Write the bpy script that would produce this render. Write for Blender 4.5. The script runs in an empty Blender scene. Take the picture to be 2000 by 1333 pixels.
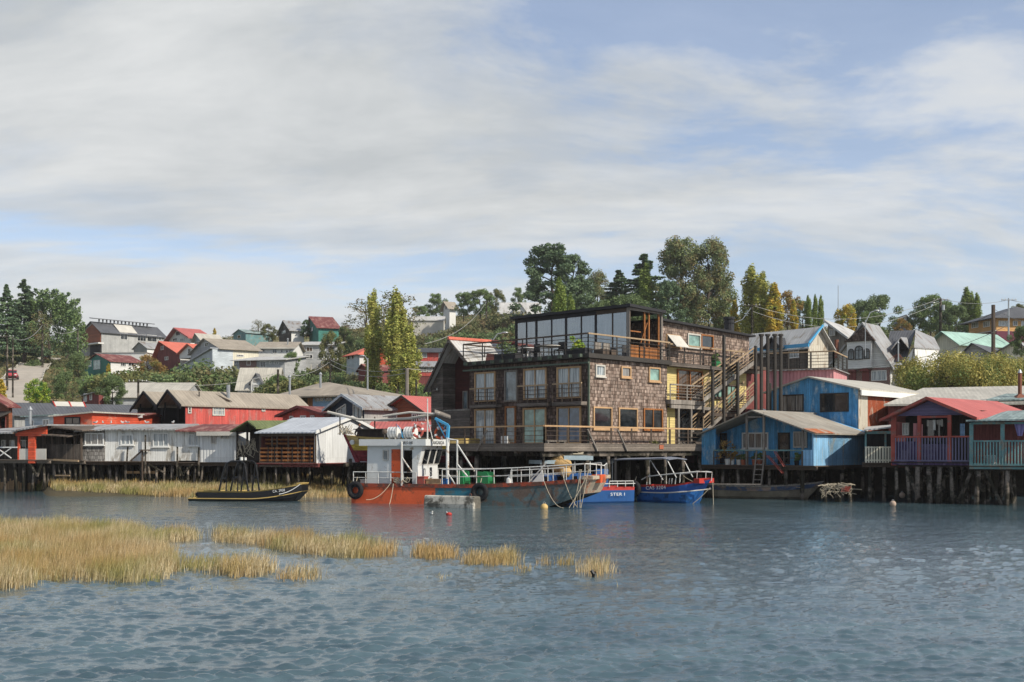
import bpy, math, random
import numpy as np
from mathutils import Vector, Matrix
random.seed(7); RNG = np.random.default_rng(7)
SC = bpy.context.scene
COL = SC.collection
# ---------------------------------------------------------------- camera, sky, sun, exposure
FPX = 2222.2; HZ = 3.0; HY = 877.0         # focal length in photo pixels, eye height (m), horizon row
cam = bpy.data.objects.new('camera', bpy.data.cameras.new('camera')); COL.objects.link(cam)
cam.location = (0, 0, HZ); cam.rotation_euler = (math.radians(90), 0, 0)
cam.data.lens = 40; cam.data.sensor_width = 36; cam.data.shift_y = (HY - 666.5) / 2000
cam.data.clip_start = 0.3; cam.data.clip_end = 6000
SC.camera = cam
SC.view_settings.view_transform = 'Standard'; SC.view_settings.look = 'None'
SC.view_settings.exposure = 0.44; SC.view_settings.gamma = 1; SC.view_settings.use_curve_mapping = False
SUN_DIR = Vector((0.64, -0.42, 0.60)).normalized()
SUN_EL = math.asin(SUN_DIR.z); SUN_AZ = math.atan2(SUN_DIR.x, SUN_DIR.y)
sun = bpy.data.objects.new('sun', bpy.data.lights.new('sun', 'SUN')); COL.objects.link(sun)
sun.data.energy = 4.1; sun.data.angle = math.radians(0.8); sun.data.color = (1.0, 0.92, 0.80)
sun.rotation_euler = (-SUN_DIR).to_track_quat('-Z', 'Y').to_euler()
try:
    SC.cycles.max_bounces = 6; SC.cycles.transparent_max_bounces = 8
    SC.cycles.use_denoising = True
except Exception: pass

class NT:
    def __init__(s, tree): s.t = tree; tree.nodes.clear()
    def __call__(s, typ, ins=None, **props):
        n = s.t.nodes.new(typ)
        for k, v in props.items(): setattr(n, k, v)
        for k, v in (ins or {}).items():
            if isinstance(v, bpy.types.NodeSocket): s.t.links.new(v, n.inputs[k])
            else: n.inputs[k].default_value = v
        return n
    def math(s, op, a, b=0.0, c=0.0, clamp=False):
        return s('ShaderNodeMath', {0: a, 1: b, 2: c}, operation=op, use_clamp=clamp).outputs[0]
    def ramp(s, fac, stops, interp='LINEAR'):
        n = s('ShaderNodeValToRGB', {0: fac}); cr = n.color_ramp; cr.interpolation = interp
        while len(cr.elements) < len(stops): cr.elements.new(0.5)
        for e, (p, c) in zip(cr.elements, stops):
            e.position = p; e.color = (c, c, c, 1) if isinstance(c, (int, float)) else (*c[:3], 1)
        return n.outputs[0]
    def mix(s, f, a, b, mode='MIX'):
        n = s('ShaderNodeMix', data_type='RGBA', blend_type=mode)
        for i, v in ((0, f), (6, a), (7, b)):
            if isinstance(v, bpy.types.NodeSocket): s.t.links.new(v, n.inputs[i])
            else: n.inputs[i].default_value = v if i == 0 else (*v[:3], 1)
        return n.outputs[2]
    def noise(s, vec, scale, detail=3, rough=.55, dist=0.0):
        return s('ShaderNodeTexNoise', {'Vector': vec, 'Scale': scale, 'Detail': detail, 'Roughness': rough, 'Distortion': dist}).outputs[0]
    def mapping(s, vec, sc=(1, 1, 1), loc=(0, 0, 0), rot=(0, 0, 0)):
        return s('ShaderNodeMapping', {0: vec, 1: loc, 2: rot, 3: sc}).outputs[0]

world = bpy.data.worlds.new('World'); SC.world = world; world.use_nodes = True
w = NT(world.node_tree)
tc = w('ShaderNodeTexCoord').outputs['Generated']
sep = w('ShaderNodeSeparateXYZ', {0: tc}); X, Y, Z = sep.outputs
sky = w('ShaderNodeTexSky', sky_type='NISHITA', sun_disc=False, sun_elevation=SUN_EL, sun_rotation=SUN_AZ, air_density=1.0, dust_density=0.6, ozone_density=1.6, altitude=50)
blue = w.mix(1.0, sky.outputs[0], (.112, .112, .120), 'MULTIPLY')
# a sheet of cloud: directions projected on a plane high above, so streaks crowd towards the horizon
zz = w.math('ADD', w.math('MAXIMUM', Z, 0.0), 0.26)
cx = w.math('DIVIDE', X, zz); cy = w.math('DIVIDE', Y, zz)
cp = w('ShaderNodeCombineXYZ', {0: cx, 1: cy, 2: 0.0}).outputs[0]
warp = w('ShaderNodeTexNoise', {'Vector': cp, 'Scale': .55, 'Detail': 3}).outputs[1]
cpw = w('ShaderNodeVectorMath', {0: cp, 1: w('ShaderNodeVectorMath', {0: warp, 'Scale': .8}, operation='SCALE').outputs[0]}, operation='ADD').outputs[0]
n1 = w.noise(w.mapping(cpw, (.7, 1.1, 1), (3.1, 1.7, 0), (0, 0, .25)), 1.0, 6, .52)
n2 = w.noise(w.mapping(cpw, (2.0, 5.2, 1), (0, 0, 5), (0, 0, -.25)), 1.0, 8, .60)
n3 = w.noise(w.mapping(cpw, (7, 11, 1), (4, 2, 9), (0, 0, .5)), 1.0, 6, .6)
def gauss(az, el, sa, se, amp):      # a clearing or a bank, centred on a compass bearing and height
    a = w.math('DIVIDE', w.math('SUBTRACT', w.math('ARCTAN2', X, Y), math.radians(az)), math.radians(sa))
    e = w.math('DIVIDE', w.math('SUBTRACT', w.math('ARCSINE', Z), math.radians(el)), math.radians(se))
    q = w.math('ADD', w.math('MULTIPLY', a, a), w.math('MULTIPLY', e, e))
    return w.math('MULTIPLY', w.math('EXPONENT', w.math('MULTIPLY', q, -1.0)), amp)
cov = w.math('ADD', w.math('MULTIPLY', n1, .55), w.math('MULTIPLY', n2, .36))
cov = w.math('ADD', w.math('SUBTRACT', cov, .08), w.math('MULTIPLY', n3, .34))
for g in ((-20, 9.9, 8, .9, -.15), (-8, 9.2, 9, .8, -.13), (-7, 7.4, 5, .9, -.20), (9, 21, 10, 5, -.12), (22, 15, 14, 8, -.03), (8, 17.5, 5, 1.4, .12), (14, 16, 2, 2, .08), (10, 12.6, 8, 1.1, .12), (16, 10, 8, 1.2, .08),
          (5, 9, 9, 1.5, -.06), (-18, 18, 20, 8, .28), (-4, 14, 13, 4, .16), (-22, 5.5, 16, 1.8, .22), (0, 5, 9, 1.8, .12), (3, 22, 5, 2, -.12)):
    cov = w.math('ADD', cov, gauss(*g))
mask = w.ramp(cov, [(.43, 0.0), (.52, .42), (.61, .82), (.76, 1.0)])
mask = w.math('MAXIMUM', mask, w.ramp(Z, [(0.0, .85), (.08, .5), (.20, .34), (.4, .28)]))
shade = w.math('ADD', w.math('MULTIPLY', n2, .6), w.math('MULTIPLY', n1, .4))
cloud = w.mix(w.ramp(shade, [(.40, 0.0), (.57, 1.0)]), (.41, .432, .446), (.555, .568, .572))
out = w.mix(mask, blue, cloud)
bg = w('ShaderNodeBackground', {0: out, 1: 1.0})
w('ShaderNodeOutputWorld', {0: bg.outputs[0]})

# ---------------------------------------------------------------- materials
SATUR = .87      # pulls every colour towards grey for a faded overall look
def hexc(h):
    h = h.lstrip('#'); r = [int(h[i:i + 2], 16) / 255 for i in (0, 2, 4)]
    g = .3 * r[0] + .55 * r[1] + .15 * r[2]; r = [g + (v - g) * SATUR for v in r]
    return tuple((v / 12.92 if v <= .04045 else ((v + .055) / 1.055) ** 2.4) for v in r)
MATS = {}
def surf(name, col, kind='plain', rough=.75, var=.12, width=.16, col2=None, amt=0.0, spec=.25, bump=.5, metal=0.0, grime=.25, scale=1.0):
    if name in MATS: return MATS[name]
    m = bpy.data.materials.new(name); m.use_nodes = True; n = NT(m.node_tree); MATS[name] = m
    col = hexc(col) if isinstance(col, str) else col
    col2 = hexc(col2) if isinstance(col2, str) else col2
    uv = n('ShaderNodeUVMap').outputs[0]
    s = n('ShaderNodeSeparateXYZ', {0: uv}); U, V = s.outputs[0], s.outputs[1]
    tco = n('ShaderNodeTexCoord').outputs['Object']
    big = n.noise(tco, .55 * scale, 4, .6); fine = n.noise(tco, 9 * scale, 4, .6)
    hgt = None
    base = n.mix(1.0, col, n.ramp(big, [(.3, 1 - grime), (.7, 1 + grime * .35)]), 'MULTIPLY')
    base = n.mix(1.0, base, n.ramp(fine, [(.3, 1 - var * .8), (.7, 1 + var * .6)]), 'MULTIPLY')
    if kind in ('vboard', 'hboard', 'corr'):
        c = n.math('DIVIDE', U if kind != 'hboard' else V, width)
        idx = n.math('FLOOR', c); fr = n.math('FRACT', c)
    if kind in ('vboard', 'hboard'):
        wn = n('ShaderNodeTexWhiteNoise', {'W': idx}, noise_dimensions='1D').outputs[0]
        base = n.mix(1.0, base, n.ramp(wn, [(0, 1 - var * 2), (1, 1 + var * .8)]), 'MULTIPLY')
        st = n.noise(n.mapping(uv, (6, .7, 1) if kind == 'vboard' else (.7, 6, 1)), 2.2, 5, .65)
        base = n.mix(1.0, base, n.ramp(st, [(.32, 1 - grime * 1.1), (.62, 1.05)]), 'MULTIPLY')
        gap = n.ramp(fr, [(0, 0.0), (.10, 1.0), (.92, 1.0), (1, 0.35)])
        base = n.mix(1.0, base, n.ramp(gap, [(0, .35), (.8, 1.0)]), 'MULTIPLY')
        hgt = n.math('ADD', gap, n.math('MULTIPLY', st, .3)) if kind == 'vboard' else n.math('ADD', n.math('MULTIPLY', fr, -1.0), n.math('MULTIPLY', gap, .7))
        dist = .02
    elif kind == 'corr':
        hgt = n.math('SINE', n.math('MULTIPLY', c, 6.2832)); dist = .02
        base = n.mix(1.0, base, n.ramp(n.math('MULTIPLY_ADD', hgt, .5, .5), [(0, .93), (1, 1.03)]), 'MULTIPLY')
        sheet = n('ShaderNodeTexBrick', {'Vector': uv, 'Color1': (1, 1, 1, 1), 'Color2': (.78, .78, .78, 1), 'Mortar': (.62, .6, .58, 1), 'Scale': 1.0, 'Mortar Size': .015,
                  'Mortar Smooth': .6, 'Brick Width': .85, 'Row Height': 2.4, 'Bias': 0.0}).outputs[0]
        base = n.mix(.55, base, sheet, 'MULTIPLY')
        st = n.noise(n.mapping(uv, (3.0, .35, 1)), 1.5, 5, .6)
        base = n.mix(1.0, base, n.ramp(st, [(.35, 1 - grime), (.6, 1.03)]), 'MULTIPLY')
    elif kind == 'shingle':
        jit = n('ShaderNodeVectorMath', {0: uv, 1: n('ShaderNodeVectorMath', {0: n('ShaderNodeTexNoise', {'Vector': uv, 'Scale': 3.0}).outputs[1], 'Scale': .06}, operation='SCALE').outputs[0]}, operation='ADD').outputs[0]
        br = n('ShaderNodeTexBrick', {'Vector': jit, 'Color1': (*col, 1), 'Color2': (*col2, 1), 'Mortar': (*[v * .25 for v in col2], 1), 'Scale': 1.0,
               'Mortar Size': .010, 'Mortar Smooth': .4, 'Brick Width': width, 'Row Height': width * 1.6, 'Bias': -.1}, offset=.5)
        cell = n('ShaderNodeTexWhiteNoise', {'Vector': n('ShaderNodeVectorMath', {0: n.mapping(jit, (1 / width, 1 / (width * 1.6), 1))}, operation='FLOOR').outputs[0]}, noise_dimensions='2D').outputs[0]
        base = n.mix(1.0, br.outputs[0], n.ramp(cell, [(0, .62), (1, 1.25)]), 'MULTIPLY')
        st = n.noise(n.mapping(uv, (9, 1.3, 1)), 1.6, 6, .75)
        base = n.mix(1.0, base, n.ramp(st, [(.32, .42), (.66, 1.35)]), 'MULTIPLY')
        base = n.mix(1.0, base, n.ramp(n.noise(n.mapping(uv, (1.6, .5, 1)), 1.3, 5, .65), [(.33, .62), (.62, 1.25)]), 'MULTIPLY')
        rowf = n.math('FRACT', n.math('DIVIDE', V, width * 1.6))
        hgt = n.math('SUBTRACT', n.math('MULTIPLY', cell, .5), n.math('ADD', n.math('MULTIPLY', br.outputs[1], 1.2), rowf)); dist = .03
    elif kind == 'brick':
        br = n('ShaderNodeTexBrick', {'Vector': uv, 'Color1': (*col, 1), 'Color2': (*(col2 or [v * .6 for v in col]), 1), 'Mortar': (.35, .33, .3, 1), 'Scale': 1.0,
               'Mortar Size': .012, 'Brick Width': .26, 'Row Height': .09}, offset=.5)
        base = br.outputs[0]; hgt = n.math('SUBTRACT', 1.0, br.outputs[1]); dist = .01
    else:
        hgt = fine; dist = .012
    if amt > 0 and col2 and kind != 'shingle':
        rn = n.noise(n.mapping(uv, (1.6, .45, 1)) if kind in ('corr', 'vboard') else tco, 1.1 * scale, 6, .65, .4)
        rm = n.ramp(rn, [(max(0, .62 - amt * .5), 0.0), (min(1, .70 - amt * .42), 1.0)])
        rc = n.mix(1.0, col2, n.ramp(fine, [(.3, .7), (.7, 1.25)]), 'MULTIPLY')
        base = n.mix(rm, base, rc)
    b = n('ShaderNodeBsdfPrincipled', {'Base Color': base, 'Roughness': rough, 'Metallic': metal, 'Specular IOR Level': spec})
    bp = n('ShaderNodeBump', {'Height': hgt, 'Strength': bump, 'Distance': dist})
    n.t.links.new(bp.outputs[0], b.inputs['Normal'])
    n('ShaderNodeOutputMaterial', {0: b.outputs[0]})
    return m
def flat(name, col, rough=.6, spec=.3, metal=0.0): return surf(name, col, 'plain', rough, .08, spec=spec, metal=metal, grime=.15, bump=.2)
def glass(name, col, rough=.06, cloth=None):
    if name in MATS: return MATS[name]
    m = bpy.data.materials.new(name); m.use_nodes = True; n = NT(m.node_tree); MATS[name] = m
    uv = n('ShaderNodeUVMap').outputs[0]
    c = hexc(col)
    if cloth:   # curtain folds hanging right behind the pane
        f = n.noise(n.mapping(uv, (9, .4, 1)), 1.5, 3, .6)
        c = n.mix(n.ramp(f, [(.38, 0.0), (.62, 1.0)]), hexc(cloth), c)
    else:
        c = n.mix(n.ramp(n.noise(uv, 1.7, 3), [(.4, 0.0), (.65, 1.0)]), c, tuple(v * 2.2 + .01 for v in c))
    b = n('ShaderNodeBsdfPrincipled', {'Base Color': c, 'Roughness': rough, 'Specular IOR Level': .8, 'Coat Weight': .3, 'Coat Roughness': .03})
    n('ShaderNodeOutputMaterial', {0: b.outputs[0]})
    return m
def leafmat(name, c1, c2, c3=None):
    if name in MATS: return MATS[name]
    m = bpy.data.materials.new(name); m.use_nodes = True; n = NT(m.node_tree); MATS[name] = m
    isl = n('ShaderNodeNewGeometry').outputs['Random Per Island']
    tco = n('ShaderNodeTexCoord').outputs['Object']
    c = n.mix(n.ramp(isl, [(0.1, 0.0), (.9, 1.0)]), hexc(c1), hexc(c2))
    if c3: c = n.mix(n.ramp(n.noise(tco, .5, 4, .7), [(.47, 0.0), (.60, 1.0)]), c, hexc(c3))
    d = n('ShaderNodeBsdfPrincipled', {'Base Color': c, 'Roughness': .65, 'Specular IOR Level': .2})
    tr = n('ShaderNodeBsdfTranslucent', {0: c})
    mx = n('ShaderNodeMixShader', {0: .28, 1: d.outputs[0], 2: tr.outputs[0]})
    n('ShaderNodeOutputMaterial', {0: mx.outputs[0]})
    return m

# ---------------------------------------------------------------- coordinates
def P(px, py, d): return Vector(((px - 1000) / FPX * d, d, HZ + (HY - py) / FPX * d))
def zat(py, d): return HZ + (HY - py) / FPX * d
class Fr:
    """A vertical plane between two points on the ground plan; u runs along it, v behind it, z is height."""
    def __init__(s, pl, dl, pr, dr):
        s.o = Vector(((pl - 1000) / FPX * dl, dl)); e = Vector(((pr - 1000) / FPX * dr, dr))
        s.w = (e - s.o).length; s.ux = (e - s.o) / s.w; s.bx = Vector((-s.ux.y, s.ux.x))
    def u(s, px, v=0.0):
        k = (px - 1000) / FPX; ox = s.o.x + s.bx.x * v; oy = s.o.y + s.bx.y * v
        return (k * oy - ox) / (s.ux.x - k * s.ux.y)
    def v(s, px, u=0.0):
        k = (px - 1000) / FPX; ox = s.o.x + s.ux.x * u; oy = s.o.y + s.ux.y * u
        return (k * oy - ox) / (s.bx.x - k * s.bx.y)
    def d(s, u, v=0.0): return s.o.y + s.ux.y * u + s.bx.y * v
    def z(s, px, py, v=0.0): return zat(py, s.d(s.u(px, v), v))
    def zs(s, px, py, u): return zat(py, s.d(u, s.v(px, u)))
    def pt(s, u, v, z): return Vector((s.o.x + s.ux.x * u + s.bx.x * v, s.o.y + s.ux.y * u + s.bx.y * v, z))
class W3:     # world axes
    w = 1.0
    def pt(s, x, y, z): return Vector((x, y, z))
WORLD = W3()

# ---------------------------------------------------------------- mesh building
class MB:
    def __init__(s, fr=WORLD): s.fr = fr; s.V = []; s.F = []
    def add(s, pts, faces, raw=False):
        b = len(s.V); s.V += [Vector(p) if raw else s.fr.pt(*p) for p in pts]
        s.F += [tuple(b + i for i in f) for f in faces]; return s
    def box(s, u0, u1, v0, v1, z0, z1):
        u0, u1 = sorted((u0, u1)); v0, v1 = sorted((v0, v1)); z0, z1 = sorted((z0, z1))
        return s.add([(u0, v0, z0), (u1, v0, z0), (u1, v1, z0), (u0, v1, z0), (u0, v0, z1), (u1, v0, z1), (u1, v1, z1), (u0, v1, z1)],
                     [(3, 2, 1, 0), (4, 5, 6, 7), (0, 1, 5, 4), (1, 2, 6, 5), (2, 3, 7, 6), (3, 0, 4, 7)])
    def prismv(s, poly, v0, v1):      # poly in (u,z), pushed along v
        n = len(poly)
        return s.add([(u, v0, z) for u, z in poly] + [(u, v1, z) for u, z in poly],
                     [tuple(range(n)), tuple(range(2 * n - 1, n - 1, -1))] + [(i, n + i, n + (i + 1) % n, (i + 1) % n) for i in range(n)])
    def prismu(s, poly, u0, u1):      # poly in (v,z), pushed along u
        n = len(poly)
        return s.add([(u0, v, z) for v, z in poly] + [(u1, v, z) for v, z in poly],
                     [tuple(range(n - 1, -1, -1)), tuple(range(n, 2 * n))] + [((i + 1) % n, n + (i + 1) % n, n + i, i) for i in range(n)])
    def prismz(s, poly, z0, z1):
        n = len(poly)
        return s.add([(u, v, z0) for u, v in poly] + [(u, v, z1) for u, v in poly],
                     [tuple(range(n - 1, -1, -1)), tuple(range(n, 2 * n))] + [(i, (i + 1) % n, n + (i + 1) % n, n + i) for i in range(n)])
    def slab(s, pts, t=.1, raw=False):   # any flat quad, given its top; thickness below
        n = len(pts); q = [Vector(p) if raw else s.fr.pt(*p) for p in pts]
        return s.add(q + [p - Vector((0, 0, t)) for p in q],
                     [tuple(range(n)), tuple(range(2 * n - 1, n - 1, -1))] + [(i, n + i, n + (i + 1) % n, (i + 1) % n) for i in range(n)], True)
    def tube(s, pts, r, sides=6, raw=False, r2=None, cap=True):
        q = [Vector(p) if raw else s.fr.pt(*p) for p in pts]; n = len(q); rings = []; b = len(s.V)
        for i, p in enumerate(q):
            t = (q[min(i + 1, n - 1)] - q[max(i - 1, 0)])
            t = t.normalized() if t.length > 1e-9 else Vector((0, 0, 1))
            a = t.cross(Vector((0, 0, 1))); a = a.normalized() if a.length > .05 else Vector((1, 0, 0)); c = t.cross(a).normalized()
            rr = r if r2 is None else r + (r2 - r) * i / (n - 1)
            for k in range(sides):
                th = 2 * math.pi * (k + .5) / sides; s.V.append(p + a * math.cos(th) * rr + c * math.sin(th) * rr)
        for i in range(n - 1):
            for k in range(sides):
                k2 = (k + 1) % sides; s.F.append((b + i * sides + k, b + i * sides + k2, b + (i + 1) * sides + k2, b + (i + 1) * sides + k))
        if cap: s.F.append(tuple(b + k for k in range(sides - 1, -1, -1))); s.F.append(tuple(b + (n - 1) * sides + k for k in range(sides)))
        return s
    def bar(s, p, q, w, raw=False): return s.tube([p, q], w * .7071, 4, raw)
    def ball(s, c, rx, ry=None, rz=None, n=10, m=6, raw=False):
        ry = ry or rx; rz = rz or rx; c = Vector(c) if raw else s.fr.pt(*c); b = len(s.V)
        for j in range(m + 1):
            ph = math.pi * j / m
            for i in range(n):
                th = 2 * math.pi * i / n
                s.V.append(c + Vector((rx * math.sin(ph) * math.cos(th), ry * math.sin(ph) * math.sin(th), rz * math.cos(ph))))
        for j in range(m):
            for i in range(n):
                i2 = (i + 1) % n; s.F.append((b + j * n + i, b + (j + 1) * n + i, b + (j + 1) * n + i2, b + j * n + i2))
        return s
    def torus(s, c, R, r, axis='v', n=16, m=8):
        b = len(s.V)
        for i in range(n):
            th = 2 * math.pi * i / n
            for j in range(m):
                ph = 2 * math.pi * j / m; q = R + r * math.cos(ph); h = r * math.sin(ph)
                a, e = q * math.cos(th), q * math.sin(th)
                o = (a, h, e) if axis == 'v' else (h, a, e) if axis == 'u' else (a, e, h)
                s.V.append(s.fr.pt(c[0] + o[0], c[1] + o[1], c[2] + o[2]))
        for i in range(n):
            for j in range(m):
                i2 = (i + 1) % n; j2 = (j + 1) % m; s.F.append((b + i * m + j, b + i2 * m + j, b + i2 * m + j2, b + i * m + j2))
        return s
    def build(s, name, mat, parent=None, smooth=False):
        wp = wloc(parent) if parent else Vector((0, 0, 0))
        if parent is None and s.V:
            wp = Vector((sum(v.x for v in s.V) / len(s.V), sum(v.y for v in s.V) / len(s.V), min(v.z for v in s.V)))
        me = bpy.data.meshes.new(name); V = [v - wp for v in s.V]
        me.from_pydata(V, [], s.F); uvl = me.uv_layers.new(name='UVMap').data
        for p in me.polygons:
            nz = p.normal
            t = Vector((-nz.y, nz.x, 0)); t = t.normalized() if t.length > .02 else Vector((1, 0, 0))
            if (abs(t.x) > abs(t.y) and t.x < 0) or (abs(t.x) <= abs(t.y) and t.y < 0): t = -t
            b = nz.cross(t); b = -b if b.z < 0 else b
            for li in p.loop_indices:
                v = me.vertices[me.loops[li].vertex_index].co + wp; uvl[li].uv = (v.dot(t), v.dot(b))
            if smooth: p.use_smooth = True
        me.materials.append(mat); o = bpy.data.objects.new(name, me); COL.objects.link(o)
        if parent: o.parent = parent
        else: o.location = wp
        return o
def wloc(o):
    p = Vector((0, 0, 0))
    while o: p += o.location; o = o.parent
    return p
def tag(o, label=None, cat=None, group=None, kind=None):
    for k, v in (('label', label), ('category', cat), ('group', group), ('kind', kind)):
        if v: o[k] = v
    return o
def thing(name, label, cat, loc, group=None, kind=None):
    o = bpy.data.objects.new(name, None); COL.objects.link(o); o.location = loc; o.empty_display_size = .3
    return tag(o, label, cat, group, kind)
def dup(o, loc, label=None, group=None, rz=0.0, sc=None, parent=None):
    c = o.copy(); COL.objects.link(c); c.parent = parent
    if parent is None: c.location = loc; c.rotation_euler = (0, 0, rz)
    if sc: c.scale = sc
    if label: c['label'] = label
    if group: c['group'] = group
    for ch in [x for x in COL.objects if x.parent == o]: dup(ch, None, parent=c)
    return c
def fastmesh(name, V, k, mat, parent=None, smooth=False):
    V = np.asarray(V, dtype=np.float32).reshape(-1, 3); nf = len(V) // k
    me = bpy.data.meshes.new(name); me.vertices.add(len(V)); me.vertices.foreach_set('co', V.ravel())
    me.loops.add(len(V)); me.loops.foreach_set('vertex_index', np.arange(len(V), dtype=np.int32))
    me.polygons.add(nf); me.polygons.foreach_set('loop_start', np.arange(0, len(V), k, dtype=np.int32))
    me.update(calc_edges=True); me.materials.append(mat)
    o = bpy.data.objects.new(name, me); COL.objects.link(o); o.parent = parent
    return o

# ---------------------------------------------------------------- building parts
def plane(fr, side='F', U=0.0):
    """(a, z, off) -> frame point on a wall: F front, R right end at u=U, L left end at u=U."""
    if side == 'F': return lambda a, z, o: (a, U - o, z)
    if side == 'R': return lambda a, z, o: (U + o, a, z)
    return lambda a, z, o: (U - o, a, z)
def pbox(mb, pl, a0, a1, z0, z1, o0, o1):
    p, q = pl(a0, z0, o0), pl(a1, z1, o1); mb.box(p[0], q[0], p[1], q[1], p[2], q[2])
def window(par, fr, pl, a0, a1, z0, z1, fm, gm, fw=.07, mull=(1, 1), name='window', deep=.07, sill=False, off=0.0):
    a0, a1 = sorted((a0, a1)); z0, z1 = sorted((z0, z1)); m = MB(fr)
    pbox(m, pl, a0, a0 + fw, z0, z1, off - .01, off + deep); pbox(m, pl, a1 - fw, a1, z0, z1, off - .01, off + deep)
    pbox(m, pl, a0 + fw, a1 - fw, z0, z0 + fw, off - .01, off + deep); pbox(m, pl, a0 + fw, a1 - fw, z1 - fw, z1, off - .01, off + deep)
    for i in range(1, mull[0]):
        c = a0 + (a1 - a0) * i / mull[0]; pbox(m, pl, c - fw * .3, c + fw * .3, z0 + fw, z1 - fw, off - .005, off + deep * .8)
    for i in range(1, mull[1]):
        c = z0 + (z1 - z0) * i / mull[1]; pbox(m, pl, a0 + fw, a1 - fw, c - fw * .25, c + fw * .25, off - .005, off + deep * .7)
    w_ = m.build(name, fm, par)
    g = MB(fr); pbox(g, pl, a0 + fw * .5, a1 - fw * .5, z0 + fw * .5, z1 - fw * .5, off - .004, off + .018); g.build('pane', gm, w_)
    if sill:
        m = MB(fr); pbox(m, pl, a0 - .06, a1 + .06, z0 - .07, z0 - .004, off, off + .14); m.build('sill', fm, w_)
    return w_
def piles(par, fr, pts, z0, z1, mat, r=.11, lean=.2):
    for (u, v) in pts:
        rr = r * random.uniform(.75, 1.2); m = MB(fr)
        du, dv = random.uniform(-lean, lean), random.uniform(-lean, lean)
        m.tube([(u + du, v + dv, z0), (u + du * .4 + random.uniform(-.02, .02), v + dv * .4, (z0 + z1) * .5), (u, v, z1)], rr, 7, r2=rr * .85)
        m.build('pile', mat, par, True)
def railing(par, fr, a, b, h, mat, topmat=None, nposts=5, nr=3, r=.02, postw=.07, name='railing', base=0.0):
    """a, b: (u,v,z) of the deck edge ends."""
    a = Vector(a); b = Vector(b); m = MB(fr); e = b - a
    for i in range(nposts):
        p = a + e * i / (nposts - 1); m.bar((p.x, p.y, p.z + base), (p.x, p.y, p.z + h - .045), postw)
    for k in range(nr):
        zz_ = h * (k + 1) / (nr + 1) * .98; m.tube([(a.x, a.y, a.z + zz_), (b.x, b.y, b.z + zz_)], r, 5)
    o = m.build(name, mat, par)
    t = MB(fr); t.bar((a.x, a.y, a.z + h), (b.x, b.y, b.z + h), .085); t.build('handrail', topmat or mat, o)
    return o
def balusters(par, fr, a, b, h, n, mat, topmat=None, wd=.05, name='balustrade'):
    a = Vector(a); b = Vector(b); m = MB(fr); e = b - a
    for i in range(n):
        p = a + e * (i + .5) / n; m.bar((p.x, p.y, p.z + .06), (p.x, p.y, p.z + h - .04), wd)
    m.bar(tuple(a + Vector((0, 0, .08))), tuple(b + Vector((0, 0, .08))), .07)
    o = m.build(name, mat, par)
    t = MB(fr); t.bar((a.x, a.y, a.z + h), (b.x, b.y, b.z + h), .09); t.build('handrail', topmat or mat, o)
    return o
BACK = {}
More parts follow.
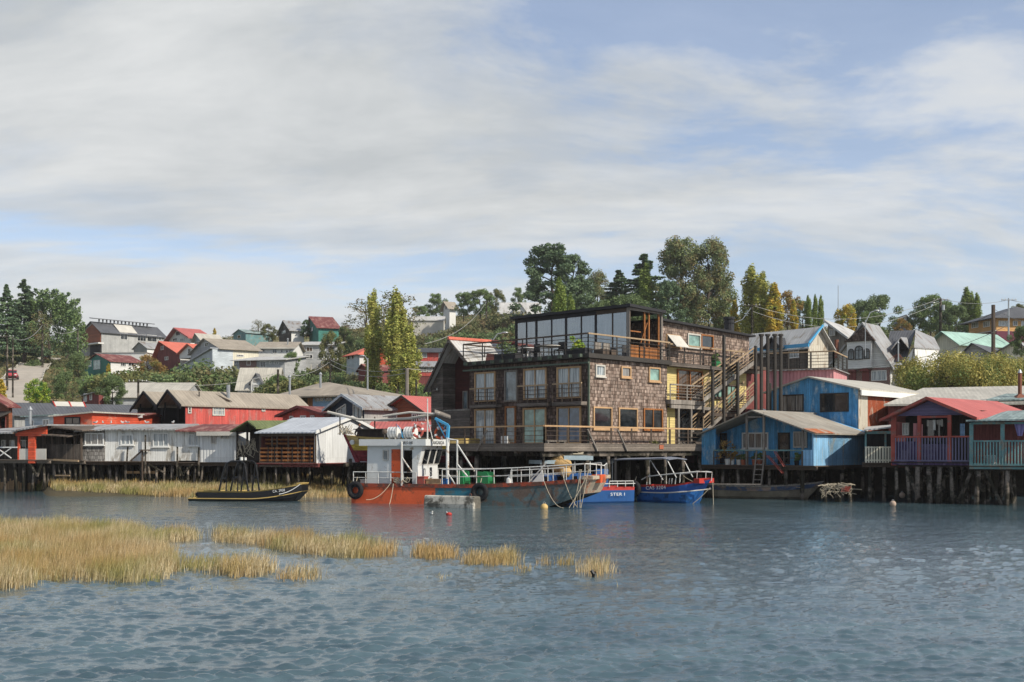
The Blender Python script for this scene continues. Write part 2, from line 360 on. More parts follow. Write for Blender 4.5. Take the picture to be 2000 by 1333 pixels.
def house(name, label, L, R, base, eave, roof, peak, wm, rm, D=None, side=None, lside=None, cat='house', over=.35, sm=None, wins=(), swins=(), lwins=(),
          found=2.0, trim=None, rt=.10, gm='dark', fm='white', ref=None, group=None, hipr=.25, deck=None):
    """L,R=(px,depth) corners of the front wall; base, eave rows read at ref corner (default R); windows as photo rectangles on a wall."""
    fr = Fr(L[0], L[1], R[0], R[1]); rp = ref or R; dd = rp[1]
    zb = zat(base, dd); ze = zat(eave, dd); Wd = fr.w
    if side: D = fr.v(side, Wd)
    if lside: D = fr.v(lside, 0)
    root = thing(name, label, cat, fr.pt(Wd / 2, D / 2, zb), group)
    z0 = zb - found
    z0 = min(z0, min(float(ground(*fr.pt(a_, b_, 0)[:2])) for a_ in (0, Wd) for b_ in (0, D)) - .5)
    if dd < 100 and z0 < 2.6: z0 = 2.6
    rw = MB(fr); wl = MB(fr)
    ov = over
    if roof == 'F':
        pu = fr.u(peak[0]); zp = fr.z(peak[0], peak[1]); wl.prismv([(0, z0), (Wd, z0), (Wd, ze), (pu, zp), (0, ze)], 0, D)
        sl = (zp - ze) / max(.1, pu); sr = (zp - ze) / max(.1, Wd - pu); g = rt * .9
        rw.slab([(-ov, -ov, ze - sl * ov + g), (pu, -ov, zp + g), (pu, D + ov, zp + g), (-ov, D + ov, ze - sl * ov + g)], rt)
        rw.slab([(pu, -ov, zp + g), (Wd + ov, -ov, ze - sr * ov + g), (Wd + ov, D + ov, ze - sr * ov + g), (pu, D + ov, zp + g)], rt)
        if trim:
            t = MB(fr)
            for (a, za, b, zb2) in ((-ov, ze - sl * ov, pu, zp), (pu, zp, Wd + ov, ze - sr * ov)):
                t.slab([(a, -ov - .05, za + g + .02), (b, -ov - .05, zb2 + g + .02), (b, -ov - .003, zb2 + g + .02), (a, -ov - .003, za + g + .02)], .2)
            t.build('bargeboard', MT[trim], root)
    elif roof == 'S':
        zp = fr.z(peak[0], peak[1], D / 2); wl.prismu([(0, z0), (D, z0), (D, ze), (D / 2, zp), (0, ze)], 0, Wd); s_ = (zp - ze) / (D / 2); g = rt * .9
        rw.slab([(-ov, -ov, ze - s_ * ov + g), (Wd + ov, -ov, ze - s_ * ov + g), (Wd + ov, D / 2, zp + g), (-ov, D / 2, zp + g)], rt)
        rw.slab([(-ov, D / 2, zp + g), (Wd + ov, D / 2, zp + g), (Wd + ov, D + ov, ze - s_ * ov + g), (-ov, D + ov, ze - s_ * ov + g)], rt)
        if trim:
            t = MB(fr); t.box(-ov, Wd + ov, -ov - .05, -ov - .003, ze - s_ * ov - .12, ze - s_ * ov + g); t.build('fascia', MT[trim], root)
    elif roof == 'shed':     # rises towards the back
        zp = fr.z(peak[0], peak[1], D); wl.prismu([(0, z0), (D, z0), (D, zp), (0, ze)], 0, Wd); s_ = (zp - ze) / D; g = rt * .9
        rw.slab([(-ov, -ov, ze - s_ * ov + g), (Wd + ov, -ov, ze - s_ * ov + g), (Wd + ov, D + ov, zp + s_ * ov + g), (-ov, D + ov, zp + s_ * ov + g)], rt)
    elif roof == 'tilt':     # slopes along the front: eave at right corner, peak=(px,py) at left corner
        zl = fr.z(L[0], peak[1]); s_ = (ze - zl) / Wd; wl.prismv([(0, z0), (Wd, z0), (Wd, ze), (0, zl)], 0, D); g = rt * .9
        rw.slab([(-ov, -ov, zl - s_ * ov + g), (Wd + ov, -ov, ze + s_ * ov + g), (Wd + ov, D + ov, ze + s_ * ov + g), (-ov, D + ov, zl - s_ * ov + g)], rt)
    elif roof == 'flat':
        wl.box(0, Wd, 0, D, z0, ze); rw.box(-ov, Wd + ov, -ov, D + ov, ze + .004, ze + .06)
    elif roof == 'hip':
        zp = fr.z(peak[0], peak[1], D / 2); wl.box(0, Wd, 0, D, z0, ze); a, b = Wd * hipr, Wd * (1 - hipr) 
        e = ze - .05
        c = [(-ov, -ov, e), (Wd + ov, -ov, e), (Wd + ov, D + ov, e), (-ov, D + ov, e)]; p, q = (a, D / 2, zp), (b, D / 2, zp)
        rw.slab([c[0], c[1], q, p], rt); rw.slab([c[1], c[2], q], rt); rw.slab([c[2], c[3], p, q], rt); rw.slab([c[3], c[0], p], rt)
    W_ = wl.build('wall', MT[wm], root); rw.build('roof', MT[rm], root)
    if sm:   # a different cladding on the right-hand wall, laid over it
        m = MB(fr)
        if roof == 'S': m.prismu([(0, z0), (D, z0), (D, ze - .02), (D / 2, zp - .02), (0, ze - .02)], Wd + .004, Wd + .03)
        else: m.box(Wd + .004, Wd + .03, .0, D, z0, ze - .01)
        m.build('side_wall', MT[sm], root)
    so = .032 if sm else 0.0
    def dowin(lst, pl, fa, fz, off=0.0):
        for q in lst:
            x0, y0, x1, y1 = q[:4]; o = dict(zip(('g', 'f', 'mx', 'my', 'fw'), q[4:]))
            a0, a1 = fa(x0), fa(x1); zc = (fz(x0, y0) + fz(x1, y0)) / 2, (fz(x0, y1) + fz(x1, y1)) / 2
            window(root, fr, pl, a0, a1, zc[1], zc[0], MT[o.get('f') or fm], MT[o.get('g') or gm], o.get('fw', .08), (o.get('mx', 2), o.get('my', 1)),
                   name='door' if len(q) > 9 else 'window', off=off)
    dowin(wins, plane(fr, 'F', 0), lambda x: fr.u(x), lambda x, y: fr.z(x, y))
    dowin(swins, plane(fr, 'R', Wd), lambda x: fr.v(x, Wd), lambda x, y: fr.zs(x, y, Wd), so)
    dowin(lwins, plane(fr, 'L', 0), lambda x: fr.v(x, 0), lambda x, y: fr.zs(x, y, 0))
    root['_w'] = Wd; BACK[root.name] = (fr, zb, ze, D)
    return root, fr, zb, ze, D
# ---------------------------------------------------------------- palette
MT = {}
def M_(k, *a, **kw): MT[k] = surf(k, *a, **kw); return MT[k]
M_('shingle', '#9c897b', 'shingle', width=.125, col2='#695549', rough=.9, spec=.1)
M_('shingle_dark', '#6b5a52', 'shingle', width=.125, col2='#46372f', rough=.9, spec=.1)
M_('shingle_grey', '#8a8680', 'shingle', width=.16, col2='#75706a', rough=.9, spec=.1)
M_('redwood', '#4a211c', 'hboard', width=.16, var=.12, rough=.8)
M_('oldwood', '#6e645b', 'hboard', width=.15, var=.2, rough=.9, grime=.45)
M_('oldwood_v', '#665c52', 'vboard', width=.14, var=.25, rough=.9, grime=.45)
M_('greywood', '#8f877d', 'vboard', width=.13, var=.15, rough=.9, grime=.3)
M_('deckwood', '#7f7468', 'hboard', width=.12, var=.2, rough=.9, grime=.3)
M_('pilewood', '#7c7267', 'plain', var=.35, rough=.95, grime=.5, col2='#2c2a22', amt=.45, spec=.1)
M_('darkwood', '#38302b', 'vboard', width=.14, var=.2, rough=.9)
M_('blackwood', '#262628', 'vboard', width=.14, var=.12, rough=.8)
M_('orangewood', '#a8662f', 'vboard', width=.11, var=.15, rough=.6)
M_('palewood', '#b58f64', 'plain', var=.2, rough=.7)
M_('rail_wood', '#9c8465', 'plain', var=.25, rough=.8)
M_('rail_dark', '#3c3833', 'plain', var=.2, rough=.7)
M_('rail_brown', '#54473c', 'plain', var=.2, rough=.8)
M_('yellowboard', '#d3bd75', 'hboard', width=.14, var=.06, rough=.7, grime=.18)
M_('whiteboard', '#dcdcd6', 'vboard', width=.17, var=.06, rough=.75, grime=.14, col2='#a29c90', amt=.2)
M_('whiteside', '#d6d8d6', 'corr', width=.22, var=.04, rough=.6, grime=.10)
M_('whitewall', '#d3d2cd', 'hboard', width=.2, var=.04, rough=.7, grime=.15)
M_('white', '#cfcfca', 'plain', var=.05, rough=.6, grime=.1)
M_('offwhite', '#b9b5aa', 'plain', var=.08, rough=.7, grime=.2)
M_('cream', '#d8d2ba', 'vboard', width=.3, var=.05, rough=.7, grime=.15)
M_('creamcorr', '#c3bba8', 'corr', width=.3, var=.04, rough=.6, grime=.15, col2='#8c7a66', amt=.15)
M_('greyboard', '#a9abab', 'hboard', width=.2, var=.07, rough=.8)
M_('greywall', '#a8a9a6', 'vboard', width=.25, var=.06, rough=.8)
M_('blueboard', '#50a4dc', 'vboard', width=.15, var=.13, rough=.7, grime=.32, col2='#8fa9b8', amt=.14)
M_('lightblue', '#80b6dc', 'corr', width=.24, var=.08, rough=.6, grime=.25, col2='#8f9a98', amt=.15)
M_('powderblue', '#8fb4d6', 'hboard', width=.2, var=.04, rough=.65)
M_('slateblue', '#2c3a4a', 'hboard', width=.18, var=.08, rough=.7)
M_('palegrey', '#bcc6ca', 'hboard', width=.2, var=.04, rough=.7)
M_('redboard', '#cc5248', 'vboard', width=.17, var=.10, rough=.7, grime=.2, col2='#a8655c', amt=.18)
M_('orangeboard', '#d9502f', 'hboard', width=.16, var=.09, rough=.7, grime=.25, col2='#b87058', amt=.12)
M_('maroon', '#854440', 'vboard', width=.17, var=.1, rough=.75)
M_('brownboard', '#8d4f33', 'hboard', width=.16, var=.1, rough=.75)
M_('pinkcorr', '#d08a8c', 'corr', width=.25, var=.06, rough=.6, grime=.18)
M_('purple', '#6b6186', 'hboard', width=.17, var=.10, rough=.7)
M_('purpleboard', '#584474', 'vboard', width=.17, var=.15, rough=.75, grime=.4, col2='#6f6480', amt=.2)
M_('redtrim', '#a84a3e', 'plain', var=.15, rough=.65, grime=.35, col2='#7d5a50', amt=.18, scale=2)
M_('redpaint', '#b23028', 'plain', var=.1, rough=.6)
M_('mosstrim', '#4e5a4c', 'plain', var=.2, rough=.8)
M_('lilactrim', '#6c6a86', 'plain', var=.12, rough=.65)
M_('tealtrim', '#628f90', 'plain', var=.2, rough=.7, grime=.4, col2='#7d7c70', amt=.22, scale=2)
M_('tealboard', '#3f8577', 'vboard', width=.25, var=.08, rough=.7)
M_('mint', '#9dc2b2', 'corr', width=.3, var=.04, rough=.6)
M_('tan', '#d6a05e', 'hboard', width=.22, var=.05, rough=.7)
M_('purplewall', '#6b2f42', 'hboard', width=.22, var=.06, rough=.75)
M_('brickwall', '#7b3a2f', 'brick', col2='#5a2a25', rough=.85)
M_('rustwall', '#b3aa98', 'corr', width=.25, col2='#8f3f1f', amt=.62, rough=.8, grime=.2)
M_('roof_grey', '#9b9c9b', 'corr', width=.26, rough=.5, spec=.4, grime=.2, col2='#6e5a4a', amt=.18)
M_('roof_light', '#bcbbb6', 'corr', width=.26, rough=.5, spec=.4, grime=.15, col2='#8d8474', amt=.15)
M_('roof_cream', '#b6b1a3', 'corr', width=.28, bump=.12, rough=.6, grime=.15)
M_('roof_beige', '#a09584', 'corr', width=.28, bump=.15, rough=.7, grime=.2)
M_('roof_silver', '#b9bfc6', 'corr', width=.3, rough=.4, spec=.5, grime=.2)
M_('roof_old', '#a19a8c', 'corr', width=.26, rough=.7, grime=.3, col2='#8c7460', amt=.06)
M_('roof_rust', '#ada492', 'corr', width=.26, rough=.7, grime=.3, col2='#a8592c', amt=.45)
M_('roof_dark', '#45484c', 'corr', width=.28, rough=.6, grime=.15)
M_('roof_slate', '#5a5c60', 'corr', width=.28, rough=.6, grime=.2)
M_('roof_black', '#2b2b2d', 'plain', rough=.7)
M_('roof_red', '#bd5f57', 'corr', width=.28, rough=.55, grime=.12)
M_('roof_orange', '#d56a52', 'corr', width=.3, rough=.6, grime=.12)
M_('roof_maroon', '#7b3c37', 'corr', width=.28, rough=.65, grime=.2, col2='#8f6358', amt=.25)
M_('roof_brown', '#6f6256', 'corr', width=.26, rough=.85, grime=.35)
M_('roof_moss', '#6e7a4c', 'corr', width=.26, rough=.8, grime=.3)
M_('roof_teal', '#93a7a3', 'corr', width=.26, bump=.25, rough=.6, grime=.25, col2='#6f7f7c', amt=.3)
M_('chim', '#2a2a2c', 'plain', rough=.5)
M_('zinc', '#9ea2a4', 'plain', rough=.4, metal=.5)
M_('rustpipe', '#7d4a37', 'plain', rough=.8)
MT['dark'] = glass('window_glass', '#14181b'); MT['grey'] = glass('sky_glass', '#4a5357', .1)
MT['curtain'] = glass('curtain_glass', '#a9b0b0', .12, '#59636a'); MT['lace'] = glass('lace_glass', '#8d8a84', .15, '#4b4440')
MT['blueglass'] = glass('blue_glass', '#2a3d55', .08); MT['warm'] = glass('warm_glass', '#5b4330', .1, '#2a1f18'); MT['greenglass'] = glass('green_glass', '#56746a', .12)
MT['rubber'] = flat('rubber', '#17171a', .8); MT['rope'] = flat('rope', '#a79c86', .95, .1); MT['bark'] = surf('bark', '#4d4338', var=.3, rough=.95, grime=.4)
MT['wire'] = flat('wire', '#8f8f8b', .6); MT['darkwire'] = flat('dark_wire', '#3a3b3d', .6); MT['steelwhite'] = surf('painted_steel', '#c4c4be', var=.1, rough=.5, col2='#8a6a52', amt=.12, scale=2)
MT['concrete'] = surf('concrete', '#c6c0b0', var=.2, rough=.9, col2='#5c584e', amt=.3)
MT['blackpaint'] = flat('black_paint', '#17181b', .45); MT['yellowpaint'] = flat('ochre_paint', '#b89a52', .6); MT['darkvoid'] = flat('opening_shade', '#15110f', .9, .05)  # darkvoid: near-black sheets that put the shade of openings into the colour
MT['green'] = flat('green_paint', '#1f7a45', .5); MT['orangepaint'] = surf('orange_paint', '#c94f22', var=.12, rough=.6, col2='#7a2f18', amt=.25, scale=2)
MT['bluepaint'] = surf('blue_paint', '#1d5fa8', var=.1, rough=.5, col2='#12406f', amt=.2, scale=2); MT['tealhull'] = surf('teal_paint', '#256f84', var=.12, rough=.6, col2='#4b5f60', amt=.3, scale=2)
MT['cyan'] = flat('cyan_paint', '#3f9ccc', .5); MT['straw'] = surf('net_straw', '#b3915c', var=.35, rough=.95, scale=2, bump=1.0)
MT['skin'] = flat('skin', '#9c6a50', .6); MT['cloth_dark'] = flat('dark_cloth', '#3a2a30', .9); MT['ink'] = flat('dark_lettering', '#20242c', .6); MT['whitelet'] = flat('white_lettering', '#d8dad8', .6)
MT['terracotta'] = flat('terracotta', '#a0573a', .8); MT['plasticwhite'] = flat('white_plastic', '#d2d2cd', .4)

def tintglass():
    m = bpy.data.materials.new('pavilion_glass'); m.use_nodes = True; n = NT(m.node_tree)
    tr = n('ShaderNodeBsdfTransparent', {0: (.6, .62, .62, 1)}); gl = n('ShaderNodeBsdfGlossy', {0: (.62, .64, .66, 1), 1: .06}); uv = n('ShaderNodeUVMap').outputs[0]
    df = n('ShaderNodeBsdfDiffuse', {0: n.ramp(n.noise(n.mapping(uv, (7, .5, 1)), 1.3, 4, .6), [(.35, .14), (.62, .42)])})
    a = n('ShaderNodeMixShader', {0: .5, 1: tr.outputs[0], 2: df.outputs[0]})
    mx = n('ShaderNodeMixShader', {0: .34, 1: a.outputs[0], 2: gl.outputs[0]})
    n('ShaderNodeOutputMaterial', {0: mx.outputs[0]}); return m
MT['pavglass'] = tintglass()
# ---------------------------------------------------------------- ground: one sheet, shore, terraces and hill
PXC = np.array([-900, -300, 0, 200, 400, 600, 700, 800, 1000, 1200, 1400, 1700, 2000, 2400, 3000], float)
DN = [8, 60, 67, 73, 79, 86, 96, 106, 118]
ZL = [-2, -1.2, -.6, .18, .40, .75, 1.9, 2.9, 3.6]; ZR = [-2, -2, -2, -1.9, -1.4, -.4, 1.7, 2.9, 3.6]
DF = [135, 165, 205, 255, 300, 340, 450, 700]
YF = {135: [800, 800, 805, 803, 800, 802, 803, 802, 800, 800, 795, 790, 790, 790, 790],
      165: [760, 760, 765, 785, 782, 782, 782, 780, 765, 765, 765, 765, 760, 760, 760],
      205: [728, 728, 728, 738, 738, 738, 738, 738, 700, 705, 710, 720, 700, 700, 700],
      255: [700, 700, 702, 702, 700, 700, 700, 690, 650, 655, 665, 680, 672, 672, 672],
      300: [688, 688, 688, 672, 672, 664, 655, 635, 620, 628, 640, 655, 660, 660, 660],
      340: [684, 684, 684, 668, 668, 655, 645, 628, 616, 624, 636, 652, 656, 656, 656],
      450: [700, 700, 700, 690, 690, 680, 670, 655, 650, 655, 665, 680, 680, 680, 680],
      700: [770, 770, 770, 770, 770, 760, 755, 750, 750, 755, 765, 770, 770, 770, 770]}
DALL = np.array(DN + DF, float)
lw = np.clip((PXC - 640) / 130, 0, 1)
ZT = np.array([[ZL[i] * (1 - t) + ZR[i] * t for t in lw] for i in range(len(DN))] + [[HZ + (HY - y) / FPX * d for y in YF[d]] for d in DF])
def ground(x, y):
    x = np.asarray(x, float); y = np.maximum(np.asarray(y, float), 8); px = np.clip(1000 + x / y * FPX, PXC[0], PXC[-1]); dd = np.clip(y, DALL[0], DALL[-1])
    i = np.clip(np.searchsorted(DALL, dd) - 1, 0, len(DALL) - 2); j = np.clip(np.searchsorted(PXC, px) - 1, 0, len(PXC) - 2)
    a = (dd - DALL[i]) / (DALL[i + 1] - DALL[i]); b = (px - PXC[j]) / (PXC[j + 1] - PXC[j])
    dip = 1.3 * np.clip((96 - px) / 40, 0, 1) * (y < 87)
    z = -dip + (ZT[i, j] * (1 - b) + ZT[i, j + 1] * b) * (1 - a) + (ZT[i + 1, j] * (1 - b) + ZT[i + 1, j + 1] * b) * a
    amp = np.clip((y - 120) / 80, 0, 1) * .6
    return z + amp * (np.sin(x * .31 + y * .17) + np.sin(x * .13 - y * .23 + 2)) * .6
def gz(px, d): return float(ground((px - 1000) / FPX * d, d))
def gridmesh(name, xs, ys, zf, mat, kind='structure'):
    nx, ny = xs.shape; V = np.stack([xs, ys, zf], -1).reshape(-1, 3).astype(np.float32)
    idx = np.arange(nx * ny, dtype=np.int32).reshape(nx, ny)
    q = np.stack([idx[:-1, :-1], idx[:-1, 1:], idx[1:, 1:], idx[1:, :-1]], -1).reshape(-1)
    me = bpy.data.meshes.new(name); me.vertices.add(len(V)); me.vertices.foreach_set('co', V.ravel()); me.loops.add(len(q)); me.loops.foreach_set('vertex_index', q)
    nf = len(q) // 4; me.polygons.add(nf); me.polygons.foreach_set('loop_start', np.arange(0, nf * 4, 4, dtype=np.int32)); me.update(calc_edges=True)
    me.polygons.foreach_set('use_smooth', np.ones(nf, dtype=bool))
    me.materials.append(mat); o = bpy.data.objects.new(name, me); COL.objects.link(o); o['kind'] = kind
    return o
gm_ = bpy.data.materials.new('hill_soil'); gm_.use_nodes = True; n = NT(gm_.node_tree)
tco = n('ShaderNodeTexCoord').outputs['Object']
g1 = n.noise(tco, .06, 5, .65); g2 = n.noise(tco, .9, 5, .7)
zc = n('ShaderNodeSeparateXYZ', {0: tco}).outputs[2]
cg = n.mix(n.ramp(g1, [(.42, 0.0), (.58, 1.0)]), hexc('#4c5a30'), hexc('#7d7350'))
cg = n.mix(1.0, cg, n.ramp(g2, [(.3, .6), (.7, 1.2)]), 'MULTIPLY')
mud = n.mix(g2, hexc('#3f3a2c'), hexc('#5f563f'))
cg = n.mix(n.ramp(n.math('DIVIDE', zc, 10.0), [(.12, 0.0), (.28, 1.0)]), mud, cg)
b = n('ShaderNodeBsdfPrincipled', {'Base Color': cg, 'Roughness': .95, 'Specular IOR Level': .1})
n.t.links.new(n('ShaderNodeBump', {'Height': g2, 'Strength': .6, 'Distance': .3}).outputs[0], b.inputs['Normal'])
n('ShaderNodeOutputMaterial', {0: b.outputs[0]})
dd = np.concatenate([np.array([8, 20, 35, 50]), np.arange(60, 120, 2.0), np.arange(122, 345, 3.0), np.arange(350, 701, 25.0)])
pp = np.linspace(-900, 3000, 260)
D_, P_ = np.meshgrid(dd, pp, indexing='ij'); X_ = (P_ - 1000) / FPX * D_
gridmesh('ground', X_, D_, ground(X_, D_), gm_)

# ---------------------------------------------------------------- water: real ripples near the camera, finer ones in the surface
wm_ = bpy.data.materials.new('water'); wm_.use_nodes = True; n = NT(wm_.node_tree)
tco = n('ShaderNodeTexCoord').outputs['Object']
r1 = n.noise(n.mapping(tco, (2.2, 4.6, 1), rot=(0, 0, .15)), 2.6, 6, .66, .3)
r2 = n.noise(n.mapping(tco, (.35, .8, 1), rot=(0, 0, -.2)), 1.0, 4, .6)
big = n.noise(n.mapping(tco, (.03, .06, 1)), 1.0, 3)
r3 = n.noise(n.mapping(tco, (2.4, 1.7, 1), rot=(0, 0, .1)), 1.0, 4, .6, .4)
farw = n.ramp(n.math('DIVIDE', n('ShaderNodeSeparateXYZ', {0: tco}).outputs[1], 80.0), [(.2, .3), (.4, 1.6), (.8, 2.6)])
hh = n.math('MULTIPLY_ADD', r3, farw, n.math('MULTIPLY', r1, n.ramp(big, [(.35, .5), (.65, 1.0)])))
b = n('ShaderNodeBsdfPrincipled', {'Base Color': n.mix(n.ramp(r2, [(.35, 0.0), (.65, 1.0)]), hexc('#2b434b'), hexc('#455c63')), 'Roughness': .05, 'IOR': 1.9, 'Specular IOR Level': .5})
n.t.links.new(n('ShaderNodeBump', {'Height': hh, 'Strength': n.ramp(n.math('DIVIDE', n('ShaderNodeSeparateXYZ', {0: tco}).outputs[1], 80.0), [(.2, .22), (.45, .5), (.8, .6)]), 'Distance': .05}).outputs[0], b.inputs['Normal'])
n('ShaderNodeOutputMaterial', {0: b.outputs[0]})
rows = []; y = 1650.0
while y > 1350: rows.append(HZ * FPX / (y - HY)); y -= 4
while y > 975: rows.append(HZ * FPX / (y - HY)); y -= .95
while y > 948: rows.append(HZ * FPX / (y - HY)); y -= 1.2
dd = np.array([1.5, 3.0, 5.0] + rows + [100.0, 110.0]); pp = np.concatenate([np.linspace(-2600, -120, 80), np.linspace(-100, 2100, 1250), np.linspace(2120, 4600, 80)])
D_, P_ = np.meshgrid(dd, pp, indexing='ij'); X_ = (P_ - 1000) / FPX * D_
sp = np.gradient(dd)[:, None]; Zw = np.zeros_like(D_); rw_ = np.random.default_rng(5)
for k in range(120):
    lam = .12 * (.48 / .12) ** rw_.random() if k < 112 else rw_.uniform(.7, 2.2); th = math.radians(90) + rw_.normal(0, .40) + .12
    kx, ky = math.cos(th) * 2 * math.pi / lam, math.sin(th) * 2 * math.pi / lam
    damp = np.clip(1.6 - np.abs(math.sin(th)) * sp * 2.6 / lam, 0, 1) * np.clip((D_ / 6), 0, 1)
    Zw += (.0088 if k < 112 else .0016) * lam * damp * np.sin(kx * X_ + ky * D_ + rw_.random() * 6.28)
Zw = Zw + .5 * np.abs(Zw)
gust = .75 + .35 * np.sin(X_ * .21 + 1.3 * np.sin(D_ * .11)) * np.sin(D_ * .17 + X_ * .06)
gridmesh('water', X_, D_, Zw * gust, wm_)

# ---------------------------------------------------------------- road climbing the hill on the left
rm_ = surf('road_surface', '#a39a8c', var=.1, rough=.95, grime=.2)
road = [(-60, 118, 9), (-14, 135, 6.5), (10, 150, 6.2), (32, 172, 6.0), (50, 195, 5.6), (66, 218, 5.4), (80, 240, 5.0), (98, 262, 4.8)]
V = []; 
pts = []
for (px, d, wd) in road: pts.append((Vector(((px - 1000) / FPX * d, d)), wd))
fine_ = []
for i in range(len(pts) - 1):
    for t in np.linspace(0, 1, 12, endpoint=False): fine_.append((pts[i][0].lerp(pts[i + 1][0], float(t)), pts[i][1] * (1 - t) + pts[i + 1][1] * t))
xs = []; ys = []; zs_ = []
for i, (p, wd) in enumerate(fine_):
    q = fine_[min(i + 1, len(fine_) - 1)][0]; e = (q - fine_[max(i - 1, 0)][0]).normalized(); nrm = Vector((-e.y, e.x))
    rx = []; ry = []; rz = []
    zc_ = float(ground(p.x, p.y)) + .55
    for s_ in np.linspace(-1, 1, 7): c = p - nrm * float(s_) * wd * .5; rx.append(c.x); ry.append(c.y); rz.append(zc_)
    xs.append(rx); ys.append(ry); zs_.append(rz)
xs, ys, zs_ = map(np.array, (xs, ys, zs_))
for _ in range(6): zs_[1:-1] = (zs_[:-2] + zs_[2:] + 2 * zs_[1:-1]) / 4
gridmesh('road', xs, ys, zs_, rm_)
def road_at(t):   # t 0..1 along the road -> point, height, heading
    i = min(int(t * (len(fine_) - 1)), len(fine_) - 2); p = fine_[i][0]; q = fine_[i + 1][0]
    return p, float(zs_[i][3]), math.atan2((q - p).y, (q - p).x)
mm = MB(); 
for s_ in (-1, 1):      # raised kerbs, a real step
    L_ = []
    for i in range(0, len(fine_) - 1):
        p, wd = fine_[i]; q = fine_[i + 1][0]; e = (q - p).normalized(); nrm = Vector((-e.y, e.x)); c = p - nrm * s_ * (wd * .5 + .1); L_.append((c.x, c.y, zs_[i][3] + .06))
    mm.tube(L_, .13, 4)
tag(mm.build('kerb', MT['concrete']), kind='structure')

# ---------------------------------------------------------------- marsh grass: blades, far too many to count
def in_poly(px, py, poly):
    c = np.zeros(len(px), bool); j = len(poly) - 1
    for i in range(len(poly)):
        xi, yi = poly[i]; xj, yj = poly[j]
        c ^= ((yi > py) != (yj > py)) & (px < (xj - xi) * (py - yi) / (yj - yi + 1e-9) + xi); j = i
    return c
def w2(poly): return [((px - 1000) / FPX * (HZ * FPX / (y - HY)), HZ * FPX / (y - HY)) for px, y in poly]
def ell(cx, cy, rx, ry, n=14): return [(cx + rx * math.cos(6.283 * i / n), cy + ry * math.sin(6.283 * i / n)) for i in range(n)]
def blades(name, regions, mat, zf=lambda x, y: x * 0):
    out = []
    for poly, dens, hgt, wid, soft in regions:
        poly = np.array(poly); x0, y0 = poly.min(0); x1, y1 = poly.max(0); nn = int((x1 - x0) * (y1 - y0) * dens)
        cx, cy = RNG.uniform(x0, x1, nn), RNG.uniform(y0, y1, nn)
        tuft = np.sin(cx * 2.3 + np.sin(cy * 1.1) * 2) * np.sin(cy * 1.7 + np.sin(cx * 1.9)) + .6 * np.sin(cx * 5.1 + cy * 3.3) * np.sin(cy * 4.3 - cx * 2.1)
        k = in_poly(cx, cy, [tuple(p) for p in poly]) & (RNG.random(nn) < np.clip(.72 + tuft * soft, .04, 1)); cx, cy, tuft = cx[k], cy[k], tuft[k]; nn = len(cx)
        h = .88 * hgt * (.45 + .6 * RNG.random(nn)) * np.clip(1 + .25 * tuft, .5, 1.3); a = RNG.uniform(0, 6.283, nn); l = h * RNG.uniform(.05, .38, nn); th = RNG.uniform(0, 6.283, nn)
        wx, wy = np.cos(a) * wid * .5, np.sin(a) * wid * .5; lx, ly = np.cos(th) * l + h * .10, np.sin(th) * l
        z = zf(cx, cy) - .03
        cx = cx + RNG.normal(0, .09, nn); cy = cy + RNG.normal(0, .15, nn)
        b0 = np.stack([cx - wx, cy - wy, z], -1); b1 = np.stack([cx + wx, cy + wy, z], -1)
        m0 = np.stack([cx + lx * .35 + wx * .8, cy + ly * .35 + wy * .8, z + h * .55], -1); m1 = np.stack([cx + lx * .35 - wx * .8, cy + ly * .35 - wy * .8, z + h * .55], -1)
        t0 = np.stack([cx + lx + wx * .15, cy + ly + wy * .15, z + h], -1); t1 = np.stack([cx + lx - wx * .15, cy + ly - wy * .15, z + h], -1)
        out.append(np.concatenate([np.stack([b0, b1, m0, m1], 1), np.stack([m1, m0, t0, t1], 1)], 0).reshape(-1, 3))
    o = fastmesh(name, np.concatenate(out), 4, mat); o['kind'] = 'stuff'
    return o
gmat = bpy.data.materials.new('marsh_grass'); gmat.use_nodes = True; n = NT(gmat.node_tree)
tco = n('ShaderNodeTexCoord').outputs['Object']; isl = n('ShaderNodeNewGeometry').outputs['Random Per Island']
c = n.mix(isl, hexc('#8f7444'), hexc('#e6d4a8')); c = n.mix(n.ramp(n.noise(tco, .45, 4, .6), [(.45, 0.0), (.60, .8)]), c, hexc('#878a42'))
c = n.mix(n.ramp(n.noise(tco, .22, 2), [(.5, 0.0), (.62, .7)]), c, hexc('#b8935a'))
d = n('ShaderNodeBsdfDiffuse', {0: c}); tr = n('ShaderNodeBsdfTranslucent', {0: c})
n('ShaderNodeOutputMaterial', {0: n('ShaderNodeMixShader', {0: .35, 1: d.outputs[0], 2: tr.outputs[0]}).outputs[0]})
A = [(-260, 1033), (-260, 1160), (0, 1156), (62, 1150), (75, 1136), (150, 1136), (240, 1142), (305, 1141), (348, 1118), (338, 1100), (322, 1075), (290, 1052), (262, 1038), (120, 1032)]
